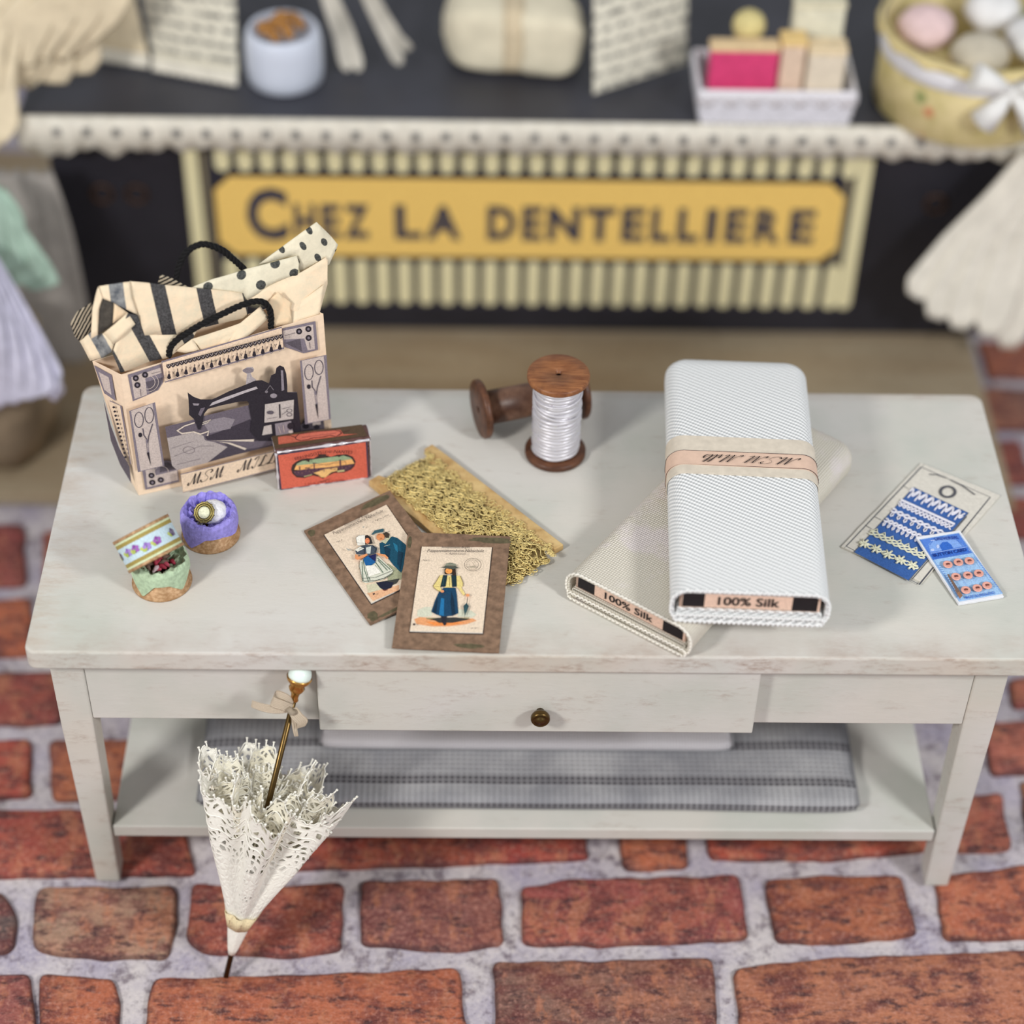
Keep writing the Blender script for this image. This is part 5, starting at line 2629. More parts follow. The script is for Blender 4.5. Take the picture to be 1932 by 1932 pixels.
[[186, 104, 90], [[0.8727, 0.4161], [1.0913, 0.4316], [1.0634, 0.3025], [0.8701, 0.2881]]],
[[150, 66, 62], [[-1.1171, 0.5246], [-0.9045, 0.5309], [-0.8843, 0.3996], [-1.0911, 0.3898]]],
[[180, 90, 80], [[0.9506, 0.5318], [1.1158, 0.5446], [1.0978, 0.4615], [0.9411, 0.4532]]],
[[206, 112, 74], [[-1.1558, 0.7253], [-0.995, 0.7316], [-0.9716, 0.5765], [-1.1246, 0.5636]]],
[[150, 70, 70], [[-1.1968, 0.9382], [-1.0494, 0.9481], [-1.014, 0.769], [-1.1624, 0.7597]]],
[[160, 80, 76], [[-1.0068, 0.9246], [-0.7643, 0.9277], [-0.7458, 0.7722], [-0.9819, 0.7694]]],
[[178, 98, 84], [[1.0362, 0.871], [1.1886, 0.8808], [1.1601, 0.749], [1.0166, 0.7399]]]],
'pts': {'greenlid': [-0.618, 0.148, 0.72]}}

# ------------------------------------------------------------------ materials
MC = {}
class NT:
    def __init__(s, m): s.m = m; s.n = m.node_tree.nodes; s.l = m.node_tree.links; s.b = s.n['Principled BSDF']
    def add(s, t, **k):
        n = s.n.new(t)
        for a, v in k.items(): setattr(n, a, v)
        return n
    def link(s, a, b): s.l.new(a, b)
    def math(s, op, a, b=None, c=None):
        n = s.add('ShaderNodeMath', operation=op)
        for i, v in enumerate((a, b, c)):
            if v is None: continue
            if isinstance(v, (int, float)): n.inputs[i].default_value = v
            else: s.link(v, n.inputs[i])
        return n.outputs[0]
    def mix(s, f, a, b):
        n = s.add('ShaderNodeMix', data_type='RGBA')
        for sock, v in ((n.inputs[0], f), (n.inputs[6], a), (n.inputs[7], b)):
            if isinstance(v, (int, float)): sock.default_value = v
            elif isinstance(v, tuple): sock.default_value = v
            else: s.link(v, sock)
        return n.outputs[2]
    def noise(s, scale, detail=4, rough=.55, vec=None, sc=None):
        n = s.add('ShaderNodeTexNoise'); n.inputs['Scale'].default_value = scale; n.inputs['Detail'].default_value = detail; n.inputs['Roughness'].default_value = rough
        v = vec if vec is not None else s.obj()
        if sc:
            mp = s.add('ShaderNodeMapping'); mp.inputs['Scale'].default_value = sc; s.link(v, mp.inputs[0]); v = mp.outputs[0]
        s.link(v, n.inputs['Vector']); return n.outputs['Fac']
    def obj(s):
        if not hasattr(s, 'tc'): s.tc = s.add('ShaderNodeTexCoord')
        return s.tc.outputs['Object']
    def uv(s): s.obj(); return s.tc.outputs['UV']
    def sep(s, v):
        n = s.add('ShaderNodeSeparateXYZ'); s.link(v, n.inputs[0]); return n.outputs
    def rng(s, v, a, b, c=0., d=1.):
        n = s.add('ShaderNodeMapRange'); s.link(v, n.inputs[0])
        for i, x in enumerate((a, b, c, d)): n.inputs[i + 1].default_value = x
        return n.outputs[0]
    def bump(s, h, strength=.5, dist=.002):
        n = s.add('ShaderNodeBump'); n.inputs['Strength'].default_value = strength; n.inputs['Distance'].default_value = dist
        s.link(h, n.inputs['Height']); s.link(n.outputs[0], s.b.inputs['Normal'])
def newmat(name, c=(200, 200, 200), rough=.7, metal=0., spec=.3):
    m = bpy.data.materials.new(name); m.use_nodes = True; t = NT(m)
    t.b.inputs['Base Color'].default_value = srgb(c); t.b.inputs['Roughness'].default_value = rough
    t.b.inputs['Metallic'].default_value = metal; t.b.inputs['Specular IOR Level'].default_value = spec
    return m, t
def plain(c, rough=.75, metal=0., nz=.06, sc=60, bump=.15, spec=.25):
    key = (tuple(c), rough, metal, nz, sc, bump, spec)
    if key in MC: return MC[key]
    m, t = newmat('surface_%d_%d_%d' % tuple(c[:3]), c, rough, metal, spec)
    if nz > 0:
        f = t.noise(sc)
        a = srgb(c); lo = tuple(x * (1 - nz * 2) for x in a[:3]) + (1,); hi = tuple(min(1, x * (1 + nz * 2)) for x in a[:3]) + (1,)
        t.link(t.mix(t.rng(f, .3, .7), lo, hi), t.b.inputs['Base Color'])
        if bump: t.bump(f, bump, .003)
    MC[key] = m; return m
INKC = {}
def ink(c):
    c = tuple(c)
    if c in INKC: return INKC[c]
    m, t = newmat('printed_ink_%d_%d_%d' % c, c, .65, 0, .25)
    f = t.noise(420, 2); a = srgb(c)
    t.link(t.mix(t.rng(f, .35, .65), tuple(x * .86 for x in a[:3]) + (1,), tuple(min(1, x * 1.1 + .004) for x in a[:3]) + (1,)), t.b.inputs['Base Color'])
    INKC[c] = m; return m

def paint_mat(name, base=(208, 203, 193), wear=.0, front=False):
    m, t = newmat(name, base, .6, 0, .3)
    big = t.noise(2.2, 3); mid = t.noise(26, 6, .7, sc=(.5, 1.6, 1.6)); fine = t.noise(150, 4, .7, sc=(.35, 1, 1))
    c = t.mix(t.rng(big, .35, .65), srgb(base), srgb((208, 205, 200)))
    c = t.mix(t.rng(t.noise(5, 4), .45, .72), c, srgb((194, 195, 185)))
    th = t.rng(mid, .58 - wear * .22, .74 - wear * .2)
    scuff = t.math('MULTIPLY', th, t.rng(fine, .40, .62))
    c = t.mix(t.math('MULTIPLY', scuff, .22 + wear * .9), c, srgb((150, 124, 108)))
    if front:
        y = t.sep(t.obj())[1]
        e = t.math('MULTIPLY', t.rng(y, .075, .0), t.rng(t.noise(9, 4), .34, .66))
        e2 = t.math('MULTIPLY', t.rng(y, .615, .64), .55)
        e = t.math('MAXIMUM', e, e2)
        c = t.mix(t.math('MULTIPLY', e, t.rng(fine, .25, .7, .25, .75)), c, srgb((166, 142, 126)))
        x = t.sep(t.obj())[0]
        lft = t.math('MULTIPLY', t.rng(x, -.72, -.79), t.rng(mid, .4, .6, 0, .5))
        c = t.mix(lft, c, srgb((186, 168, 150)))
    t.link(c, t.b.inputs['Base Color'])
    t.bump(t.math('ADD', mid, t.math('MULTIPLY', fine, .6)), .22, .0022)
    return m
PAINT = paint_mat('distressed_cream_paint', wear=.1)
PAINT_EDGE = paint_mat('rubbed_edge_paint', (198, 186, 170), wear=.55)
PAINT_TOP = paint_mat('distressed_cream_top_paint', wear=.12, front=True)
PAINT_WORN = paint_mat('rubbed_cream_paint', (206, 198, 184), wear=.30)
PAINT_DRAWER = paint_mat('rubbed_drawer_paint', (206, 203, 190), wear=.24)

def wood_mat(name, a, b, sc=(4, 60, 60), rough=.55):
    m, t = newmat(name, a, rough, 0, .35)
    n1 = t.noise(1, 5, .6, sc=sc); n2 = t.noise(40, 4)
    c = t.mix(t.rng(n1, .35, .66), srgb(a), srgb(b))
    c = t.mix(t.rng(n2, .55, .75, 0, .4), c, tuple(x * .5 for x in srgb(b)[:3]) + (1,))
    t.link(c, t.b.inputs['Base Color']); t.bump(n1, .3, .002); return m
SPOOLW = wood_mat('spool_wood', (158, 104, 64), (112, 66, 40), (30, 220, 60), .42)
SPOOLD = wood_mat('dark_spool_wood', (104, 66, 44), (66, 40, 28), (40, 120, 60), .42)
SPOOLC = wood_mat('stained_spool_core', (132, 98, 78), (80, 52, 40), (24, 24, 24), .4)
PALEW = wood_mat('pale_winder_wood', (214, 184, 128), (184, 146, 92), (30, 30, 30), .5)
BOARD = wood_mat('base_board_wood', (168, 154, 130), (146, 124, 96), (1.2, 7, 7), .7)

def brick_mat():
    m, t = newmat('printed_brick', (170, 80, 60), .62, 0, .3)
    at = t.add('ShaderNodeAttribute', attribute_name='tint')
    n0 = t.noise(6, 3); n1 = t.noise(16, 7, .68, sc=(.8, 1.4, 1)); n2 = t.noise(34, 6, .7, sc=(.6, 1.6, 1)); n3 = t.noise(120, 4, .7)
    n4 = t.noise(11, 8, .75, sc=(1.6, .8, 1)); n5 = t.noise(300, 3, .8)
    c = t.mix(t.rng(n0, .40, .62, 0, .45), at.outputs['Color'], srgb((190, 112, 78)))
    c = t.mix(t.rng(n1, .46, .58, 0, .8), c, srgb((106, 52, 52)))
    c = t.mix(t.rng(n4, .52, .58, 0, .6), c, srgb((196, 126, 92)))
    c = t.mix(t.rng(n2, .53, .62, 0, .85), c, srgb((62, 36, 42)))
    c = t.mix(t.rng(n3, .52, .66, 0, .5), c, srgb((206, 152, 134)))
    c = t.mix(t.rng(n3, .46, .3, 0, .5), c, srgb((70, 42, 44)))
    c = t.mix(t.rng(n5, .5, .75, 0, .25), c, srgb((214, 180, 170)))
    eg = t.add('ShaderNodeAttribute', attribute_name='rim')
    c = t.mix(t.math('MULTIPLY', eg.outputs['Fac'], t.rng(n1, .3, .6, .25, .8)), c, srgb((70, 46, 48)))
    t.link(c, t.b.inputs['Base Color'])
    t.bump(t.math('ADD', t.math('MULTIPLY', n1, 1.4), t.math('ADD', n2, t.math('MULTIPLY', n3, .4))), .7, .010); return m
def mortar_mat():
    m, t = newmat('printed_mortar', (190, 180, 184), .7, 0, .25)
    n0 = t.noise(7, 4); n1 = t.noise(30, 6, .7); n2 = t.noise(110, 5, .75)
    c = t.mix(t.rng(n0, .38, .62), srgb((176, 168, 184)), srgb((208, 200, 200)))
    c = t.mix(t.rng(n1, .52, .64, 0, .8), c, srgb((112, 98, 108)))
    c = t.mix(t.rng(n2, .52, .7, 0, .65), c, srgb((226, 216, 210)))
    c = t.mix(t.rng(n2, .46, .34, 0, .5), c, srgb((96, 84, 92)))
    t.link(c, t.b.inputs['Base Color']); t.bump(t.math('ADD', n1, n2), .5, .006); return m
BRICK = brick_mat(); MORTAR = mortar_mat()

def twill_mat():                      # UV in metres: u around, v along
    m, t = newmat('white_twill', (232, 232, 230), .8, 0, .15)
    s = t.sep(t.uv()); u, v = s[0], s[1]
    ph = t.math('ADD', t.math('MULTIPLY', v, 2 * pi / .0083), t.math('MULTIPLY', u, -2 * pi / .0083 * .55))
    rib = t.math('ADD', t.math('MULTIPLY', t.math('SINE', ph), .5), .5)
    ph2 = t.math('ADD', t.math('MULTIPLY', u, 2 * pi / .0056), t.math('MULTIPLY', v, 2 * pi / .0056 * .55))
    cr = t.math('ADD', t.math('MULTIPLY', t.math('SINE', ph2), .5), .5)
    h = t.math('ADD', rib, t.math('MULTIPLY', cr, .45))
    c = t.mix(t.rng(rib, .0, .55), srgb((206, 208, 208)), srgb((238, 238, 236)))
    t.link(c, t.b.inputs['Base Color']); t.bump(h, .7, .0022); return m
def weave_mat(name, a, b, per, patch=None, bs=.8):
    m, t = newmat(name, a, .85, 0, .12)
    s = t.sep(t.uv()); u, v = s[0], s[1]
    k = 2 * pi / per
    wv = t.math('MULTIPLY', t.math('SINE', t.math('MULTIPLY', u, k)), t.math('SINE', t.math('MULTIPLY', v, k)))
    h = t.math('ABSOLUTE', wv)
    c = t.mix(t.rng(h, .05, .45), srgb(b), srgb(a))
    if patch:
        n = t.noise(9, 4, .6); c = t.mix(t.rng(n, .54, .66, 0, .6), c, srgb(patch))
    t.link(c, t.b.inputs['Base Color']); t.bump(h, bs, .002); return m
TWILL = twill_mat()
LINENW = weave_mat('cream_plain_weave', (232, 226, 212), (206, 196, 178), .0085, (236, 224, 226))
KNITW = weave_mat('white_fold_weave', (226, 222, 224), (196, 190, 194), .0105)
def linen_mat():
    m, t = newmat('grey_check_linen', (158, 158, 162), .9, 0, .1)
    s = t.sep(t.uv()); u, v = s[0], s[1]
    k = 2 * pi / .0105
    g = t.math('MAXIMUM', t.math('SINE', t.math('MULTIPLY', u, k)), t.math('SINE', t.math('MULTIPLY', v, k)))
    n = t.noise(8, 4)
    c = t.mix(t.rng(n, .35, .65), srgb((140, 140, 144)), srgb((176, 175, 176)))
    c = t.mix(t.rng(g, .3, -.5, 0, .35), c, srgb((112, 110, 114)))
    st = t.math('SINE', t.math('MULTIPLY', t.math('SUBTRACT', v, .03375), 2 * pi / .085))
    band = t.rng(st, .66, .84)
    hole = t.rng(g, .72, .3)
    c = t.mix(t.math('MULTIPLY', band, t.math('MULTIPLY', hole, .85)), c, srgb((72, 70, 74)))
    c = t.mix(t.math('MULTIPLY', band, .42), c, srgb((84, 80, 84)))
    t.link(c, t.b.inputs['Base Color']); t.bump(g, .5, .002); return m
LINEN = linen_mat()
def tissue_mat(kind):
    m, t = newmat('tissue_' + kind, (232, 214, 182), .8, 0, .2)
    s = t.sep(t.uv()); u, v = s[0], s[1]; n = t.noise(60, 5, .7); nn = t.noise(300, 3, .7)
    base = t.mix(t.rng(n, .35, .7), srgb((240, 216, 184)), srgb((222, 208, 180)))
    if kind in ('stripe', 'stripegrey'):
        d = t.math('ABSOLUTE', t.math('SUBTRACT', t.math('FRACT', t.math('ADD', u, t.math('ADD', .5, t.math('MULTIPLY', t.math('SUBTRACT', nn, .5), .02)))), .5))
        k = t.rng(d, .17, .155)
        dark = t.mix(t.rng(nn, .35, .7), srgb((52, 50, 50)), srgb((92, 90, 90))) if kind == 'stripe' else t.mix(t.rng(n, .35, .65), srgb((84, 88, 94)), srgb((150, 150, 148)))
        base = t.mix(k, base, dark)
    elif kind == 'black': base = t.mix(t.rng(n, .35, .7), srgb((56, 52, 48)), srgb((84, 78, 70)))
    elif kind == 'fine':
        d = t.math('ABSOLUTE', t.math('SUBTRACT', t.math('FRACT', t.math('ADD', u, t.math('MULTIPLY', n, .7))), .5))
        base = t.mix(t.rng(d, .22, .28), srgb((34, 32, 30)), srgb((176, 162, 140)))
    elif kind == 'dots':
        base = t.mix(t.rng(n, .35, .7), srgb((232, 222, 196)), srgb((214, 206, 182)))
        fu = t.math('SUBTRACT', t.math('FRACT', t.math('ADD', u, .5)), .5); fv = t.math('SUBTRACT', t.math('FRACT', t.math('ADD', v, .5)), .5)
        fu2 = t.math('MULTIPLY', fu, 1.75); x = t.math('ADD', fu2, t.math('MULTIPLY', fv, 1.0)); y = t.math('ADD', t.math('MULTIPLY', fu, -.45), t.math('MULTIPLY', fv, .62))
        r = t.math('SQRT', t.math('ADD', t.math('MULTIPLY', x, x), t.math('MULTIPLY', y, y)))
        base = t.mix(t.rng(t.math('ADD', r, t.math('MULTIPLY', nn, .04)), .29, .26), base, t.mix(t.rng(nn, .35, .7), srgb((48, 50, 48)), srgb((98, 98, 94))))
    elif kind == 'peach': base = t.mix(t.rng(n, .35, .7), srgb((240, 208, 170)), srgb((226, 204, 170)))
    t.link(base, t.b.inputs['Base Color']); t.bump(n, .3, .004); return m
TIS = {k: tissue_mat(k) for k in ('stripe', 'stripegrey', 'black', 'fine', 'dots', 'cream', 'peach')}
def lace_mat(name, col, sc, thr, zone=None):     # a net: the threads are opaque, the holes open
    m, t = newmat(name, col, .85, 0, .15)
    vo = t.add('ShaderNodeTexVoronoi', feature='DISTANCE_TO_EDGE'); vo.inputs['Scale'].default_value = sc
    t.link(t.uv(), vo.inputs['Vector'])
    hole = t.rng(vo.outputs['Distance'], thr, thr + .03)
    if zone:
        v = t.sep(t.uv())[1]; n = t.noise(26, 2)
        pat = t.math('ADD', t.rng(v, zone[0], zone[1]), t.rng(n, .56, .6, 0, .55))
        hole = t.math('MULTIPLY', hole, t.math('MINIMUM', pat, 1.0))
    t.link(t.math('SUBTRACT', 1.0, hole), t.b.inputs['Alpha']); t.bump(vo.outputs['Distance'], .8, .003); return m
GOLD = newmat('gold_thread', (230, 208, 142), .36, .6)[0]
BRASS = newmat('dark_brass', (96, 76, 44), .3, .9)[0]
GILT = newmat('gilt_metal', (214, 164, 90), .25, 1.)[0]
SILVERM = newmat('silver_wear', (228, 222, 226), .3, .5)[0]
def goldpaper():
    m, t = newmat('old_gold_paper', (176, 132, 82), .5, .25)
    n = t.noise(150, 4); c = t.mix(t.rng(n, .4, .66), srgb((160, 122, 84)), srgb((196, 160, 122))); t.link(c, t.b.inputs['Base Color']); t.bump(n, .3, .001); return m
GOLDP = goldpaper()

# ------------------------------------------------------------------ mesh helpers
class MB:
    def __init__(s): s.v = []; s.f = []; s.m = []; s.uv = {}; s.mats = []; s.smooth = []
    def mi(s, m):
        if m not in s.mats: s.mats.append(m)
        return s.mats.index(m)
    def face(s, idx, m, sm=False, uv=None):
        if uv: s.uv[len(s.f)] = uv
        s.f.append(tuple(idx)); s.m.append(s.mi(m)); s.smooth.append(sm)
    def vert(s, p): s.v.append(Vector(p)); return len(s.v) - 1
    def grid(s, P, m, closed=False, uvf=None, sm=True, flip=False):
        R = len(P); Cn = len(P[0]); base = len(s.v)
        for row in P:
            for p in row: s.v.append(Vector(p))
        for i in range(R - 1):
            for j in range(Cn if closed else Cn - 1):
                j2 = (j + 1) % Cn; a = base + i * Cn + j; b = base + i * Cn + j2; c = base + (i + 1) * Cn + j2; d = base + (i + 1) * Cn + j
                f = (a, d, c, b) if flip else (a, b, c, d)
                uv = None
                if uvf:
                    jj = j + 1
                    uv = [uvf(i, j), uvf(i, jj), uvf(i + 1, jj), uvf(i + 1, j)]
                    if flip: uv = [uv[0], uv[3], uv[2], uv[1]]
                s.face(f, m, sm, uv)
        return base
    def cap(s, ring, m, flip=False):
        s.face(list(reversed(ring)) if flip else list(ring), m)
    def box(s, a, b, m, mat=None):
        a = Vector(a); b = Vector(b); M = mat or Matrix()
        i = len(s.v)
        for z in (a.z, b.z):
            for x, y in ((a.x, a.y), (b.x, a.y), (b.x, b.y), (a.x, b.y)): s.v.append(M @ Vector((x, y, z)))
        for f in ((3, 2, 1, 0), (4, 5, 6, 7), (0, 1, 5, 4), (1, 2, 6, 5), (2, 3, 7, 6), (3, 0, 4, 7)): s.face([i + k for k in f], m)
    def tube(s, pts, r, m, n=8, closed=False, taper=None):
        pts = [Vector(p) for p in pts]; N = len(pts); rings = []
        up = Vector((0, 0, 1)); prev = None
        for i in range(N):
            a = pts[(i - 1) % N] if closed or i > 0 else pts[i]; b = pts[(i + 1) % N] if closed or i < N - 1 else pts[i]
            t = (b - a); t = t.normalized() if t.length > 1e-9 else Vector((1, 0, 0))
            if prev is None: n1 = t.cross(up); n1 = n1.normalized() if n1.length > 1e-3 else t.cross(Vector((1, 0, 0))).normalized()
            else: n1 = (prev - t * prev.dot(t)); n1 = n1.normalized() if n1.length > 1e-6 else prev
            prev = n1; n2 = t.cross(n1); rr = r * (taper(i / max(1, N - 1)) if taper else 1)
            rings.append([pts[i] + (n1 * cos(2 * pi * k / n) + n2 * sin(2 * pi * k / n)) * rr for k in range(n)])
        if closed: rings.append(rings[0])
        base = s.grid(rings, m, closed=True)
        if not closed:
            s.cap([base + k for k in range(n)], m, True); e = base + (len(rings) - 1) * n; s.cap([e + k for k in range(n)], m)
    def prism(s, pts, d, m, side=None):      # pts: list of 3D points (planar), d: extrusion vector
        i = len(s.v); n = len(pts); d = Vector(d)
        for p in pts: s.v.append(Vector(p))
        for p in pts: s.v.append(Vector(p) + d)
        s.face([i + k for k in range(n)][::-1], m); s.face([i + n + k for k in range(n)], m)
        for k in range(n):
            k2 = (k + 1) % n; s.face((i + k, i + k2, i + n + k2, i + n + k), side or m)
    def lathe(s, prof, m, n=40, M=None, ms=None, rf=None, capb=True, capt=True):
        M = M or Matrix(); P = []
        for r, z in prof:
            P.append([M @ Vector(((r * (rf(2 * pi * k / n, r, z) if rf else 1)) * cos(2 * pi * k / n), (r * (rf(2 * pi * k / n, r, z) if rf else 1)) * sin(2 * pi * k / n), z)) for k in range(n)])
        base = len(s.v)
        for row in P: s.v.extend(row)
        for i in range(len(P) - 1):
            mm = ms[i] if ms else m
            for k in range(n):
                k2 = (k + 1) % n; s.face((base + i * n + k, base + i * n + k2, base + (i + 1) * n + k2, base + (i + 1) * n + k), mm, True)
        if capb and prof[0][0] > 1e-5: s.cap([base + k for k in range(n)], ms[0] if ms else m, True)
        if capt and prof[-1][0] > 1e-5: s.cap([base + (len(P) - 1) * n + k for k in range(n)], ms[-1] if ms else m)
    def build(s, name, parent=None, bevel=0, seg=2, mods=None, autos=True):
        me = bpy.data.meshes.new(name); me.from_pydata([tuple(v) for v in s.v], [], s.f)
        for m in s.mats: me.materials.append(m)
        me.polygons.foreach_set('material_index', s.m); me.polygons.foreach_set('use_smooth', s.smooth)
        if s.uv:
            ul = me.uv_layers.new(name='UVMap')
            for fi, uvs in s.uv.items():
                p = me.polygons[fi]
                for k, li in enumerate(p.loop_indices): ul.data[li].uv = uvs[k]
        me.update()
        o = bpy.data.objects.new(name, me); COL.objects.link(o)
        if parent is not None: attach(o, parent)
        if bevel > 0:
            b = o.modifiers.new('bevel', 'BEVEL'); b.width = bevel; b.segments = seg; b.limit_method = 'ANGLE'; b.angle_limit = radians(40)
        return o
def attach(o, parent):
    o.parent = parent
    b = Vector((0, 0, 0)); q = parent
    while q is not None and q.type == 'EMPTY': b = q.location; q = q.parent
    q = parent
    while q.parent is not None: q = q.parent
    if q.type == 'EMPTY' and parent.type == 'EMPTY': o.matrix_parent_inverse = Matrix.Translation(-parent.location)
def thing(name, label, cat, loc, group=None):
    o = bpy.data.objects.new(name, None); o.empty_display_size = .05; COL.objects.link(o); o.location = loc
    o['label'] = label; o['category'] = cat
    if group: o['group'] = group
    return o
def tag(o, label, cat, group=None):
    o['label'] = label; o['category'] = cat
    if group: o['group'] = group
    return o

EPS = .00035
def frame_M(fr):
    O, U, V, N = [Vector(a) for a in fr]; return Matrix(((U.x, V.x, N.x, O.x), (U.y, V.y, N.y, O.y), (U.z, V.z, N.z, O.z), (0, 0, 0, 1)))
def text_mesh(txt, bold, shear):
    c = bpy.data.curves.new('t', 'FONT'); c.body = txt; c.size = 1; c.shear = shear; c.offset = .045 if bold == 2 else (.018 if bold else 0.0); c.resolution_u = 3
    o = bpy.data.objects.new('t', c); COL.objects.link(o)
    me = bpy.data.meshes.new_from_object(o); bpy.data.objects.remove(o); bpy.data.curves.remove(c); return me
SCRIPT = {'M': (1.0, [[(-.15, .22), (-.2, .05), (-.08, 0), (.1, .35), (.3, .97), (.33, 0), (.72, 1.0), (.62, .1), (.70, 0), (.85, .15)]]),
          'S': (.95, [[(-.12, .22), (-.02, .02), (.2, -.02), (.44, .12), (.50, .35), (.3, .55), (.18, .78), (.36, 1.0), (.66, 1.02), (.78, .86), (.66, .72)]]),
          'I': (.5, [[(-.02, .18), (.05, 0), (.2, .06), (.3, .55), (.4, 1.0), (.2, .97), (.08, .8)]]),
          'L': (.72, [[(.55, .8), (.5, 1), (.36, .92), (.26, .45), (.12, .06), (0, .05), (.05, .16), (.25, .05), (.5, .0), (.68, .16)]]),
          'i': (.26, [[(0, .25), (.08, .45), (.08, .05), (.15, 0), (.26, .2)]]), 'l': (.28, [[(0, .2), (.22, .7), (.22, .97), (.12, .9), (.08, .3), (.12, 0), (.28, .2)]]),
          's': (.3, [[(0, .2), (.14, .46), (.22, .2), (.12, 0), (0, .06)]]), ' ': (.5, [])}
def script_lines(txt, shear):
    x = 0; out = []
    for ch in txt:
        wd_, ls = SCRIPT[ch]
        for l in ls:
            P = [Vector((x + p[0] + p[1] * shear, p[1])) for p in l]; S = []
            for i in range(len(P) - 1):
                p0 = P[max(0, i - 1)]; p1 = P[i]; p2 = P[i + 1]; p3 = P[min(len(P) - 1, i + 2)]
                for k in range(5): t = k / 5; S.append(.5 * ((2 * p1) + (p2 - p0) * t + (2 * p0 - 5 * p1 + 4 * p2 - p3) * t * t + (3 * p1 - p0 - 3 * p2 + p3) * t ** 3))
            S.append(P[-1]); out.append(S)
        x += wd_
    return out, x
def script_mesh(mb, txt, place, W, h, col, shear=.35):
    # broad-nib strokes: thick on the way down, thin on the way up
    lines, tot = script_lines(txt, shear); k = W / tot
    for S in lines:
        for i in range(len(S) - 1):
            a, b = S[i], S[i + 1]; A_ = Vector((a.x * k, a.y * h)); B_ = Vector((b.x * k, b.y * h)); d = B_ - A_
            if d.length < 1e-7: continue
            wd_ = h * (.035 + .075 * max(0, -d.normalized().y)); wd2 = wd_; nn = Vector((-d.y, d.x)).normalized(); e = d.normalized() * wd_ * .3
            mb.face([mb.vert(place(p)) for p in (A_ - nn * wd_ / 2 - e, B_ - nn * wd2 / 2 + e, B_ + nn * wd2 / 2 + e, A_ + nn * wd_ / 2 - e)], ink(col))
def printed(fr, L, name, parent, off0=.0006, lname='printed_lettering'):
    """flat ink on a surface: each colour area sits a hair above the last"""
    M = frame_M(fr); mb = MB(); tx = MB(); k = 0
    for it in L:
        k += 1; off = off0 + k * EPS * .35
        if it[0] == 'p':
            pts = it[2]; ar = sum(pts[i - 1][0] * pts[i][1] - pts[i][0] * pts[i - 1][1] for i in range(len(pts)))
            if ar < 0: pts = pts[::-1]
            idx = [mb.vert(M @ Vector((p[0], p[1], off))) for p in pts]; mb.face(idx, ink(it[1]))
        elif it[0] == 's':
            wd = it[2] / 2; pts = [Vector(p) for p in it[3]]; L_, R_ = [], []
            cl = (pts[0] - pts[-1]).length < 1e-4; n = len(pts)
            for i, p in enumerate(pts):
                a = pts[i - 1] if i > 0 else (pts[-2] if cl else p); b = pts[i + 1] if i < n - 1 else (pts[1] if cl else p)
                d = (b - a); d = d.normalized() if d.length > 1e-9 else Vector((1, 0)); nn = Vector((-d.y, d.x))
                d1 = (p - a); k1 = 1.0
                if d1.length > 1e-9: k1 = min(1.6, 1 / max(.4, abs(d1.normalized().dot(d))))
                L_.append(p + nn * wd * k1); R_.append(p - nn * wd * k1)
            for i in range(n - 1):
                q4 = (R_[i], R_[i + 1], L_[i + 1], L_[i])
                mb.face([mb.vert(M @ Vector((p.x, p.y, off))) for p in q4], ink(it[1]))
        elif it[0] == 'c':
            a, b = Vector(it[3]), Vector(it[4]); d = b - a; an = math.atan2(d.y, d.x); ca, sa = cos(an), sin(an)
            script_mesh(tx, it[2], lambda p, a=a, ca=ca, sa=sa, off=off: M @ Vector((a.x + p.x * ca - p.y * sa, a.y + p.x * sa + p.y * ca, off + .0003)), d.length, it[5], it[1])
        else:
            me = text_mesh(it[2], it[7], it[6]); a, b = Vector(it[3]), Vector(it[4]); d = b - a; W = d.length; ang = math.atan2(d.y, d.x)
            xs = [v.co.x for v in me.vertices]; x0, x1 = min(xs), max(xs); sx = W / (x1 - x0); sy = it[5] / .72
            base = len(tx.v)
            for v in me.vertices:
                lx = (v.co.x - x0) * sx; ly = v.co.y * sy
                tx.v.append(M @ Vector((a.x + lx * cos(ang) - ly * sin(ang), a.y + lx * sin(ang) + ly * cos(ang), off + .0003)))
            for p in me.polygons: tx.face([base + i for i in p.vertices], ink(it[1]))
            bpy.data.meshes.remove(me)
    o = mb.build(name, parent) if mb.f else None
    if tx.f: tx.build(lname, parent)
    return o

def chaikin(pts, n=2):
    for _ in range(n):
        out = []
        for i in range(len(pts)):
            a = Vector(pts[i]); b = Vector(pts[(i + 1) % len(pts)]); out += [a.lerp(b, .25), a.lerp(b, .75)]
        pts = out
    return pts
def rrect(w, h, r, n=6, cx=0, cz=0):
    P = []
    for (sx, sz, a0) in ((1, 1, 0), (-1, 1, 90), (-1, -1, 180), (1, -1, 270)):
        for k in range(n + 1):
            a = radians(a0 + 90 * k / n); P.append((cx + sx * (w / 2 - r) + r * cos(a), cz + sz * (h / 2 - r) + r * sin(a)))
    return P

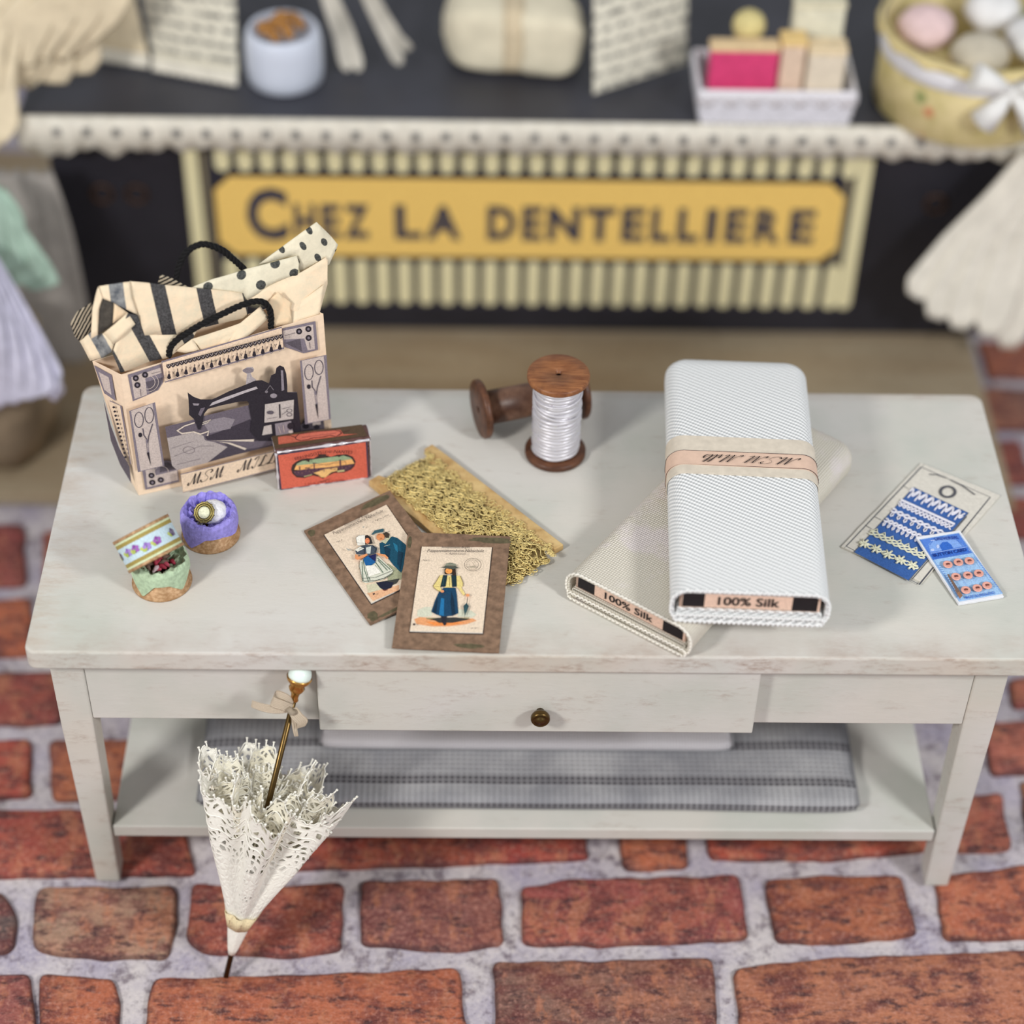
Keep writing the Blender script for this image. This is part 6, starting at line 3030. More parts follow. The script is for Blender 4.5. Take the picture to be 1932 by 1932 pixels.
# ------------------------------------------------------------------ the brick floor
def build_floor():
    mb = MB(); zb, zt = -.012, 0.0
    mb.box((-4, -2.6, -.05), (4, 4, zb), MORTAR)
    tints = {}; rims = {}
    rnd = random.Random(5)
    polys = [(c, p) for c, p in DATA['bricks']]
    boxes = [(min(a[0] for a in p), min(a[1] for a in p), max(a[0] for a in p), max(a[1] for a in p)) for c, p in polys]
    rows = [(-1.75, -1.63), (-1.60, -1.46), (-1.43, -1.29), (-1.26, -1.12), (-1.09, -.95), (-.92, -.80), (-.77, -.64), (-.61, -.46), (-.43, -.32), (-.285, -.15), (-.105, .025), (.055, .165), (.2, .32), (.365, .49), (.53, .70), (.75, .89), (.93, 1.06), (1.10, 1.24), (1.28, 1.42), (1.46, 1.6), (1.64, 1.78), (1.82, 1.97)]
    pal = [(176, 98, 70), (144, 68, 62), (128, 58, 56), (140, 80, 76), (130, 96, 84), (156, 88, 62), (148, 66, 58)]
    for ri, (y0, y1) in enumerate(rows):
        x = -2.6 + rnd.random() * .3
        while x < 2.6:
            wdt = rnd.choice((.17, .3, .38, .42)); b = (x, y0, x + wdt, y1)
            if not any(b[0] < q[2] + .02 and b[2] > q[0] - .02 and b[1] < q[3] - .005 and b[3] > q[1] + .005 for q in boxes):
                j = lambda: rnd.uniform(-.006, .006)
                polys.append((rnd.choice(pal), [(x + j(), y1 + j()), (x + wdt + j(), y1 + j()), (x + wdt + j(), y0 + j()), (x + j(), y0 + j())]))
            x += wdt + .035
    for c, p in polys:
        pts = [Vector((a[0], a[1])) for a in p]
        ar = sum(pts[i - 1].x * pts[i].y - pts[i].x * pts[i - 1].y for i in range(len(pts)))
        if ar < 0: pts = pts[::-1]
        dense = []
        for i in range(len(pts)):
            a = pts[i]; b = pts[(i + 1) % len(pts)]; n = max(1, int((b - a).length / .03))
            dense += [a.lerp(b, k / n) for k in range(n)]
        dense = chaikin(dense, 2)
        out = []
        for v in dense:
            nn = noise.noise(Vector((v.x * 22, v.y * 22, 1.3))); n2 = noise.noise(Vector((v.x * 22, v.y * 22, 9.3)))
            out.append(Vector((v.x + nn * .005, v.y + n2 * .005)))
        cen = sum(out, Vector((0, 0))) / len(out); n = len(out)
        base = len(mb.v); sc = []
        R = [1.0, .985, .93, .6]
        Z = [zb, zt - .003, zt, zt]
        for r, z in zip(R, Z):
            for v in out:
                q = cen + (v - cen) * r; 
                if r > .9:
                    dd = (v - cen).length; q = v + (cen - v).normalized() * min(dd * .5, (1 - r) * .12)
                mb.v.append(Vector((q.x, q.y, z)))
        tc = srgb(c)
        for i in range(len(R) - 1):
            for k in range(n):
                k2 = (k + 1) % n; tints[len(mb.f)] = tc
                mb.face((base + i * n + k, base + i * n + k2, base + (i + 1) * n + k2, base + (i + 1) * n + k), BRICK, True)
                for vi in (k, k2): rims[base + i * n + vi] = (.9, .8, .0, 0)[i]
        tints[len(mb.f)] = tc; mb.face([base + 3 * n + k for k in range(n)], BRICK, True)
    o = mb.build('floor'); me = o.data
    at = me.color_attributes.new('tint', 'FLOAT_COLOR', 'CORNER')
    rm = me.attributes.new('rim', 'FLOAT', 'POINT')
    for vi, v in rims.items(): rm.data[vi].value = v
    for fi, c in tints.items():
        for li in me.polygons[fi].loop_indices: at.data[li].color = c
    o['kind'] = 'structure'
build_floor()

# ------------------------------------------------------------------ the wooden base board under the counter
mb = MB(); mb.box((-2.4, 1.0, .0005), (1.045, 2.3, .03), BOARD)
tag(mb.build('base_board', bevel=.004), 'pale brown wooden board under the black shop counter', 'board')

# ------------------------------------------------------------------ shop counter with the sign
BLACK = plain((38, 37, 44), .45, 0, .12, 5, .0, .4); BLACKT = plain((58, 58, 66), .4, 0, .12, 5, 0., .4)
SIGNY = ink((250, 206, 116)); SIGNC = ink((232, 222, 178)); SIGND = ink((46, 44, 54)); SIGNT = ink((66, 64, 76)); SIGNG = ink((150, 138, 110))
ct = thing('shop_counter', 'black wooden shop counter with a yellow sign reading CHEZ LA DENTELLIERE', 'counter', (0, 1.6, .03))
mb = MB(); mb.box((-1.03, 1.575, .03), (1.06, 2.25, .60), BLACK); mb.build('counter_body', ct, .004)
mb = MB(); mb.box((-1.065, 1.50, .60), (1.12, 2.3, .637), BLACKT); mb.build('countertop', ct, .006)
sp = MB(); sp.box((-.745, 1.566, .10), (.76, 1.5745, .55), SIGND); sign = sp.build('sign_panel', ct)
mb = MB()
def bar(mb, x0, x1, z0, z1, m, y=1.566, t=.004, n=5):
    r = (x1 - x0) / 2; P = []
    for k in range(n * 2 + 1): a = pi * k / (2 * n); P.append(Vector(((x0 + x1) / 2 + r * cos(a), y, z1 - r + r * sin(a))))
    for k in range(n * 2 + 1): a = pi + pi * k / (2 * n); P.append(Vector(((x0 + x1) / 2 + r * cos(a), y, z0 + r + r * sin(a))))
    mb.prism(P[::-1], (0, -t, 0), m)
for i in range(29):
    x = -.672 + i * .0485; bar(mb, x, x + .033, .113, .236, SIGNC)
    bar(mb, x, x + .033, .468, .53, SIGNC)
for x0, x1 in ((-.738, -.708), (.72, .752)): bar(mb, x0, x1, .113, .535, SIGNC)
for x0 in (-.70, .7): mb.box((x0, 1.563, .12), (x0 + .008, 1.566, .53), SIGNG)
mb.build('sign_stripes', sign)
mb = MB(); x0, x1, z0, z1, c = -.677, .700, .250, .456, .035
mb.prism([Vector((x, 1.562, z)) for x, z in ((x0, z0 + c), (x0 + c, z0), (x1 - c, z0), (x1, z0 + c), (x1, z1 - c), (x1 - c, z1), (x0 + c, z1), (x0, z1 - c))], (0, -.004, 0), SIGNY)
mb.build('sign_plate', sign)
tx = MB()
def sign_letter(ch, xa, xb, zb, h):
    me = text_mesh(ch, 2, 0); xs = [v.co.x for v in me.vertices]; ys = [v.co.y for v in me.vertices]; a, b = min(xs), max(xs); c, d = min(ys), max(ys); base = len(tx.v)
    for v in me.vertices: tx.v.append(Vector((xa + (v.co.x - a) * (xb - xa) / (b - a), 1.5572, zb + (v.co.y - c) * h / (d - c))))
    for p in me.polygons: tx.face([base + i for i in p.vertices], SIGNT)
    bpy.data.meshes.remove(me)
sign_letter('C', -.612, -.520, .288, .142)
for word in ((('H', -.508, -.460), ('E', -.448, -.406), ('Z', -.398, -.342)), (('L', -.286, -.226), ('A', -.218, -.140)),
             (('D', -.092, -.038), ('E', -.026, .012), ('N', .022, .084), ('T', .092, .150), ('E', .162, .206), ('L', .218, .256), ('L', .268, .308), ('I', .322, .342), ('E', .358, .400), ('R', .414, .464), ('E', .480, .528))):
    for ch, x_, y_ in word:
        if word[0][0] == 'D': x_ = -.082 + (x_ + .092) * 1.17; y_ = -.082 + (y_ + .092) * 1.17
        sign_letter(ch, x_, y_, .297, .092)
tx.build('sign_lettering', sign)
LACEC = plain((232, 226, 212), .85, 0, .06, 40, .3); LACED = plain((120, 118, 116), .8, 0, .2, 60, 0)
mb = MB(); n = 420; F = []; B = []
for i in range(n + 1):
    x = -1.07 + 2.2 * i / n; zb = .572 - .012 * abs(sin(i * pi / 15)) - .05 * math.exp(-((x + .94) / .07) ** 2) * abs(sin(i * pi / 18) * .6 + .5)
    wv = .002 * sin(i * .7)
    F.append([(x, 1.496 + wv, .641), (x, 1.4955 + wv, .61), (x, 1.497 - wv * 2, zb)])
G = [[(p[0], p[1] + .003, p[2]) for p in reversed(r)] for r in F]
mb.grid([list(a) + list(b) for a, b in zip(F, G)], LACEC, closed=True)
mb.grid([[(x, 1.495, .6415), (x, 1.503, .6410)] for x in (-1.07, 1.13)], LACEC, flip=True)
for i in range(34):
    x = -.985 + i * .0625; mb.box((x - .008, 1.4925, .597), (x + .008, 1.496, .615), LACED)
mb.build('lace_trim', ct)
HB = plain((84, 62, 48), .4, .6, .1, 60, 0)
for x, z in ((-.925, .40), (-.85, .40), (.905, .40)):
    mb = MB(); mb.tube([(x + .022 * cos(a * pi / 10), 1.571, z + .022 * sin(a * pi / 10)) for a in range(20)], .004, HB, closed=True); mb.build('ring_pull', ct)

# ------------------------------------------------------------------ display table
tb = thing('display_table', 'long cream distressed wooden table with one drawer and a low shelf', 'table', (0, .3, 0))
W, Dp, H, Tk = 1.6, .643, .63, .0394
mb = MB(); P = []
for (cx, cy, a0, r) in ((.8, .643, 0, .022), (-.8, .643, 90, .022), (-.8, 0, 180, .016), (.8, 0, 270, .016)):
    sx = 1 if cx > 0 else -1; sy = 1 if cy > 0 else -1
    for k in range(7): a = radians(a0 + 15 * k); P.append(Vector((cx - sx * r + r * cos(a), cy - sy * r + r * sin(a), H - Tk)))
mb.prism(P, (0, 0, Tk), PAINT_TOP, PAINT_EDGE); mb.build('tabletop', tb, .0035)
for sx in (-1, 1):
    for y0, y1, yb0, yb1 in ((.03, .082, .03, .075), (.56, .612, .567, .612)):
        xo = -.012 + sx * .762; xi = xo - sx * .053; xob = -.011 + sx * .757; xib = xob - sx * .042
        mb = MB(); T = H - Tk - .0005
        a = [(min(xob, xib), yb0, .0005), (max(xob, xib), yb0, .0005), (max(xob, xib), yb1, .0005), (min(xob, xib), yb1, .0005)]
        b = [(min(xo, xi), y0, .42), (max(xo, xi), y0, .42), (max(xo, xi), y1, .42), (min(xo, xi), y1, .42)]
        c = [(p[0], p[1], T) for p in b]
        bs = mb.grid([a, b, c], PAINT_WORN, closed=True, sm=False); mb.cap([bs, bs + 1, bs + 2, bs + 3], PAINT_WORN, True); mb.cap([bs + 8, bs + 9, bs + 10, bs + 11], PAINT_WORN)
        mb.build('leg', tb, .003)
T = H - Tk - .0005
mb = MB(); mb.box((-.721, .033, .437), (-.353, .05, T), PAINT); mb.build('apron', tb, .002)
mb = MB(); mb.box((.352, .033, .437), (.697, .05, T), PAINT); mb.build('apron', tb, .002)
mb = MB(); mb.box((-.721, .593, .437), (.697, .608, T), PAINT); mb.build('back_apron', tb, .002)
for xs in ((-.768, -.752), (.728, .744)):
    mb = MB(); mb.box((xs[0], .082, .437), (xs[1], .56, T), PAINT); mb.build('side_apron', tb, .002)
mb = MB(); mb.box((-.352, .014, .433), (.351, .034, T), PAINT_DRAWER); mb.box((-.34, .034, .445), (.34, .45, T - .01), PAINT); dr = mb.build('drawer', tb, .0022)
mb = MB(); M = Matrix.Translation((.004, .014, .486)) @ Matrix.Rotation(radians(90), 4, 'X')
mb.lathe([(.006, 0), (.006, .006), (.0125, .009), (.0155, .014), (.0155, .020), (.013, .024), (.0125, .0235), (.009, .0225), (.0085, .025), (.0, .026)], BRASS, 24, M)
mb.build('drawer_knob', dr)
mb = MB(); mb.box((-.722, .034, .125), (.699, .60, .153), PAINT); mb.build('shelf', tb, .0025)

# cloths on the shelf
def folded(name, x0, x1, yf, yb, z0, th, layers, m, label, wob=.004, sd=1):
    """a cloth folded in layers: each layer a rounded slab joined at the front fold"""
    mb = MB(); n = 60; lt = th / layers
    prof = []
    for k in range(9): a = -pi / 2 + pi * k / 8; prof.append((yf + th / 2 - th / 2 * cos(a), z0 + th / 2 + th / 2 * sin(a)))
    # front edge shows the fold lines as dents
    rows = []
    for i in range(n + 1):
        x = x0 + (x1 - x0) * i / n; r = []
        e = min(i, n - i) / n; pin = 1 - .55 * math.exp(-e * 60)
        for (y, z) in prof:
            w1 = noise.noise(Vector((x * 3, z * 40, sd))) * wob
            r.append((x, y + w1 + (1 - pin) * .01, z0 + (z - z0) * (pin * .3 + .7)))
        for k in range(1, 24):
            y = yf + th / 2 + (yb - yf - th / 2) * k / 23; w1 = noise.noise(Vector((x * 5, y * 9, sd + 3))) * wob * 1.2
            r.append((x + (w1 * 2 if i in (0, n) else 0), y, z0 + th * (pin * .3 + .7) + w1))
        r.append((x, yb, z0)); rows.append(r)
    def uvf(i, j): return ((x0 + (x1 - x0) * i / n), (j * .012 if j < 9 else .108 + (j - 8) * (yb - yf) / 23))
    base = mb.grid(rows, m, uvf=uvf, flip=True)
    c = len(rows[0])
    mb.cap([base + k for k in range(c)], m); mb.cap([base + n * c + k for k in range(c)], m, True)
    for lz in range(1, layers):
        z = z0 + lt * lz
        for xe, s_ in ((x0, -1), (x1, 1)):
            mb.tube([(xe + s_ * .001, yf + .01 + (yb - yf - .02) * k / 12, z + noise.noise(Vector((k, lz, sd))) * .002) for k in range(13)], lt * .35, m, 6)
    return tag(mb.build(name), label, 'cloth')
folded('folded_linen', -.575, .565, .066, .50, .1535, .034, 2, LINEN, 'grey striped linen folded flat on the low table shelf', .005, 2)
folded('folded_white_cloth', -.368, .352, .172, .46, .1925, .022, 2, KNITW, 'small white woven cloth folded on top of the grey linen', .001, 7)

# ------------------------------------------------------------------ gift bag
D = DATA['bag']; B = {k: Vector(D[k]) for k in ('BL', 'BR', 'TL', 'TR', 'TLb', 'TRb', 'BLb', 'BRb')}
for k in ('BL', 'BR', 'BLb', 'BRb'): B[k].z = .6306
bag = thing('gift_bag', 'cream paper gift bag printed with a black sewing machine, tissue paper sticking out', 'bag', (B['BL'] + B['BRb']) / 2)
BAGP = plain((240, 214, 186), .7, 0, .03, 120, .1)
fr = [Vector(a) for a in D['frame']]; Nf = fr[3]
mb = MB()
def panel(a, b, c, d, t=.0016, n=6, bulge=0):      # a,b bottom; c,d top (a-d left)
    nrm = (b - a).cross(d - a).normalized(); P = []; Q = []
    for i in range(n + 1):
        v = i / n; L = a.lerp(d, v); R = b.lerp(c, v); row = []
        for j in range(n + 1): row.append(L.lerp(R, j / n) + nrm * (bulge * sin(pi * j / n) * v))
        P.append(row); Q.append([p - nrm * t for p in row])
    mb.grid(P, BAGP, sm=False); mb.grid(Q, BAGP, sm=False, flip=True)
    mb.grid([[p for p in P[-1]], [p for p in Q[-1]]], BAGP, sm=False)
panel(B['BL'], B['BR'], B['TR'], B['TL']); panel(B['BRb'], B['BLb'], B['TLb'], B['TRb'])
panel(B['BLb'], B['BL'], B['TL'], B['TLb']); panel(B['BR'], B['BRb'], B['TRb'], B['TR'])
mb.grid([[B['BL'], B['BR']], [B['BLb'], B['BRb']]], BAGP, sm=False)
mb.build('bag_body', bag)
printed(D['frame'], D['print'], 'printed_front', bag)
printed(D['gframe'], D['gprint'], 'printed_gusset', bag, off0=.0008)
ROPE = plain((18, 17, 18), .8, 0, .1, 200, .3)
def rope(pts, r, m, name, parent, turns=260, strands=3):
    pts = [Vector(p) for p in pts]
    # Catmull-Rom
    S = []
    for i in range(len(pts) - 1):
        p0 = pts[max(0, i - 1)]; p1 = pts[i]; p2 = pts[i + 1]; p3 = pts[min(len(pts) - 1, i + 2)]
        for k in range(14):
            t = k / 14; S.append(.5 * ((2 * p1) + (p2 - p0) * t + (2 * p0 - 5 * p1 + 4 * p2 - p3) * t * t + (3 * p1 - p0 - 3 * p2 + p3) * t ** 3))
    S.append(pts[-1]); mb = MB()
    for st in range(strands):
        ph = 2 * pi * st / strands; out = []; prev = None; L = 0
        for i, p in enumerate(S):
            a = S[max(0, i - 1)]; b = S[min(len(S) - 1, i + 1)]; t = (b - a).normalized(); L += (p - a).length if i else 0
            if prev is None: n1 = t.orthogonal().normalized()
            else: n1 = (prev - t * prev.dot(t)).normalized()
            prev = n1; n2 = t.cross(n1); an = ph + L * turns
            out.append(p + (n1 * cos(an) + n2 * sin(an)) * r * .55)
        mb.tube(out, r * .62, m, 6)
    return mb.build(name, parent)
rope(D['handle_f'], .0048, ROPE, 'handle', bag); rope(D['handle_b'], .0048, ROPE, 'handle', bag)
def tissue(sheet, idx, parent):
    bm = bmesh.new(); uvl = bm.loops.layers.uv.new('UVMap')
    vs_ = [bm.verts.new(p) for p in sheet['v']]; f = bm.faces.new(vs_)
    for l, uv in zip(f.loops, sheet['uv']): l[uvl].uv = uv
    bmesh.ops.triangulate(bm, faces=bm.faces[:])
    bmesh.ops.subdivide_edges(bm, edges=bm.edges[:], cuts=3, use_grid_fill=True)
    bm.normal_update()
    for v in bm.verts:
        n = noise.noise(Vector((v.co.x * 26, v.co.y * 26, v.co.z * 26 + idx))); n2 = abs(noise.noise(Vector((v.co.x * 12 + idx, v.co.y * 12, v.co.z * 12))))
        v.co += v.normal * (n * .0035 - n2 * .004)
    me = bpy.data.meshes.new(sheet['name']); bm.to_mesh(me); bm.free(); me.materials.append(TIS[sheet['mat']])
    for p in me.polygons: p.use_smooth = True
    o = bpy.data.objects.new(sheet['name'], me); COL.objects.link(o); return o
groups = {}
for i, s in enumerate(D['tissue']): groups.setdefault((s['name'], i if s['name'].startswith('fine') else 0), []).append(tissue(s, i * 7.7, bag))
def join_meshes(obs, name, parent, solid=.0012):
    bm = bmesh.new(); mats = []
    for o in obs:
        m = o.data.materials[0]
        if m not in mats: mats.append(m)
        mi = mats.index(m); n0 = len(bm.faces); bm.from_mesh(o.data); bm.faces.ensure_lookup_table()
        for f in bm.faces[n0:]: f.material_index = mi
    me = bpy.data.meshes.new(name); bm.to_mesh(me); bm.free()
    for m in mats: me.materials.append(m)
    for o in obs: bpy.data.objects.remove(o)
    r = bpy.data.objects.new(name, me); COL.objects.link(r); attach(r, parent)
    if solid: sm = r.modifiers.new('solid', 'SOLIDIFY'); sm.thickness = solid; sm.offset = -1
    return r
for nme, obs in groups.items():
    r = join_meshes(obs, nme[0], bag)
# ------------------------------------------------------------------ sweet tin
D = DATA['tin']; M = frame_M(D['frame']); tin = thing('sweet_tin', 'small red and brown printed tin with worn silver edges, in front of the gift bag', 'tin', Vector(D['frame'][0]))
TINB = plain((104, 74, 70), .4, .2, .2, 90, .2)
w_, h_, d_ = D['w'], D['h'], D['d']
mb = MB(); hl = h_ * .80
mb.box((0.001, 0, -d_), (w_ - .001, hl - .001, 0), TINB, M); mb.build('tin_body', tin, .003)
mb = MB(); mb.box((0, hl, -d_ - .001), (w_, h_, .0004), TINB, M); mb.build('tin_lid', tin, .003)
printed(D['frame'], D['print'], 'printed_front', tin, off0=.0008)
printed(D['tframe'], D['tprint'], 'printed_lid', tin, off0=.0006)
mb = MB(); rnd = random.Random(3)
def wear(a, b, r0):
    a, b = M @ Vector(a), M @ Vector(b); n = int((b - a).length / .0022); seg = []
    for i in range(n + 1):
        p = a.lerp(b, i / n); k = noise.noise(p * 90)
        seg.append((p, max(.0003, r0 * (.8 + k * .9))))
    mb.tube([p for p, r in seg], 1.0, SILVERM, 6, taper=lambda t: seg[min(n, int(t * n + .5))][1])
wear((0.003, h_ - .002, .0008), (w_ - .002, h_ - .002, .0008), .0026); wear((.001, .002, .0005), (.001, h_ - .004, .0005), .0021)
wear((w_ - .001, .002, .0003), (w_ - .001, h_ - .004, .0003), .0013); wear((.002, .001, .0003), (w_ - .002, .001, .0003), .001); wear((0, h_ - .001, -.002), (0, h_ - .001, -d_), .001)
wear((.004, h_ - .0006, -d_), (w_ * .5, h_ - .0006, -d_), .0008); wear((w_, h_, -.004), (w_, h_, -d_), .0008)
mb.build('worn_edges', tin)

# ------------------------------------------------------------------ little round boxes
def crumple_ruffle(c, z0, m, name, parent, seed, hang):
    mb = MB(); n = 72; P = []
    prof = [(.0462, None), (.0466, .018), (.0468, .036), (.0455, .050), (.042, .0565), (.038, .052), (.034, .044), (.029, .047), (.0245, .040), (.020, .036)]
    for ri, (r, z) in enumerate(prof):
        row = []
        for k in range(n):
            a = 2 * pi * k / n; nz = noise.noise(Vector((cos(a) * 2.4, sin(a) * 2.4, ri * .55 + seed))); n2 = noise.noise(Vector((cos(a) * (2.6 if ri < 4 else 6), sin(a) * (2.6 if ri < 4 else 6), ri * .8 + seed)))
            zz = hang(a) if z is None else (z if ri > 2 else max(z, hang(a) + .002 * ri)) + nz * (.003 if ri < 5 else .012)
            rr = r + n2 * (.0012 if ri < 4 else .0055)
            if ri == 0: rr += .0006
            row.append((c[0] + rr * cos(a), c[1] + rr * sin(a), z0 + zz))
        P.append(row)
    mb.grid(P, m, closed=True, sm=False); o = mb.build(name, parent)
    s = o.modifiers.new('solid', 'SOLIDIFY'); s.thickness = .0006; s.offset = -1
    return o
def spikes(a, centers, w, z_hi, z_lo):
    z = z_hi
    for c, d in centers:
        x = abs((a - c + pi) % (2 * pi) - pi)
        if x < w: z = min(z, z_hi - (z_hi - z_lo) * d * (1 - x / w))
    return z
ZT = .6303
def box_base(c, parent):
    mb = MB(); M = Matrix.Translation((c[0], c[1], ZT))
    mb.lathe([(.0478, 0), (.0482, .002), (.0478, .0045), (.0452, .0058), (.0445, .034), (.042, .034), (.042, .004), (0, .004)], GOLDP, 48, M); mb.build('box_base', parent)
cP = (-.537, .2655)
pb = thing('round_trinket_box', 'open round gold box lined with purple paper around a white cushion', 'box', (cP[0], cP[1], ZT), 'round gold boxes')
box_base(cP, pb)
crumple_ruffle(cP, ZT, plain((150, 140, 214), .75, 0, .1, 160, .4), 'purple_paper', pb, 2.2, lambda a: spikes(a, ((radians(232), 1.0), (radians(338), .35), (radians(60), .9), (radians(140), .8)), .62, .030, .003))
mb = MB(); M = Matrix.Translation((cP[0] + .007, cP[1] + .004, ZT + .046)) @ Matrix.Diagonal((1, .95, .85, 1))
mb.lathe([(0.0005, -.023)] + [(.0235 * cos(radians(t)), .0235 * sin(radians(t))) for t in range(-75, 90, 11)] + [(.0002, .0235)], plain((236, 234, 236), .8, 0, .05, 200, .5), 28, M, rf=lambda a, r, z: 1 + .03 * sin(a * 9 + z * 90)); mb.build('cushion', pb)
mb = MB(); bc = Vector((cP[0] - .005, cP[1] - .012, ZT + .060)); nb = Vector((-.25, -.62, .75)).normalized(); t1 = nb.cross(Vector((0, 0, 1))).normalized(); t2 = nb.cross(t1)
OLDG = newmat('old_gilt', (150, 136, 84), .35, .7)[0]
for rr, w1 in ((.0160, .0020), (.0125, .0017)):
    mb.tube([bc + (t1 * cos(a * pi / 12) + t2 * sin(a * pi / 12)) * rr for a in range(24)], w1, OLDG, 6, closed=True)
for k in range(12):
    a = k * pi / 6; mb.tube([bc + (t1 * cos(a) + t2 * sin(a)) * .0155, bc + (t1 * cos(a) + t2 * sin(a)) * .0185 + nb * .001], .0016, OLDG, 5)
br_ = mb.build('brooch', pb)
mb = MB(); mb.lathe([(.0001, .005), (.005, .0042), (.009, .0025), (.0108, 0)][::-1], plain((228, 228, 196), .5, 0, .1, 300, .3), 16, Matrix.Translation(bc) @ nb.to_track_quat('Z', 'Y').to_matrix().to_4x4()); mb.build('cameo', br_)
mb = MB()
for s_ in (-1, 0, 1): mb.tube([bc + t1 * (.0035 * s_) - t2 * .012 * (1 if t2.z > 0 else -1) + nb * 0, bc + t1 * (.0035 * s_ + .003) - t2 * .02 * (1 if t2.z > 0 else -1) - nb * .003, bc + t1 * (.0035 * s_ + .004) - t2 * .026 * (1 if t2.z > 0 else -1) - nb * .009], .0013, newmat('silver_ribbon', (170, 170, 160), .5, .4)[0] if s_ else OLDG, 6)
mb.build('ribbon', pb)
cG = (-.604, .156)
gb = thing('round_trinket_box', 'open round gold box lined with pale green paper, under the tilted violet lid', 'box', (cG[0], cG[1], ZT), 'round gold boxes')
box_base(cG, gb)
GREENP = plain((176, 196, 164), .75, 0, .1, 160, .4)
crumple_ruffle(cG, ZT, GREENP, 'green_paper', gb, 6.4, lambda a: spikes(a, ((radians(236), 1.0), (radians(322), .75), (radians(60), .9), (radians(150), .8)), .5, .032, .003))
mb = MB(); cols = [(206, 90, 110), (228, 200, 206), (120, 96, 84), (150, 160, 130), (180, 60, 80), (200, 190, 170)]; rnd = random.Random(8)
for k in range(26):
    a = rnd.uniform(0, 2 * pi); r = rnd.uniform(0, .024); p = Vector((cG[0] + r * cos(a), cG[1] + r * sin(a), ZT + .040 + rnd.uniform(0, .010)))
    q_ = Vector((rnd.uniform(-1, 1), rnd.uniform(-1, 1), rnd.uniform(-.2, .5))).normalized() * .009
    mb.tube([p - q_, p + Vector((0, 0, .003)), p + q_], .0042, plain(rnd.choice(cols), .6, 0, .12, 200, .3), 7, taper=lambda t: .4 + .6 * sin(pi * t))
mb.build('silk_scraps', gb)
# the lid, printed with violets
ax = Vector((-.46, .55, .66)).normalized(); cl = Vector(DATA['pts']['greenlid']) + Vector((.002, .002, .0))
view = Vector((.08, -.73, .68)); e2 = (view - ax * view.dot(ax)).normalized(); e1 = e2.cross(ax).normalized()
ML = Matrix(((e1.x, e2.x, ax.x, cl.x), (e1.y, e2.y, ax.y, cl.y), (e1.z, e2.z, ax.z, cl.z), (0, 0, 0, 1)))
lid = thing('round_box_lid', 'round box lid with violets and gold bands, tilted on the green-lined box', 'lid', cl)
hh = .0275; R0 = .0475
PG = ink((206, 216, 176)); OG = ink((160, 142, 76)); LBm = ink((192, 212, 220))
mb = MB()
mb.lathe([(R0 - .003, -hh), (R0 + .001, -hh), (R0 + .001, -hh + .0045), (R0, -hh + .005), (R0, -hh + .0085), (R0, -hh + .0145), (R0, hh - .0145), (R0, hh - .0085), (R0, hh - .005), (R0 + .001, hh - .0045), (R0 + .001, hh), (0, hh)], None, 56, ML,
         ms=[GOLDP, GOLDP, GOLDP, PG, OG, LBm, OG, PG, GOLDP, GOLDP, GOLDP], capb=False)
mb.lathe([(R0 - .003, -hh), (R0 - .003, hh - .002), (0.0005, hh - .002)], GOLDP, 40, ML, capb=False, capt=False)
mb.build('lid_drum', lid)
mb = MB()
def petal(ang, z, r, col, el=1.0, rot=0):
    pts = []
    for k in range(9):
        t = 2 * pi * k / 9; u = r * cos(t) * el; v = r * sin(t); uu = u * cos(rot) - v * sin(rot); vv = u * sin(rot) + v * cos(rot)
        an = ang + uu / R0; rr = R0 + .0005 + .0001 * (len(mb.f) % 7); pts.append(ML @ Vector((rr * cos(an), rr * sin(an), z + vv)))
    i = [mb.vert(p) for p in pts]; mb.face(i, ink(col))
for fa, fz, kind in ((-62, -.001, 0), (-22, -.002, 1), (0, -.003, 2), (22, .002, 1), (40, .002, 2), (72, .001, 0), (110, 0, 1), (150, 0, 2), (190, 0, 1), (230, 0, 2)):
    a0 = radians(90 + fa * -1) ; col = ((96, 84, 110), (132, 70, 150), (136, 104, 176))[kind]
    petal(a0 - .11, fz - .003, .0036, (170, 184, 90), 1.2); petal(a0 - .19, fz, .0028, (190, 200, 110))
    for k in range(5): t = k * 2 * pi / 5 + .4; petal(a0 + .0042 * cos(t) / R0, fz + .0042 * sin(t), .0029, col if k % 2 else tuple(min(255, c + 26) for c in col))
    petal(a0, fz, .0008, (90, 50, 100))
mb.build('violet_print', lid)

# ------------------------------------------------------------------ thread spools
def rotM(origin, axis):
    return Matrix.Translation(origin) @ Vector(axis).normalized().to_track_quat('Z', 'Y').to_matrix().to_4x4()
def spool_parts(t, M, L=.178, R=.0525, core=.03, mt=SPOOLW, mbm=SPOOLD, mc=SPOOLC, fl=.012):
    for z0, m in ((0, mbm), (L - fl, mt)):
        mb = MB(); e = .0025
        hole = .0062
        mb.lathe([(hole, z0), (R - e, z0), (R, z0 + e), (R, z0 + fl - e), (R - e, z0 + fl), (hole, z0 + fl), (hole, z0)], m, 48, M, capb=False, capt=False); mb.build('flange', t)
    mb = MB(); mb.lathe([(.0064, fl), (core, fl), (core, L - fl), (.0064, L - fl)], mc, 32, M, capb=False, capt=False); mb.lathe([(.0061, .002), (.0061, L - .006), (.0002, L - .006)], plain((20, 14, 12), .9), 12, M); mb.build('core', t)
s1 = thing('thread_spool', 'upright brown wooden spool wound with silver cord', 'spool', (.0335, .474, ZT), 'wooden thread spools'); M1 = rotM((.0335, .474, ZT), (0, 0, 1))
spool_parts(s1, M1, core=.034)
mb = MB(); rnd = random.Random(2); pts = []; NT_ = 20; n = 40
THR = newmat('silver_cord', (208, 205, 210), .38, .3)[0]
z = .016
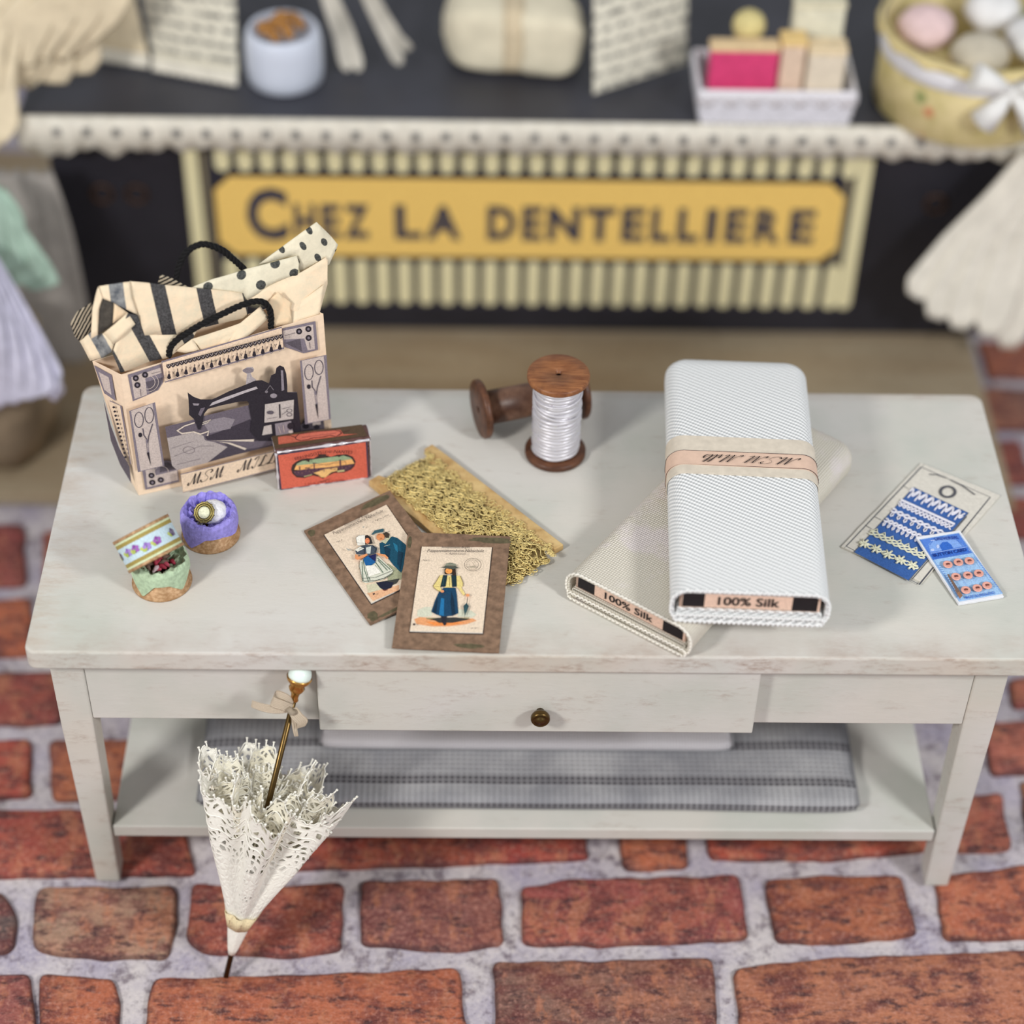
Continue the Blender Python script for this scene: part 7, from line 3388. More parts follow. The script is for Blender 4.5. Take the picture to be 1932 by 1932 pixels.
for i in range(NT_ * n + 1):
    a = 2 * pi * i / n; zz = .0165 + (.178 - .012 - .0045 - .0165) * i / (NT_ * n) + .0012 * sin(i * .013)
    r = .0375 + .0018 * noise.noise(Vector((0, 0, i / n * .9))) - (.002 if zz > .1 else 0) + .0006 * sin(i * .9)
    pts.append(M1 @ Vector((r * cos(a), r * sin(a), zz)))
mb.tube(pts, .0042, THR, 7)
p3 = [M1 @ Vector((.040 * cos(2 * pi * i / n), .040 * sin(2 * pi * i / n), .155 - .06 * i / (n * 4) + .006 * sin(i * .12))) for i in range(n * 4)]
mb.tube(p3, .0024, THR, 6)
mb.build('silver_cord', s1)
mb = MB(); rnd = random.Random(9)
GLI = [newmat('glitter_%d' % i, c, .15, .9)[0] for i, c in enumerate(((255, 255, 255), (230, 190, 235), (225, 230, 180), (190, 200, 230)))]
for k in range(420):
    a = rnd.uniform(0, 2 * pi); zz = rnd.uniform(.016, .163); r = .0425 if zz < .1 else .041; p = M1 @ Vector((r * cos(a), r * sin(a), zz)); s_ = .0011
    v = [p + Vector((rnd.uniform(-s_, s_), rnd.uniform(-s_, s_), rnd.uniform(-s_, s_))) for _ in range(4)]
    i = [mb.vert(x) for x in v]; m = rnd.choice(GLI)
    for f in ((0, 1, 2), (0, 2, 3), (0, 3, 1), (1, 3, 2)): mb.face([i[q] for q in f], m)
mb.build('glitter_flecks', s1)
axs = Vector((.93, .30, 0)).normalized(); o2 = Vector((-.094, .527, ZT + .0527)) - axs * .006
s2 = thing('thread_spool', 'empty brown wooden spool lying on its side behind the upright one', 'spool', (o2.x, o2.y, ZT), 'wooden thread spools'); M2 = rotM(o2, axs)
spool_parts(s2, M2, L=.190, core=.030, mt=SPOOLD, mbm=SPOOLD, mc=SPOOLC)

# ------------------------------------------------------------------ gold lace winder
O = Vector((-.2835, .386, ZT)); dL = Vector((.669, -.743, 0)).normalized(); dW = Vector((.743, .669, 0)).normalized(); MW = Matrix(((dL.x, dW.x, 0, O.x), (dL.y, dW.y, 0, O.y), (0, 0, 1, O.z), (0, 0, 0, 1)))
Lw, Ww = .328, .1415
gw = thing('lace_winder', 'pale wooden winder wound with gold lace, under the two figure cards', 'lace winder', O + dL * Lw / 2 + dW * Ww / 2)
outl = [(0, 0), (.04, -.001), (Lw - .04, 0), (Lw, .0), (Lw, .022), (Lw - .012, .027), (Lw - .022, .034), (Lw - .022, Ww - .03), (Lw - .010, Ww - .022), (Lw, Ww - .018), (Lw + .001, Ww), (.03, Ww + .001), (0, Ww), (0, Ww - .018), (.012, Ww - .022), (.022, Ww - .03), (.022, .034), (.012, .027), (0, .022)]
mb = MB(); mb.prism([MW @ Vector((x, y, 0)) for x, y in outl], (0, 0, .012), PALEW); mb.build('winder_board', gw, .0015)
mb = MB(); rnd = random.Random(4)
LX0, LX1 = .028, Lw + .010; y0, y1 = .017, Ww - .036
GB = newmat('gold_lace_ground', (116, 96, 56), .6, .2)[0]
# wound body: closed rounded loop around the board, bulging over the ends
def gz(x, y): return .0155 + .0035 * noise.noise(Vector((x * 30, y * 30, 4))) + .003 * sin(pi * (y - y0) / (y1 - y0))
P = []
for i in range(41):
    x = LX0 - .018 + (LX1 - LX0 + .016) * i / 40; dr_ = -.011 * max(0, (i - 35) / 5) - .012 * max(0, (4 - i) / 4); P.append([MW @ Vector((x, y0 + (y1 - y0) * j / 16, max(.0008, gz(x, y0 + (y1 - y0) * j / 16) - .0015 + dr_))) for j in range(17)])
mb.grid(P, GB, flip=True)
mb.box((LX0 - .006, y0, .0005), (LX1 - .014, y1, .0125), GB, MW)
for k in range(1500):
    x = rnd.uniform(LX0 - .016, LX1 + .002); y = rnd.uniform(y0 - .004, y1 + .006 + .012 * abs(sin(x * 95)))
    i_ = (x - LX0 + .018) / (LX1 - LX0 + .016) * 40; dr_ = -.011 * max(0, (i_ - 35) / 5) - .012 * max(0, (4 - i_) / 4)
    zz = max(.002, gz(x, min(max(y, y0), y1)) + dr_) if y0 <= y <= y1 else .0135
    r = rnd.uniform(.0022, .0052); tl = Vector((rnd.uniform(-.22, .22), rnd.uniform(-.22, .22), 1)).normalized(); a1 = tl.orthogonal().normalized(); a2 = tl.cross(a1); e = rnd.uniform(.45, 1)
    t0 = rnd.uniform(0, 6.28); c0 = Vector((x, y, zz + .0012))
    arc = rnd.choice((10, 10, 7))
    mb.tube([MW @ (c0 + (a1 * cos(t0 + q * 2 * pi / 10) + a2 * sin(t0 + q * 2 * pi / 10) * e) * r) for q in range(arc)], .00075, GOLD, 4, closed=(arc == 10))
for s_ in range(7):
    yy = y0 + (y1 - y0) * (s_ + .5) / 7
    mb.tube([MW @ Vector((LX0 - .012 + (LX1 - LX0 + .006) * q / 70, yy + .005 * sin(q * .8 + s_), gz(0, yy) + .0025 + .0008 * sin(q * 2.2) - (.006 if q > 66 or q < 3 else 0))) for q in range(71)], .0011, GOLD, 5)
for s_ in range(4): # cord edge along the near rail
    mb.tube([MW @ Vector((LX0 - .01 + (LX1 - LX0) * q / 90, y0 - .001 + .0022 * s_ + .0008 * sin(q * 1.5 + s_), .0155 + .0008 * cos(q * 1.5 + s_))) for q in range(91)], .0009, GOLD, 5)
for s_ in range(18): # picots on the far rail
    xx = LX0 - .004 + s_ * .0172; mb.tube([MW @ Vector((xx + .0042 * sin(q * 2 * pi / 12), y1 + .010 + .0055 * cos(q * 2 * pi / 12) + .004 * sin(xx * 40), .0142)) for q in range(12)], .0009, GOLD, 5, closed=True)
mb.build('gold_lace', gw)

# ------------------------------------------------------------------ cards
KRAFT = plain((128, 102, 82), .85, 0, .16, 90, .5); KDARK = plain((92, 84, 62), .85, 0, .15, 120, .5)
def flat_card(D, t, cat, side_m, name_board, inner=None):
    M = frame_M(D['frame']); q = D['quad']; mb = MB(); pts = []
    cs = [Vector(p) for p in q]
    dense = []
    for i in range(4):
        a = cs[i]; b = cs[(i + 1) % 4]; n = 14
        for k in range(n):
            p = a.lerp(b, k / n); dense.append(p + Vector((noise.noise(Vector((p.x * 60, p.y * 60, 3))), noise.noise(Vector((p.x * 60, p.y * 60, 8))))) * .0011 * (0 if k == 0 else 1))
    mb.prism([M @ Vector((p.x, p.y, -D['t'])) for p in dense], M.to_3x3() @ Vector((0, 0, D['t'])), side_m); return mb.build(name_board, t, .0006)
for key, lab, base in (('card1', 'brown card showing a sailor and a girl in a bonnet, half under another card', 0), ('card2', 'brown card showing a girl in a hat holding a small umbrella', 0)):
    D = DATA[key]; fr = D['frame']; t = thing('pattern_card', lab, 'card', Vector(fr[0]), 'figure cards on the table')
    flat_card(D, t, 'card', KRAFT, 'card_backing')
    M = frame_M(fr); mb = MB()
    mb.prism([M @ Vector((p[0], p[1], .0005)) for p in D['inner']], M.to_3x3() @ Vector((0, 0, .0022)), ink((228, 208, 184)), plain((236, 232, 222), .6)); pr = mb.build('printed_sheet', t)
    b = MB(); I = [Vector(p) for p in D['inner']]; cen = sum(I, Vector((0, 0))) / 4
    O2 = [cen + (p - cen) * 1.022 for p in I]
    b.prism([M @ Vector((p.x, p.y, .0001)) for p in O2], M.to_3x3() @ Vector((0, 0, .0004)), ink((60, 48, 44))); b.build('dark_border', t)
    f2 = [Vector(a) for a in fr]; f2[0] = f2[0] + f2[3] * .0027; printed(f2, D['print'], 'printed_figures', t, off0=.0002)
    mb = MB(); q = [Vector(p) for p in D['quad']]
    def smudge(u0, v0, ru, rv, rot=0):
        cc = q[0] + (q[1] - q[0]) * u0 + (q[3] - q[0]) * v0; P = []
        for k in range(22):
            a = 2 * pi * k / 22; r = 1 + .4 * noise.noise(Vector((cos(a) * 2, sin(a) * 2, u0 * 9 + v0 * 5))); x_ = ru * cos(a) * r; y_ = rv * sin(a) * r
            P.append(cc + Vector((x_ * cos(rot) - y_ * sin(rot), x_ * sin(rot) + y_ * cos(rot))))
        mb.face([mb.vert(M @ Vector((p.x, p.y, .0003))) for p in P], KDARK)
    if key == 'card1': smudge(.80, .955, .026, .007); smudge(.055, .95, .006, .008); smudge(.07, .05, .008, .010); smudge(.3, .02, .03, .003)
    else: smudge(.82, .955, .034, .006); smudge(.72, .04, .022, .0045); smudge(.03, .9, .0035, .012)
    mb.build('edge_stains', t)
# lace sample card
D = DATA['lacecard']; fr = D['frame']; t = thing('lace_sample_card', 'cream card with strips of lace across a blue panel', 'card', Vector(fr[0]))
flat_card(D, t, 'card', plain((214, 208, 196), .75, 0, .04, 150, .1), 'card_backing'); printed(fr, D['print'], 'printed_panel', t, off0=.0003)
M = frame_M(fr)
for ri, (a, b) in enumerate(D['rows']):
    a = Vector(a); b = Vector(b); d = b - a; L = d.length; d.normalize(); nn = Vector((-d.y, d.x)); mb = MB()
    m = plain((222, 220, 228), .8, 0, .05, 200, .2) if ri < 4 else plain((224, 222, 196), .8, 0, .06, 200, .2)
    nseg = 100; ph = ri * 1.1; WD = 1.45
    def P_(s, off, z=.0022): p = a + d * (L * s) + nn * off * WD; return M @ Vector((p.x, p.y, z))
    if ri == 0:
        mb.tube([P_(i / nseg, .003 + .0055 * sin(i * 2 * pi / 12.5)) for i in range(nseg + 1)], .0017, m, 5)
        mb.tube([P_(i / nseg, .005 + .0045 * sin(i * 2 * pi / 12.5 + .7), .003) for i in range(nseg + 1)], .0015, m, 5)
        for k in range(8): mb.tube([P_(k / 8 + .05, .002), P_(k / 8 + .055, -.008)], .0016, m, 5)
    elif ri == 1:
        mb.tube([P_(i / nseg, .004) for i in range(nseg + 1)], .0024, m, 6); mb.tube([P_(i / nseg, -.001 + .002 * sin(i * .9)) for i in range(nseg + 1)], .0016, m, 5); mb.tube([P_(i / nseg, -.005 + .0016 * sin(i * .8 + 1)) for i in range(nseg + 1)], .0014, m, 5)
    elif ri in (2, 3):
        s_ = 8 if ri == 2 else 11
        mb.tube([P_(i / nseg, .004 + .0012 * sin(i * 2 * pi * s_ / nseg)) for i in range(nseg + 1)], .0020, m, 6); mb.tube([P_(i / nseg, .0005 - .0012 * sin(i * 2 * pi * s_ / nseg)) for i in range(nseg + 1)], .0020, m, 6)
        for k in range(s_): mb.tube([P_((k + .3) / s_, -.001), P_((k + .25) / s_, -.006), P_((k + .45) / s_, -.0085), P_((k + .6) / s_, -.006), P_((k + .5) / s_, -.001)], .0013, m, 5)
    elif ri == 4:
        for o_ in (.003, 0, -.003): mb.tube([P_(i / nseg, o_ + .0009 * sin(i * .55 + o_ * 900)) for i in range(nseg + 1)], .0015, m, 5)
        for k in range(7): mb.tube([P_((k + .2) / 7, .003), P_((k + .5) / 7, .009), P_((k + .8) / 7, .003)], .0013, m, 5)
    else:
        mb.tube([P_(i / nseg, .003 * sin(i * 2 * pi * 4 / nseg)) for i in range(nseg + 1)], .0015, m, 5); mb.tube([P_(i / nseg, -.003 * sin(i * 2 * pi * 4 / nseg)) for i in range(nseg + 1)], .0015, m, 5)
        for k in range(5):
            for q_ in range(6): an = q_ * pi / 3 + .3; mb.tube([P_((k + .35) / 4.8, 0, .003), P_((k + .35) / 4.8 + .0085 * cos(an) / L, .0075 * sin(an), .003)], .0019, m, 5)
    mb.build('lace_strip', t)
# button card
D = DATA['btncard']; fr = D['frame']; t = thing('button_card', 'small blue printed card with nine pink buttons, overlapping the lace card', 'card', Vector(fr[0]))
flat_card(D, t, 'card', plain((228, 228, 232), .6, 0, .02, 100, 0), 'card_backing'); printed(fr, D['print'], 'printed_panel', t, off0=.0003)
M = frame_M(fr); PKB = plain((226, 164, 148), .35, 0, .05, 200, 0, .5); THD = plain((116, 70, 64), .7)
for (x, y) in D['buttons']:
    mb = MB(); mb.lathe([(.0070, .0), (.0080, .0010), (.0078, .0022), (.0068, .0027), (.0056, .0023), (.0001, .0021)], PKB, 24, M @ Matrix.Translation((x, y, .0042))); bt = mb.build('button', t)
    mb = MB(); mb.tube([M @ Vector((x - .0028, y + .0006, .0070)), M @ Vector((x, y + .001, .0076)), M @ Vector((x + .0028, y + .0004, .0070))], .0008, THD, 5); mb.tube([M @ Vector((x - .0028, y - .0010, .0070)), M @ Vector((x, y - .001, .0076)), M @ Vector((x + .0028, y - .0012, .0070))], .0008, THD, 5); mb.build('stitch', bt)

# ------------------------------------------------------------------ fabric bolts
def bolt(origin, yaw, w, L, h, m, label, mlight, edge_m, seedv, pitch=0):
    t = thing('fabric_bolt', label, 'fabric bolt', origin, 'silk bolts on the table'); Mb = Matrix.Translation(origin) @ Matrix.Rotation(yaw, 4, 'Z') @ Matrix.Rotation(pitch, 4, 'X')
    def shell(name, wo, ho, r, th, y0, y1, cz, mat, mbulge=0, endround=0, n=8):
        mb = MB(); ring = rrect(wo, ho, r, n, 0, cz); per = [0]
        for i in range(len(ring)): a = ring[i]; b = ring[(i + 1) % len(ring)]; per.append(per[-1] + math.hypot(a[0] - b[0], a[1] - b[1]))
        inner = rrect(wo - 2 * th, ho - 2 * th, max(.002, r - th), n, 0, cz)
        ys = [y0 + (y1 - y0) * k / 60 for k in range(61)]
        def sc(y):
            if not endround: return 1, 1
            d = y1 - y
            if d >= endround: return 1, 1
            k = 1 - d / endround; return 1 - (1 - math.sqrt(max(0, 1 - k * k))) * endround * .9 / (wo / 2), 1 - (1 - math.sqrt(max(0, 1 - k * k * .8))) * .55
        P = []; Q = []
        if endround: ys = [y0 + (y1 - endround - y0) * k / 50 for k in range(50)] + [y1 - endround * (1 - k / 12) for k in range(13)]
        for y in ys:
            sx, sz = sc(y); row = []; rq = []
            for (x, z), (xi, zi) in zip(ring, inner):
                bz = mbulge * (1 - (2 * x / wo) ** 2) * (1 if z > cz else 0) + .0012 * noise.noise(Vector((x * 14, y * 10, seedv)))
                row.append(Mb @ Vector((x * sx, y, cz + (z - cz) * sz + bz))); rq.append(Mb @ Vector((xi * sx, y, cz + (zi - cz) * sz + bz)))
            P.append(row); Q.append(rq)
        mb.grid(P, mat, closed=True, uvf=lambda i, j: (per[j], ys[i]), flip=True)
        k_ = 3 if not endround else len(ys)
        mb.grid(Q[:k_] if not endround else Q, mat, closed=True, uvf=lambda i, j: (per[j], ys[i]))
        mb.grid([P[0], Q[0]], mat, closed=True, uvf=lambda i, j: (per[j], ys[0] + i * .004), sm=False)
        if endround:
            c = len(ring); 
            i0 = [mb.vert(v) for v in P[-1]]; mb.face(i0, mat)
        return mb, ring, P
    mb, ring, P = shell('fabric', w, h, .026 if h > .055 else .022, .0055, 0, L, h / 2, m, .003, .03)
    # under layers visible at the front
    fb = mb.build('wound_fabric', t)
    mb, _, P2 = shell('f', w - .012, .012, .0055, .002, -.003, L * .9, .0105, m); mb.build('fabric_layer', t)
    mb, _, P3 = shell('f', w - .02, .008, .0038, .002, .001, L * .9, .0205, m); mb.build('fabric_layer', t)
    # looped selvedge along the front end
    mb = MB(); n = len(P[0])
    for rg, rad in ((P[0], .0026), (P2[0], .0022)):
        Lp = []
        for i in range(n):
            a = rg[i]; b = rg[(i + 1) % n]; k = max(1, int((b - a).length / .0016))
            for q_ in range(k): Lp.append(a.lerp(b, q_ / k))
        out = []; yd = Mb.to_3x3() @ Vector((0, -1, 0)); ud = Mb.to_3x3() @ Vector((0, 0, 1))
        for i, p in enumerate(Lp): out.append(p + yd * (.0012 * sin(i * 1.35) + .0005) + ud * (.0010 * cos(i * 1.35)))
        mb.tube(out, rad * .8, edge_m, 5, closed=True)
    mb.build('selvedge', t)
    # core board with its printed label
    ch = h - .031; cz = .0245 + ch / 2
    mb = MB(); mb.box((-w / 2 + .014, .006, .0245), (w / 2 - .014, L - .05, .0245 + ch), plain((232, 200, 178), .7, 0, .03, 100, 0), Mb); core = mb.build('core_board', t)
    frm = [Mb @ Vector((-w / 2 + .014, .0058, .0245)), Mb.to_3x3() @ Vector((1, 0, 0)), Mb.to_3x3() @ Vector((0, 0, 1)), Mb.to_3x3() @ Vector((0, -1, 0))]
    wl = w - .028; blk = [30, 24, 26]; b0, b1 = .003, ch - .003
    L_ = [['p', [228, 194, 172], [[.001, .001], [wl - .001, .001], [wl - .001, ch - .001], [.001, ch - .001]]],
          ['p', blk, [[.004, b0], [wl * .175, b0], [wl * .175, b1], [.004, b1]]], ['p', blk, [[wl * .80, b0], [wl - .004, b0], [wl - .004, b1], [wl * .80, b1]]],
          ['s', blk, .0008, [[.002, b0 - .0006], [wl - .002, b0 - .0006]]], ['s', blk, .0008, [[.002, b1 + .0004], [wl - .002, b1 + .0004]]], ['s', blk, .0008, [[.0022, b0], [.0022, b1]]],
          ['t', blk, '100% Silk', [wl * .27, b0 + (b1 - b0) * .22], [wl * .71, b0 + (b1 - b0) * .22], (b1 - b0) * .62, 0, 1]]
    printed(frm, L_, 'silk_label', core, off0=.0005)
    return t, Mb, shell
yaw2 = math.atan2(-.585, .811)
t2_, M2_, _ = bolt(Vector((.137, .062, ZT + .0012)), yaw2, .232, .540, .060, LINENW, 'cream silk fabric bolt lying diagonally under the white bolt', None, plain((232, 226, 214), .85, 0, .05, 200, .2), 3)
t1_, M1_, shell1 = bolt(Vector((.317, .010, .6965)), radians(-2.6), .242, .568, .066, TWILL, 'white ribbed silk fabric bolt with a paper band, lying across the cream bolt', None, plain((234, 234, 232), .85, 0, .04, 200, .2), 9)
BANDP = plain((216, 204, 186), .6, 0, .05, 60, .1); PINKP = plain((222, 190, 168), .6, 0, .03, 80, .05)
mb, _, _ = shell1('b', .2455, .0695, .0275, .0008, .262, .355, .033, BANDP, .003); mb.build('paper_band', t1_)
mb, ringb, Pb = shell1('b', .2470, .0710, .028, .0006, .283, .318, .033, PINKP, .003); bnd = mb.build('printed_band', t1_)
mb = MB(); dk = ink((50, 34, 44))
for y in (.2835, .3175):
    rg = rrect(.2476, .0716, .028, 8, 0, .033); mb.tube([M1_ @ Vector((x, y, z + .003 * (1 - (2 * x / .2476) ** 2) * (1 if z > .033 else 0))) for x, z in rg], .0005, dk, 4, closed=True)
mb.build('band_border', bnd)
# upside-down script on the band
tx = MB()
script_mesh(tx, 'MSM Mills', lambda p: M1_ @ Vector((.088 - p.x, .3070 - p.y, .033 + .0355 + .0009 + .003 * (1 - (2 * (.088 - p.x) / .247) ** 2))), .150, .0175, (36, 26, 30), .55)
tx.build('script_lettering', bnd)

# ------------------------------------------------------------------ lace parasol leaning against the table
A = Vector((-.520, -.167, .002)); K = Vector((-.3765, .0085, .5725)); AX = (K - A); LP = AX.length; AX.normalize()
par = thing('lace_parasol', 'closed white lace parasol with a dark brass stick leaning against the table', 'parasol', A)
ex = Vector((1, 0, 0)); ex = (ex - AX * ex.dot(AX)).normalized(); ey = AX.cross(ex).normalized()       # ey points to the back
MP = Matrix(((ex.x, ey.x, AX.x, A.x), (ex.y, ey.y, AX.y, A.y), (ex.z, ey.z, AX.z, A.z), (0, 0, 0, 1)))
mb = MB(); mb.tube([MP @ Vector((0, 0, 0)), MP @ Vector((0, 0, LP - .04))], .0048, BRASS, 12); mb.build('stick', par)
mb = MB(); mb.lathe([(.0055, LP - .050), (.0075, LP - .047), (.0060, LP - .042), (.0072, LP - .034), (.0110, LP - .029), (.0130, LP - .024), (.0110, LP - .019), (.0185, LP - .010), (.0205, LP - .004), (.0190, LP - .003)], GILT, 28, MP)
mb.build('gilt_collar', par)
mb = MB(); mb.lathe([(.0185, LP - .006), (.0187, LP + .001), (.0172, LP + .008), (.0135, LP + .0135), (.007, LP + .0165), (.0003, LP + .0175)], plain((226, 240, 232), .12, 0, .02, 60, 0, .6), 28, MP); mb.build('glass_knob', par)
LACE1 = lace_mat('white_lace', (240, 237, 226), 1.0, .20, (.50, .72))
LACE2 = lace_mat('cream_lace', (238, 232, 212), 1.0, .16, (.25, .5))
def frill(name, s0, s1, r0, r1, pleats, amp, phase, m, lean, picot=True, rows=44, n=300, wob=1.0, power=1.1, band=None, seed=0.):
    mb = MB(); P = []
    for i in range(rows + 1):
        f = i / rows; row = []
        for k in range(n):
            a = 2 * pi * k / n
            R = r0 + (r1 - r0) * f ** power
            w1 = sin(pleats * a + phase + .7 * sin(2 * a + seed)) ; g = min(1, f * 1.5)
            R *= 1 + amp * g * w1 + .10 * g * noise.noise(Vector((cos(a) * 3, sin(a) * 3, f * 2 + seed)))
            R *= 1 + .0 * f
            z = s0 + (s1 - s0) * f + wob * f * f * (.014 * sin(pleats * a + phase + 1.2) + .008 * sin(pleats * 2.3 * a + seed)) + lean * f * cos(a - pi)
            aa = a + .30 * amp * g * cos(pleats * a + phase) * .35
            if i == rows and picot: z += .0035 * (1 if (k // 2) % 3 == 0 else 0)
            row.append(MP @ Vector((R * cos(aa) * 1.0, R * sin(aa) * .82, z)))
        P.append(row)
    U = 60
    mb.grid(P, m, closed=True, uvf=lambda i, j: (j / n * U, i / rows * (U * .42)), flip=False)
    # v coordinate drives the open-work zone as well
    if picot:
        top = P[-1]
        for k in range(0, n, 5):
            p = top[k]; q_ = top[(k + 2) % n]; u = (AX + (p - (A + AX * (p - A).dot(AX))).normalized() * .5).normalized()
            mb.tube([p - u * .002, p + u * .004, p + u * .0085], .00135, m2w, 5); s_ = p + u * .0092
            mb.tube([s_ - u * .0012, s_ + u * .0012], .0021, m2w, 6)
        mb.tube([top[k] for k in range(n)], .0011, m2w, 4, closed=True)
        for rr_ in (rows - 5, rows - 9): mb.tube([P[rr_][k] for k in range(n)], .0011, m2w, 4, closed=True)
    return mb.build(name, par)
m2w = plain((242, 239, 228), .85, 0, .03, 200, .2)
# rewrite zones in UV units (U*.42 = 25.2)
def fix_zone(m, z0, z1):
    for nd in m.node_tree.nodes:
        if nd.type == 'MAP_RANGE' and nd.inputs[0].is_linked and nd.inputs[0].links[0].from_node.type == 'SEPXYZ': nd.inputs[1].default_value = z0 * 25.2; nd.inputs[2].default_value = z1 * 25.2
fix_zone(LACE1, .58, .76); fix_zone(LACE2, .30, .5)
S0, S1 = .075, .385
frill('outer_canopy', S0, S1 + .005, .009, .112, 7, .20, .6, LACE1, .012, seed=1.)
frill('inner_frill', S0 + .12, S1 + .015, .03, .082, 6, .24, 2.2, LACE2, .006, seed=4., wob=1.3)
frill('inner_frill', S0 + .18, S1 + .0, .018, .050, 5, .28, 4.0, LACE2, 0, seed=8., wob=1.2)
mb = MB(); mb.lathe([(.0058, .050), (.0095, .062), (.0150, .092), (.0205, .118), (.0200, .121), (.012, .119)], m2w, 28, MP, rf=lambda a, r, z: 1 + .05 * sin(7 * a) + .03 * sin(z * 900)); mb.build('tip_wrap', par)
mb = MB(); mb.lathe([(.0208, .113), (.0298, .146), (.0290, .146), (.02, .113)], plain((226, 208, 168), .85, 0, .08, 300, .4), 42, MP, rf=lambda a, r, z: 1 + .14 * sin(7 * a + .6) * min(1, (z - .1) * 20)); mb.build('gauze_band', par)
# ribbon bow
RIB = weave_mat('cream_ribbon', (240, 224, 200), (214, 192, 164), .0065)
mb = MB(); bc = MP @ Vector((0, -.010, LP - .058))
def ribbon(pts, w, side):
    P = []; side = Vector(side).normalized(); n = len(pts); acc = 0; us = []
    for i, p in enumerate(pts):
        p = Vector(p); ww = w * (1 - .35 * abs(i / (n - 1) - .5)); sd = side
        P.append([p - sd * ww / 2, p + sd * ww / 2]); us.append(acc); acc += .006
    mb.grid(P, RIB, uvf=lambda i, j: (j * w, us[i])); mb.grid([[a + Vector((0, .0009, 0)) for a in r] for r in P], RIB, uvf=lambda i, j: (j * w, us[i]), flip=True)
def rb(lst, w, side): 
    pts = [bc + Vector(p) for p in lst]; S = []
    for i in range(len(pts) - 1):
        p0 = pts[max(0, i - 1)]; p1 = pts[i]; p2 = pts[i + 1]; p3 = pts[min(len(pts) - 1, i + 2)]
        for k in range(6): t_ = k / 6; S.append(.5 * ((2 * p1) + (p2 - p0) * t_ + (2 * p0 - 5 * p1 + 4 * p2 - p3) * t_ * t_ + (3 * p1 - p0 - 3 * p2 + p3) * t_ ** 3))
    S.append(pts[-1]); ribbon(S, w, side)
rb([(0, 0, 0), (-.012, -.006, .014), (-.028, -.008, .026), (-.024, -.002, .034), (-.006, 0, .022), (0, .002, .004)], .020, (.35, .2, .9))
rb([(0, 0, 0), (-.022, -.008, .006), (-.045, -.010, .014), (-.062, -.006, .018)], .017, (.2, .1, 1))
rb([(0, 0, 0), (.008, -.008, -.008), (.016, -.010, -.020), (.012, -.008, -.036)], .020, (1, .1, .35))
rb([(0, 0, 0), (.002, -.006, -.018), (.003, -.006, -.045), (.004, -.004, -.062)], .008, (1, 0, .1))
mb.tube([bc + Vector((-.006, -.003, .004)), bc + Vector((0, -.008, 0)), bc + Vector((.006, -.003, -.004))], .005, RIB, 8)
mb.build('ribbon_bow', par)

# ------------------------------------------------------------------ things on and around the shop counter (out of focus)
ZC = .6375
def cloth_fan(name, label, cat, fingers, m, parent=None):
    """gathered strips: list of (points, width, thickness)"""
    mb = MB()
    for pts, wd, th in fingers:
        pts = [Vector(p) for p in pts]; S = []
        for i in range(len(pts) - 1):
            p0 = pts[max(0, i - 1)]; p1 = pts[i]; p2 = pts[i + 1]; p3 = pts[min(len(pts) - 1, i + 2)]
            for k in range(7): t_ = k / 7; S.append(.5 * ((2 * p1) + (p2 - p0) * t_ + (2 * p0 - 5 * p1 + 4 * p2 - p3) * t_ * t_ + (3 * p1 - p0 - 3 * p2 + p3) * t_ ** 3))
        S.append(pts[-1]); P = []; n = len(S)
        for i, p in enumerate(S):
            a = S[max(0, i - 1)]; b = S[min(n - 1, i + 1)]; t_ = (b - a).normalized(); sx = t_.cross(Vector((0, 1, 0))).normalized(); sy = t_.cross(sx).normalized()
            f = i / (n - 1); ww = wd * (.35 + .65 * min(1, f * 1.6)) * (1 if f < .9 else max(.25, 1 - (f - .9) * 6)); row = []
            for k in range(12):
                an = 2 * pi * k / 12; row.append(p + sx * cos(an) * ww / 2 + sy * (sin(an) * th / 2 + .25 * th * cos(2 * an)))
            P.append(row)
        b0 = mb.grid(P, m, closed=True); mb.cap([b0 + k for k in range(12)], m, True); e_ = b0 + (len(P) - 1) * 12; mb.cap([e_ + k for k in range(12)], m)
    return tag(mb.build(name), label, cat)
CRM = plain((232, 226, 212), .9, 0, .05, 30, .3); CRM2 = plain((226, 210, 180), .9, 0, .06, 25, .3); GRYC = plain((160, 154, 148), .9, 0, .07, 30, .3)
fg = []
ends = [(.852, 1.42, .262), (.905, 1.41, .21), (.962, 1.405, .186), (1.03, 1.40, .17), (1.085, 1.41, .13), (1.15, 1.43, .2), (1.2, 1.46, .26)]
for i, e in enumerate(ends):
    top = (1.045 + i * .018, 1.462, .60); fg.append([[top, (top[0] + (e[0] - top[0]) * .28 + .01, 1.455, .50), (top[0] + (e[0] - top[0]) * .62, 1.445, .37), e], .085, .028])
fg.append([[(1.08, 1.46, .61), (1.09, 1.46, .5), (1.1, 1.46, .35), (1.12, 1.46, .25)], .12, .028])
cloth_fan('gathered_fabric', 'gathered cream fabric hanging off the right end of the black counter', 'fabric', fg, CRM)
fg = []
for i in range(7):
    x = -1.19 + i * .045; fg.append([[(x + .10, 1.62, .98), (x + .06, 1.57, .87), (x + .02 - .015 * i, 1.50 + .015 * i, .76 - .01 * (i % 2)), (x - .03 + .01 * i, 1.455 if i < 3 else 1.52 + .012 * i, (.53, .55, .60, .68, .71, .73, .75)[i])], .125, .016])
cloth_fan('gauze_drape', 'cream gauze draped over the left end of the black counter', 'fabric', fg, CRM2)
fg = []
for x0_, x1_, z1_ in ((-.445, -.385, .6425), (-.43, -.36, .6425), (-.36, -.27, .66), (-.345, -.25, .70)):
    fg.append([[(x0_, 1.80, .86), (x0_ + .01, 1.76, .80), ((x0_ + x1_) / 2 + .01, 1.72, .72), (x1_, 1.68, z1_ + .006)], .03, .01])
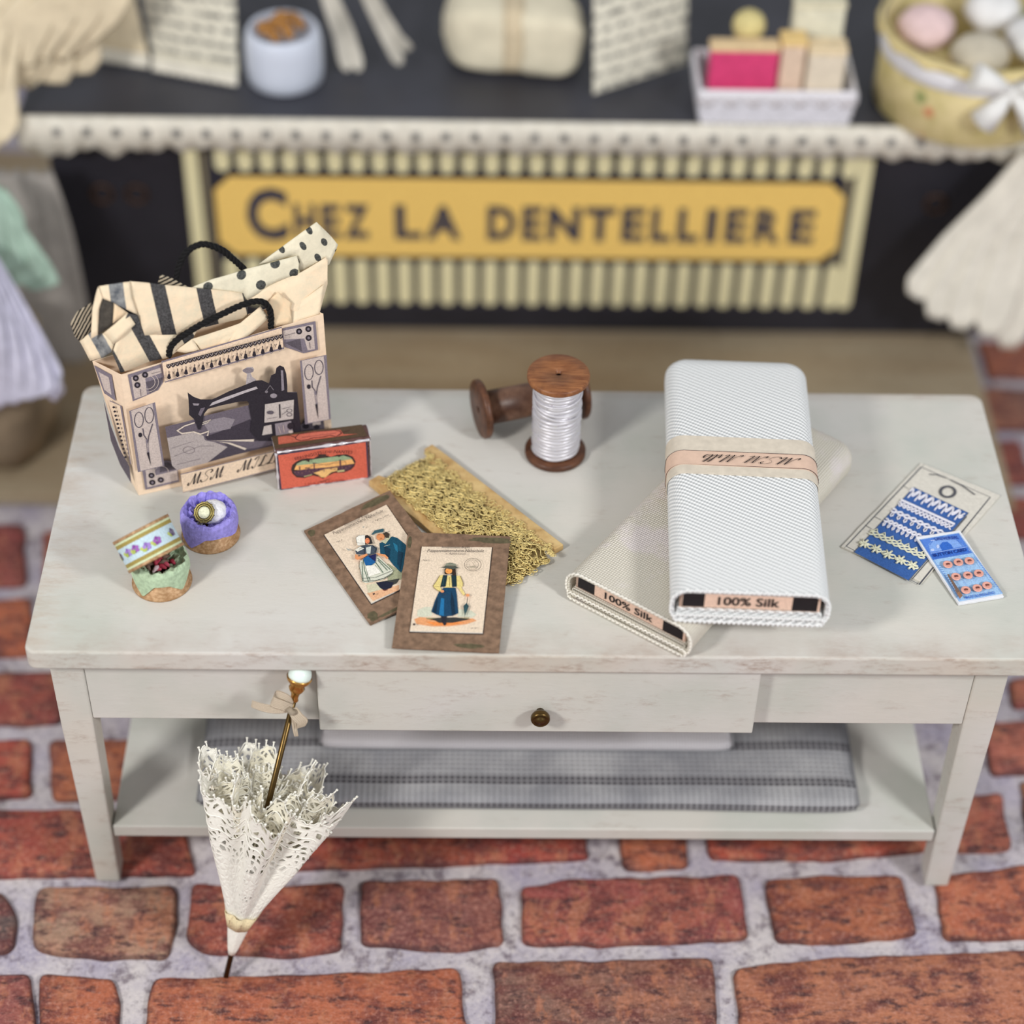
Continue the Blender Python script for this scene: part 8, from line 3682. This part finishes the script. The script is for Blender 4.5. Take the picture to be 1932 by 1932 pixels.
cloth_fan('ribbon_bundle', 'grey and cream ribbon ends trailing behind the white pot', 'ribbon', fg, plain((196, 190, 178), .85, 0, .12, 14, .2))
# printed paper cones
def newsprint():
    m, t = newmat('newsprint_paper', (226, 220, 202), .85, 0, .2)
    s = t.sep(t.uv()); ln = t.math('SINE', t.math('MULTIPLY', s[1], 2 * pi / .030)); n = t.noise(1, 3, .6, vec=t.uv(), sc=(60, 30, 1))
    k = t.math('MULTIPLY', t.rng(ln, .1, .5), t.rng(n, .42, .55)); t.link(t.mix(t.math('MULTIPLY', k, .8), srgb((226, 220, 202)), srgb((62, 62, 66))), t.b.inputs['Base Color']); return m
NEWS = newsprint()
packet_jobs = ((('printed_paper_wrap'), ((-.800, 1.695, ZC + .012), (-.616, 1.640, ZC + .010), (-.618, 1.77, ZC + .30), (-.84, 1.81, ZC + .30)), 'news', 'lace-edged wrap of printed paper standing left of the white pot'),
               (('cream_paper_wrap'), ((-.925, 1.735, ZC + .012), (-.812, 1.705, ZC + .012), (-.872, 1.83, ZC + .30), (-.99, 1.85, ZC + .30)), 'cream', 'plain cream lace-edged wrap between the gauze drape and the printed paper wrap'))
# white pot
wp = thing('white_pot', 'white ceramic pot with a brown top on the black counter', 'pot', (-.518, 1.665, ZC)); mb = MB(); Mx = Matrix.Translation((-.518, 1.668, ZC))
mb.lathe([(.074, .0), (.080, .004), (.0825, .03), (.0825, .085), (.078, .112), (.072, .122), (.066, .120), (.066, .10), (.0, .10)], plain((216, 222, 236), .35, 0, .02, 20, 0, .5), 44, Mx); mb.build('pot_body', wp)
mb = MB(); rnd = random.Random(1)
for k in range(34):
    a = rnd.uniform(0, 2 * pi); r = rnd.uniform(0, .045); c0 = Mx @ Vector((r * cos(a), r * sin(a), .112 + .028 * (1 - r / .05) + rnd.uniform(0, .01))); mb.lathe([(.0003, -.012), (.0105, -.005), (.012, .003), (.006, .010), (.0003, .012)], plain((172, 122, 66), .6, 0, .1, 80, .3), 10, Matrix.Translation(c0))
mb.build('dried_buds', wp)
# wrapped parcel
pc = thing('cloth_parcel', 'cream cloth parcel tied with beige ribbon in the middle of the counter', 'parcel', (-.03, 1.75, ZC)); mb = MB(); P = []
for i in range(33):
    u = -1 + 2 * i / 32; row = []
    for k in range(40):
        a = 2 * pi * k / 40; ce = math.copysign(abs(cos(a)) ** .45, cos(a)); se = math.copysign(abs(sin(a)) ** .45, sin(a)); pinch = 1 - .13 * math.exp(-(u / .14) ** 2); en = max(.04, (1 - abs(u) ** 7)) ** .5
        wr = 1 + .05 * noise.noise(Vector((u * 4, cos(a) * 2, sin(a) * 2)))
        row.append(Vector((-.03 + u * .15 * (1 + .02 * sin(3 * a)), 1.742 + .075 * ce * pinch * en * wr - .02 * u, ZC + .079 + .078 * se * pinch * en)))
    P.append(row)
b0 = mb.grid(P, plain((232, 222, 196), .85, 0, .06, 16, .5), closed=True); mb.cap([b0 + k for k in range(40)], mb.mats[0], True); mb.cap([b0 + 32 * 40 + k for k in range(40)], mb.mats[0]); mb.build('parcel_cloth', pc)
mb = MB(); RBN = plain((222, 204, 172), .7, 0, .05, 60, .2); P = []
for k in range(41):
    a = 2 * pi * k / 40; ce = math.copysign(abs(cos(a)) ** .5, cos(a)); se = math.copysign(abs(sin(a)) ** .5, sin(a)); P.append([Vector((-.03 + s_, 1.742 + .070 * ce, ZC + .0785 + .0745 * se)) for s_ in (-.022, .022)])
mb.grid(P, RBN); o = mb.build('ribbon', pc); s_ = o.modifiers.new('solid', 'SOLIDIFY'); s_.thickness = .004; s_.offset = 0
# newsprint packet leaning against the parcel
def packet(name, corners, th, m, label, edge=False):
    a, b, c, d = [Vector(p) for p in corners]; nrm = (b - a).cross(d - a).normalized(); mb = MB(); P = []; Q = []
    for i in range(13):
        v = i / 12; r1 = []; r2 = []
        for j in range(13):
            u = j / 12; p = a.lerp(b, u).lerp(d.lerp(c, u), v); k = (sin(pi * u) * sin(pi * v)) ** .4 * th / 2 + .0015; k *= 1 + .2 * noise.noise(p * 20); r1.append(p + nrm * k); r2.append(p - nrm * k)
        P.append(r1); Q.append(r2)
    L1 = (b - a).length; L2 = (d - a).length
    uvf = lambda i, j: (j / 12 * L1, i / 12 * L2)
    mb.grid(P, m, uvf=uvf); mb.grid(Q, m, uvf=uvf, flip=True)
    for e_ in (lambda k: (P[0][k], Q[0][k]), lambda k: (P[12][k], Q[12][k]), lambda k: (P[k][0], Q[k][0]), lambda k: (P[k][12], Q[k][12])): mb.grid([list(e_(k)) for k in range(13)], m)
    if edge:
        for q_ in range(3): mb.tube([P[0][0].lerp(P[0][12], k / 60) + Vector((0, -.004 - .004 * q_, .012 - .008 * q_ + .004 * abs(sin(k * pi / 6)))) + nrm * .004 for k in range(61)], .0055, CRM, 6)
    return tag(mb.build(name), label, 'wrapping paper' if edge else 'packet')
for nm_, cr_, kd_, lb_ in packet_jobs: packet(nm_, cr_, .03, NEWS if kd_ == 'news' else CRM2, lb_, True)
packet('newsprint_packet', ((.140, 1.605, ZC + .008), (.345, 1.725, ZC + .012), (.345, 1.86, ZC + .24), (.135, 1.745, ZC + .23)), .035, NEWS, 'packet of black and white printed paper between the parcel and the basket')
# basket
def basket():
    x0, x1, y0, y1 = .362, .668, 1.506, 1.66; t = thing('lace_basket', 'white lace-trimmed basket holding a pink box and cream packets', 'basket', ((x0 + x1) / 2, (y0 + y1) / 2, ZC))
    WB = plain((226, 224, 230), .85, 0, .05, 50, .4); mb = MB(); M0 = Matrix.Translation(((x0 + x1) / 2, (y0 + y1) / 2, ZC)); hh_ = .075; wv = (x1 - x0) / 2; dv = (y1 - y0) / 2
    mb.box((-wv + .005, -dv + .005, .001), (wv - .005, dv - .005, .012), WB, M0)
    for lv in range(9):
        z_ = .008 + lv * .0082; P = []
        for k in range(140):
            f = k / 140 * 4; sd = int(f); u = f - sd; c4 = [(-wv, -dv), (wv, -dv), (wv, dv), (-wv, dv)]; a = c4[sd]; b = c4[(sd + 1) % 4]; ox = .0022 * (1 if (k + lv) % 2 else -1)
            x_ = a[0] + (b[0] - a[0]) * u; y_ = a[1] + (b[1] - a[1]) * u; g = 1 + .0008 * lv * 10; P.append(M0 @ Vector((x_ * g + (ox if sd % 2 else 0), y_ * g + (0 if sd % 2 else ox), z_)))
        mb.tube(P, .0046, WB, 6, closed=True)
    mb.build('woven_side', t)
    mb = MB(); P = []
    for k in range(240):
        f = k / 240 * 4; sd = int(f); u = f - sd; c4 = [(-wv, -dv), (wv, -dv), (wv, dv), (-wv, dv)]; a = c4[sd]; b = c4[(sd + 1) % 4]; x_ = (a[0] + (b[0] - a[0]) * u) * 1.09; y_ = (a[1] + (b[1] - a[1]) * u) * 1.12
        s_ = abs(sin(k * pi / 8.57)); P.append([M0 @ Vector((x_ * .97, y_ * .95, .086)), M0 @ Vector((x_ * .985, y_ * .98, .080)), M0 @ Vector((x_ * 1.0, y_ * 1.0, .066 - .018 * s_))])
    rows_ = [[P[k][j] for k in range(240)] for j in range(3)]; mb.grid(rows_, plain((240, 236, 240), .85, 0, .03, 90, .3), closed=True, flip=True); o = mb.build('lace_edging', t); s_ = o.modifiers.new('solid', 'SOLIDIFY'); s_.thickness = .004
    def bx_(name, label, a, b, m, lidm, cat='box'):
        tt = thing(name, label, cat, ((a[0] + b[0]) / 2, (a[1] + b[1]) / 2, a[2])); m1 = MB(); m1.box(a, (b[0], b[1], b[2] - .014), m); m1.build('box_body', tt, .004); m1 = MB(); m1.box((a[0] - .002, a[1] - .002, b[2] - .0138), (b[0] + .002, b[1] + .002, b[2]), lidm); m1.build('box_lid', tt, .004)
    PNK = plain((222, 72, 122), .5, 0, .05, 50, .2); 
    bx_('pink_box', 'bright pink box with a cream lid in the white basket', (.372, 1.528, ZC + .013), (.512, 1.562, ZC + .172), PNK, plain((236, 206, 160), .6))
    bx_('cream_box', 'cream box standing at the right front of the white basket', (.574, 1.528, ZC + .013), (.652, 1.575, ZC + .168), plain((232, 218, 196), .7), plain((236, 214, 176), .7))
    bx_('peach_box', 'pale peach box between the pink box and the cream box', (.518, 1.535, ZC + .013), (.568, 1.58, ZC + .182), plain((230, 204, 180), .7), plain((240, 206, 140), .7))
    bx_('tall_packet', 'tall pale cream packet at the back right of the white basket', (.545, 1.595, ZC + .013), (.650, 1.635, ZC + .235), plain((226, 222, 200), .7), plain((222, 214, 186), .7))
    ball = MB(); ball.lathe([(.0003, -.034)] + [(.034 * cos(radians(q_)), .034 * sin(radians(q_))) for q_ in range(-75, 90, 15)] + [(.0003, .034)], plain((222, 206, 144), .7, 0, .1, 60, .5), 24, Matrix.Translation((.455, 1.608, ZC + .175)), rf=lambda a, r, z: 1 + .02 * sin(a * 14 + z * 260))
    ball.lathe([(.028, -.150), (.030, -.14), (.030, -.03)], plain((190, 178, 140), .7), 20, Matrix.Translation((.455, 1.608, ZC + .175)))
    tag(ball.build('yarn_ball'), 'pale yellow ball of yarn at the back of the white basket', 'yarn')
basket()
# round hat box
def floral():
    m, t = newmat('floral_paper', (222, 204, 150), .7, 0, .25); vo = t.add('ShaderNodeTexVoronoi'); vo.inputs['Scale'].default_value = 17; t.link(t.obj(), vo.inputs['Vector'])
    c = t.mix(t.rng(t.noise(14, 3), .4, .6), srgb((230, 212, 160)), srgb((206, 190, 132))); d = vo.outputs['Distance']; h = t.sep(vo.outputs['Color'])
    c = t.mix(t.math('MULTIPLY', t.rng(d, .36, .24), t.rng(h[0], .62, .64)), c, srgb((216, 110, 84))); c = t.mix(t.math('MULTIPLY', t.rng(d, .34, .2), t.rng(h[1], .66, .68)), c, srgb((150, 156, 100))); t.link(c, t.b.inputs['Base Color']); return m
FL = floral(); cx, cy, R = .935, 1.615, .195
hb = thing('hat_box', 'round floral hat box with a white ribbon at the right end of the counter', 'box', (cx, cy, ZC)); Mx = Matrix.Translation((cx, cy, ZC + .0005))
mb = MB(); mb.lathe([(R - .006, 0), (R, .004), (R, .185), (R - .005, .185), (R - .005, .01), (0, .01)], FL, 56, Mx); mb.build('box_body', hb)
mb = MB(); mb.lathe([(R + .001, .124), (R + .004, .126), (R + .004, .162), (R + .001, .164)], plain((236, 234, 238), .6, 0, .03, 40, .2), 56, Mx, capb=False, capt=False)
for (dx, dz, a_) in ((-.085, .040, .4), (.085, .030, -.4), (-.05, -.065, 1.3), (.06, -.07, 1.8)):
    p0 = Vector((cx + .035, cy - R - .010, ZC + .148)); p1 = p0 + Vector((dx, -.014, dz)); mb.tube([p0, p0.lerp(p1, .5) + Vector((0, -.01, .006)), p1], .026, plain((238, 236, 232), .6, 0, .03, 40, .2), 8, taper=lambda t: .35 + .85 * t)
mb.lathe([(.0003, -.014), (.013, 0), (.0003, .014)], plain((238, 236, 232), .6), 12, Matrix.Translation((cx + .035, cy - R - .018, ZC + .148))); mb.build('ribbon_bow', hb)
mb = MB(); P = []
for i in range(2):
    P.append([Vector((cx + (R + .004 + .010 * i) * cos(2 * pi * k / 120), cy + (R + .004 + .010 * i) * sin(2 * pi * k / 120), ZC + .185 - .012 * i + .006 * sin(k * .8) * i)) for k in range(120)])
mb.grid(P, plain((226, 206, 150), .7), closed=True); o = mb.build('rim_trim', hb); s_ = o.modifiers.new('solid', 'SOLIDIFY'); s_.thickness = .003
rnd = random.Random(12); cols = [((236, 206, 204), 'pale pink'), ((240, 238, 236), 'white'), ((206, 196, 176), 'beige'), ((238, 236, 234), 'white')]
for k, (dx, dy) in enumerate(((-.105, .02), (.05, .10), (-.01, -.09), (.115, -.02))):
    c_, nm = cols[k]; b_ = MB(); b_.lathe([(.0003, -.06)] + [(.06 * cos(radians(q_)), .045 * sin(radians(q_))) for q_ in range(-70, 90, 14)] + [(.0003, .046)], plain(c_, .85, 0, .06, 30, .6), 24, Matrix.Translation((cx + dx, cy + dy, ZC + .160)), rf=lambda a, r, z, s=k: 1 + .10 * noise.noise(Vector((cos(a) * 2, sin(a) * 2, s * 3 + z * 20))))
    tag(b_.build('crumpled_cloth'), ('pale pink cloth bundle in the hat box', 'white cloth bundle at the back right of the hat box', 'beige cloth bundle at the front of the hat box', 'white cloth bundle at the front right of the hat box')[k], 'cloth', 'cloth bundles in the hat box')
# left side: grey drape, sack, green ribbon, lace cloth
fg = []
for i in range(5): fg.append([[(-1.14 + i * .032, 1.46, .525), (-1.145 + i * .036, 1.44, .4), (-1.155 + i * .038, 1.42, .2), (-1.16 + i * .038, 1.41, .06)], .09, .03])
cloth_fan('grey_drape', 'grey cloth hanging down beside the left end of the counter', 'fabric', fg, GRYC)
mb = MB(); Mx = Matrix.Translation((-1.155, 1.19, .0305)); SACK = plain((146, 130, 108), .9, 0, .12, 14, .5)
mb.lathe([(.11, .0), (.135, .015), (.152, .08), (.150, .17), (.128, .24), (.135, .29), (.125, .29), (.11, .23), (0, .22)], SACK, 44, Mx, rf=lambda a, r, z: 1 + .05 * sin(5 * a) + .03 * sin(11 * a + z * 20)); tag(mb.build('linen_sack'), 'brown linen sack standing at the left edge of the picture', 'sack')
fg = []
for i, (x_, z_) in enumerate(((-1.10, .46), (-1.07, .43), (-1.035, .40), (-1.01, .385), (-1.12, .38))): fg.append([[(-1.12 + i * .012, 1.30, .63 - i * .01), (-1.09 + i * .01, 1.28, .57 - i * .012), (x_ , 1.26, z_ + .03), (x_ + .01, 1.25, z_)], .075, .03])
cloth_fan('green_ribbon', 'pale green gauze ribbon above the linen sack', 'ribbon', fg, plain((166, 190, 174), .85, 0, .12, 22, .4))
fg = []
for i in range(6): fg.append([[(-1.13 + i * .008, 1.18 + i * .004, .55 - i * .006), (-1.10 + i * .014, 1.12, .49 - i * .010), (-1.10 + i * .026, 1.05, .41 - i * .018), (-1.115 + i * .034, 1.015, .25 + i * .010)], .065, .016])
cloth_fan('lace_cloth', 'white lace cloth draped over the linen sack', 'cloth', fg, plain((206, 204, 222), .85, 0, .08, 40, .5))
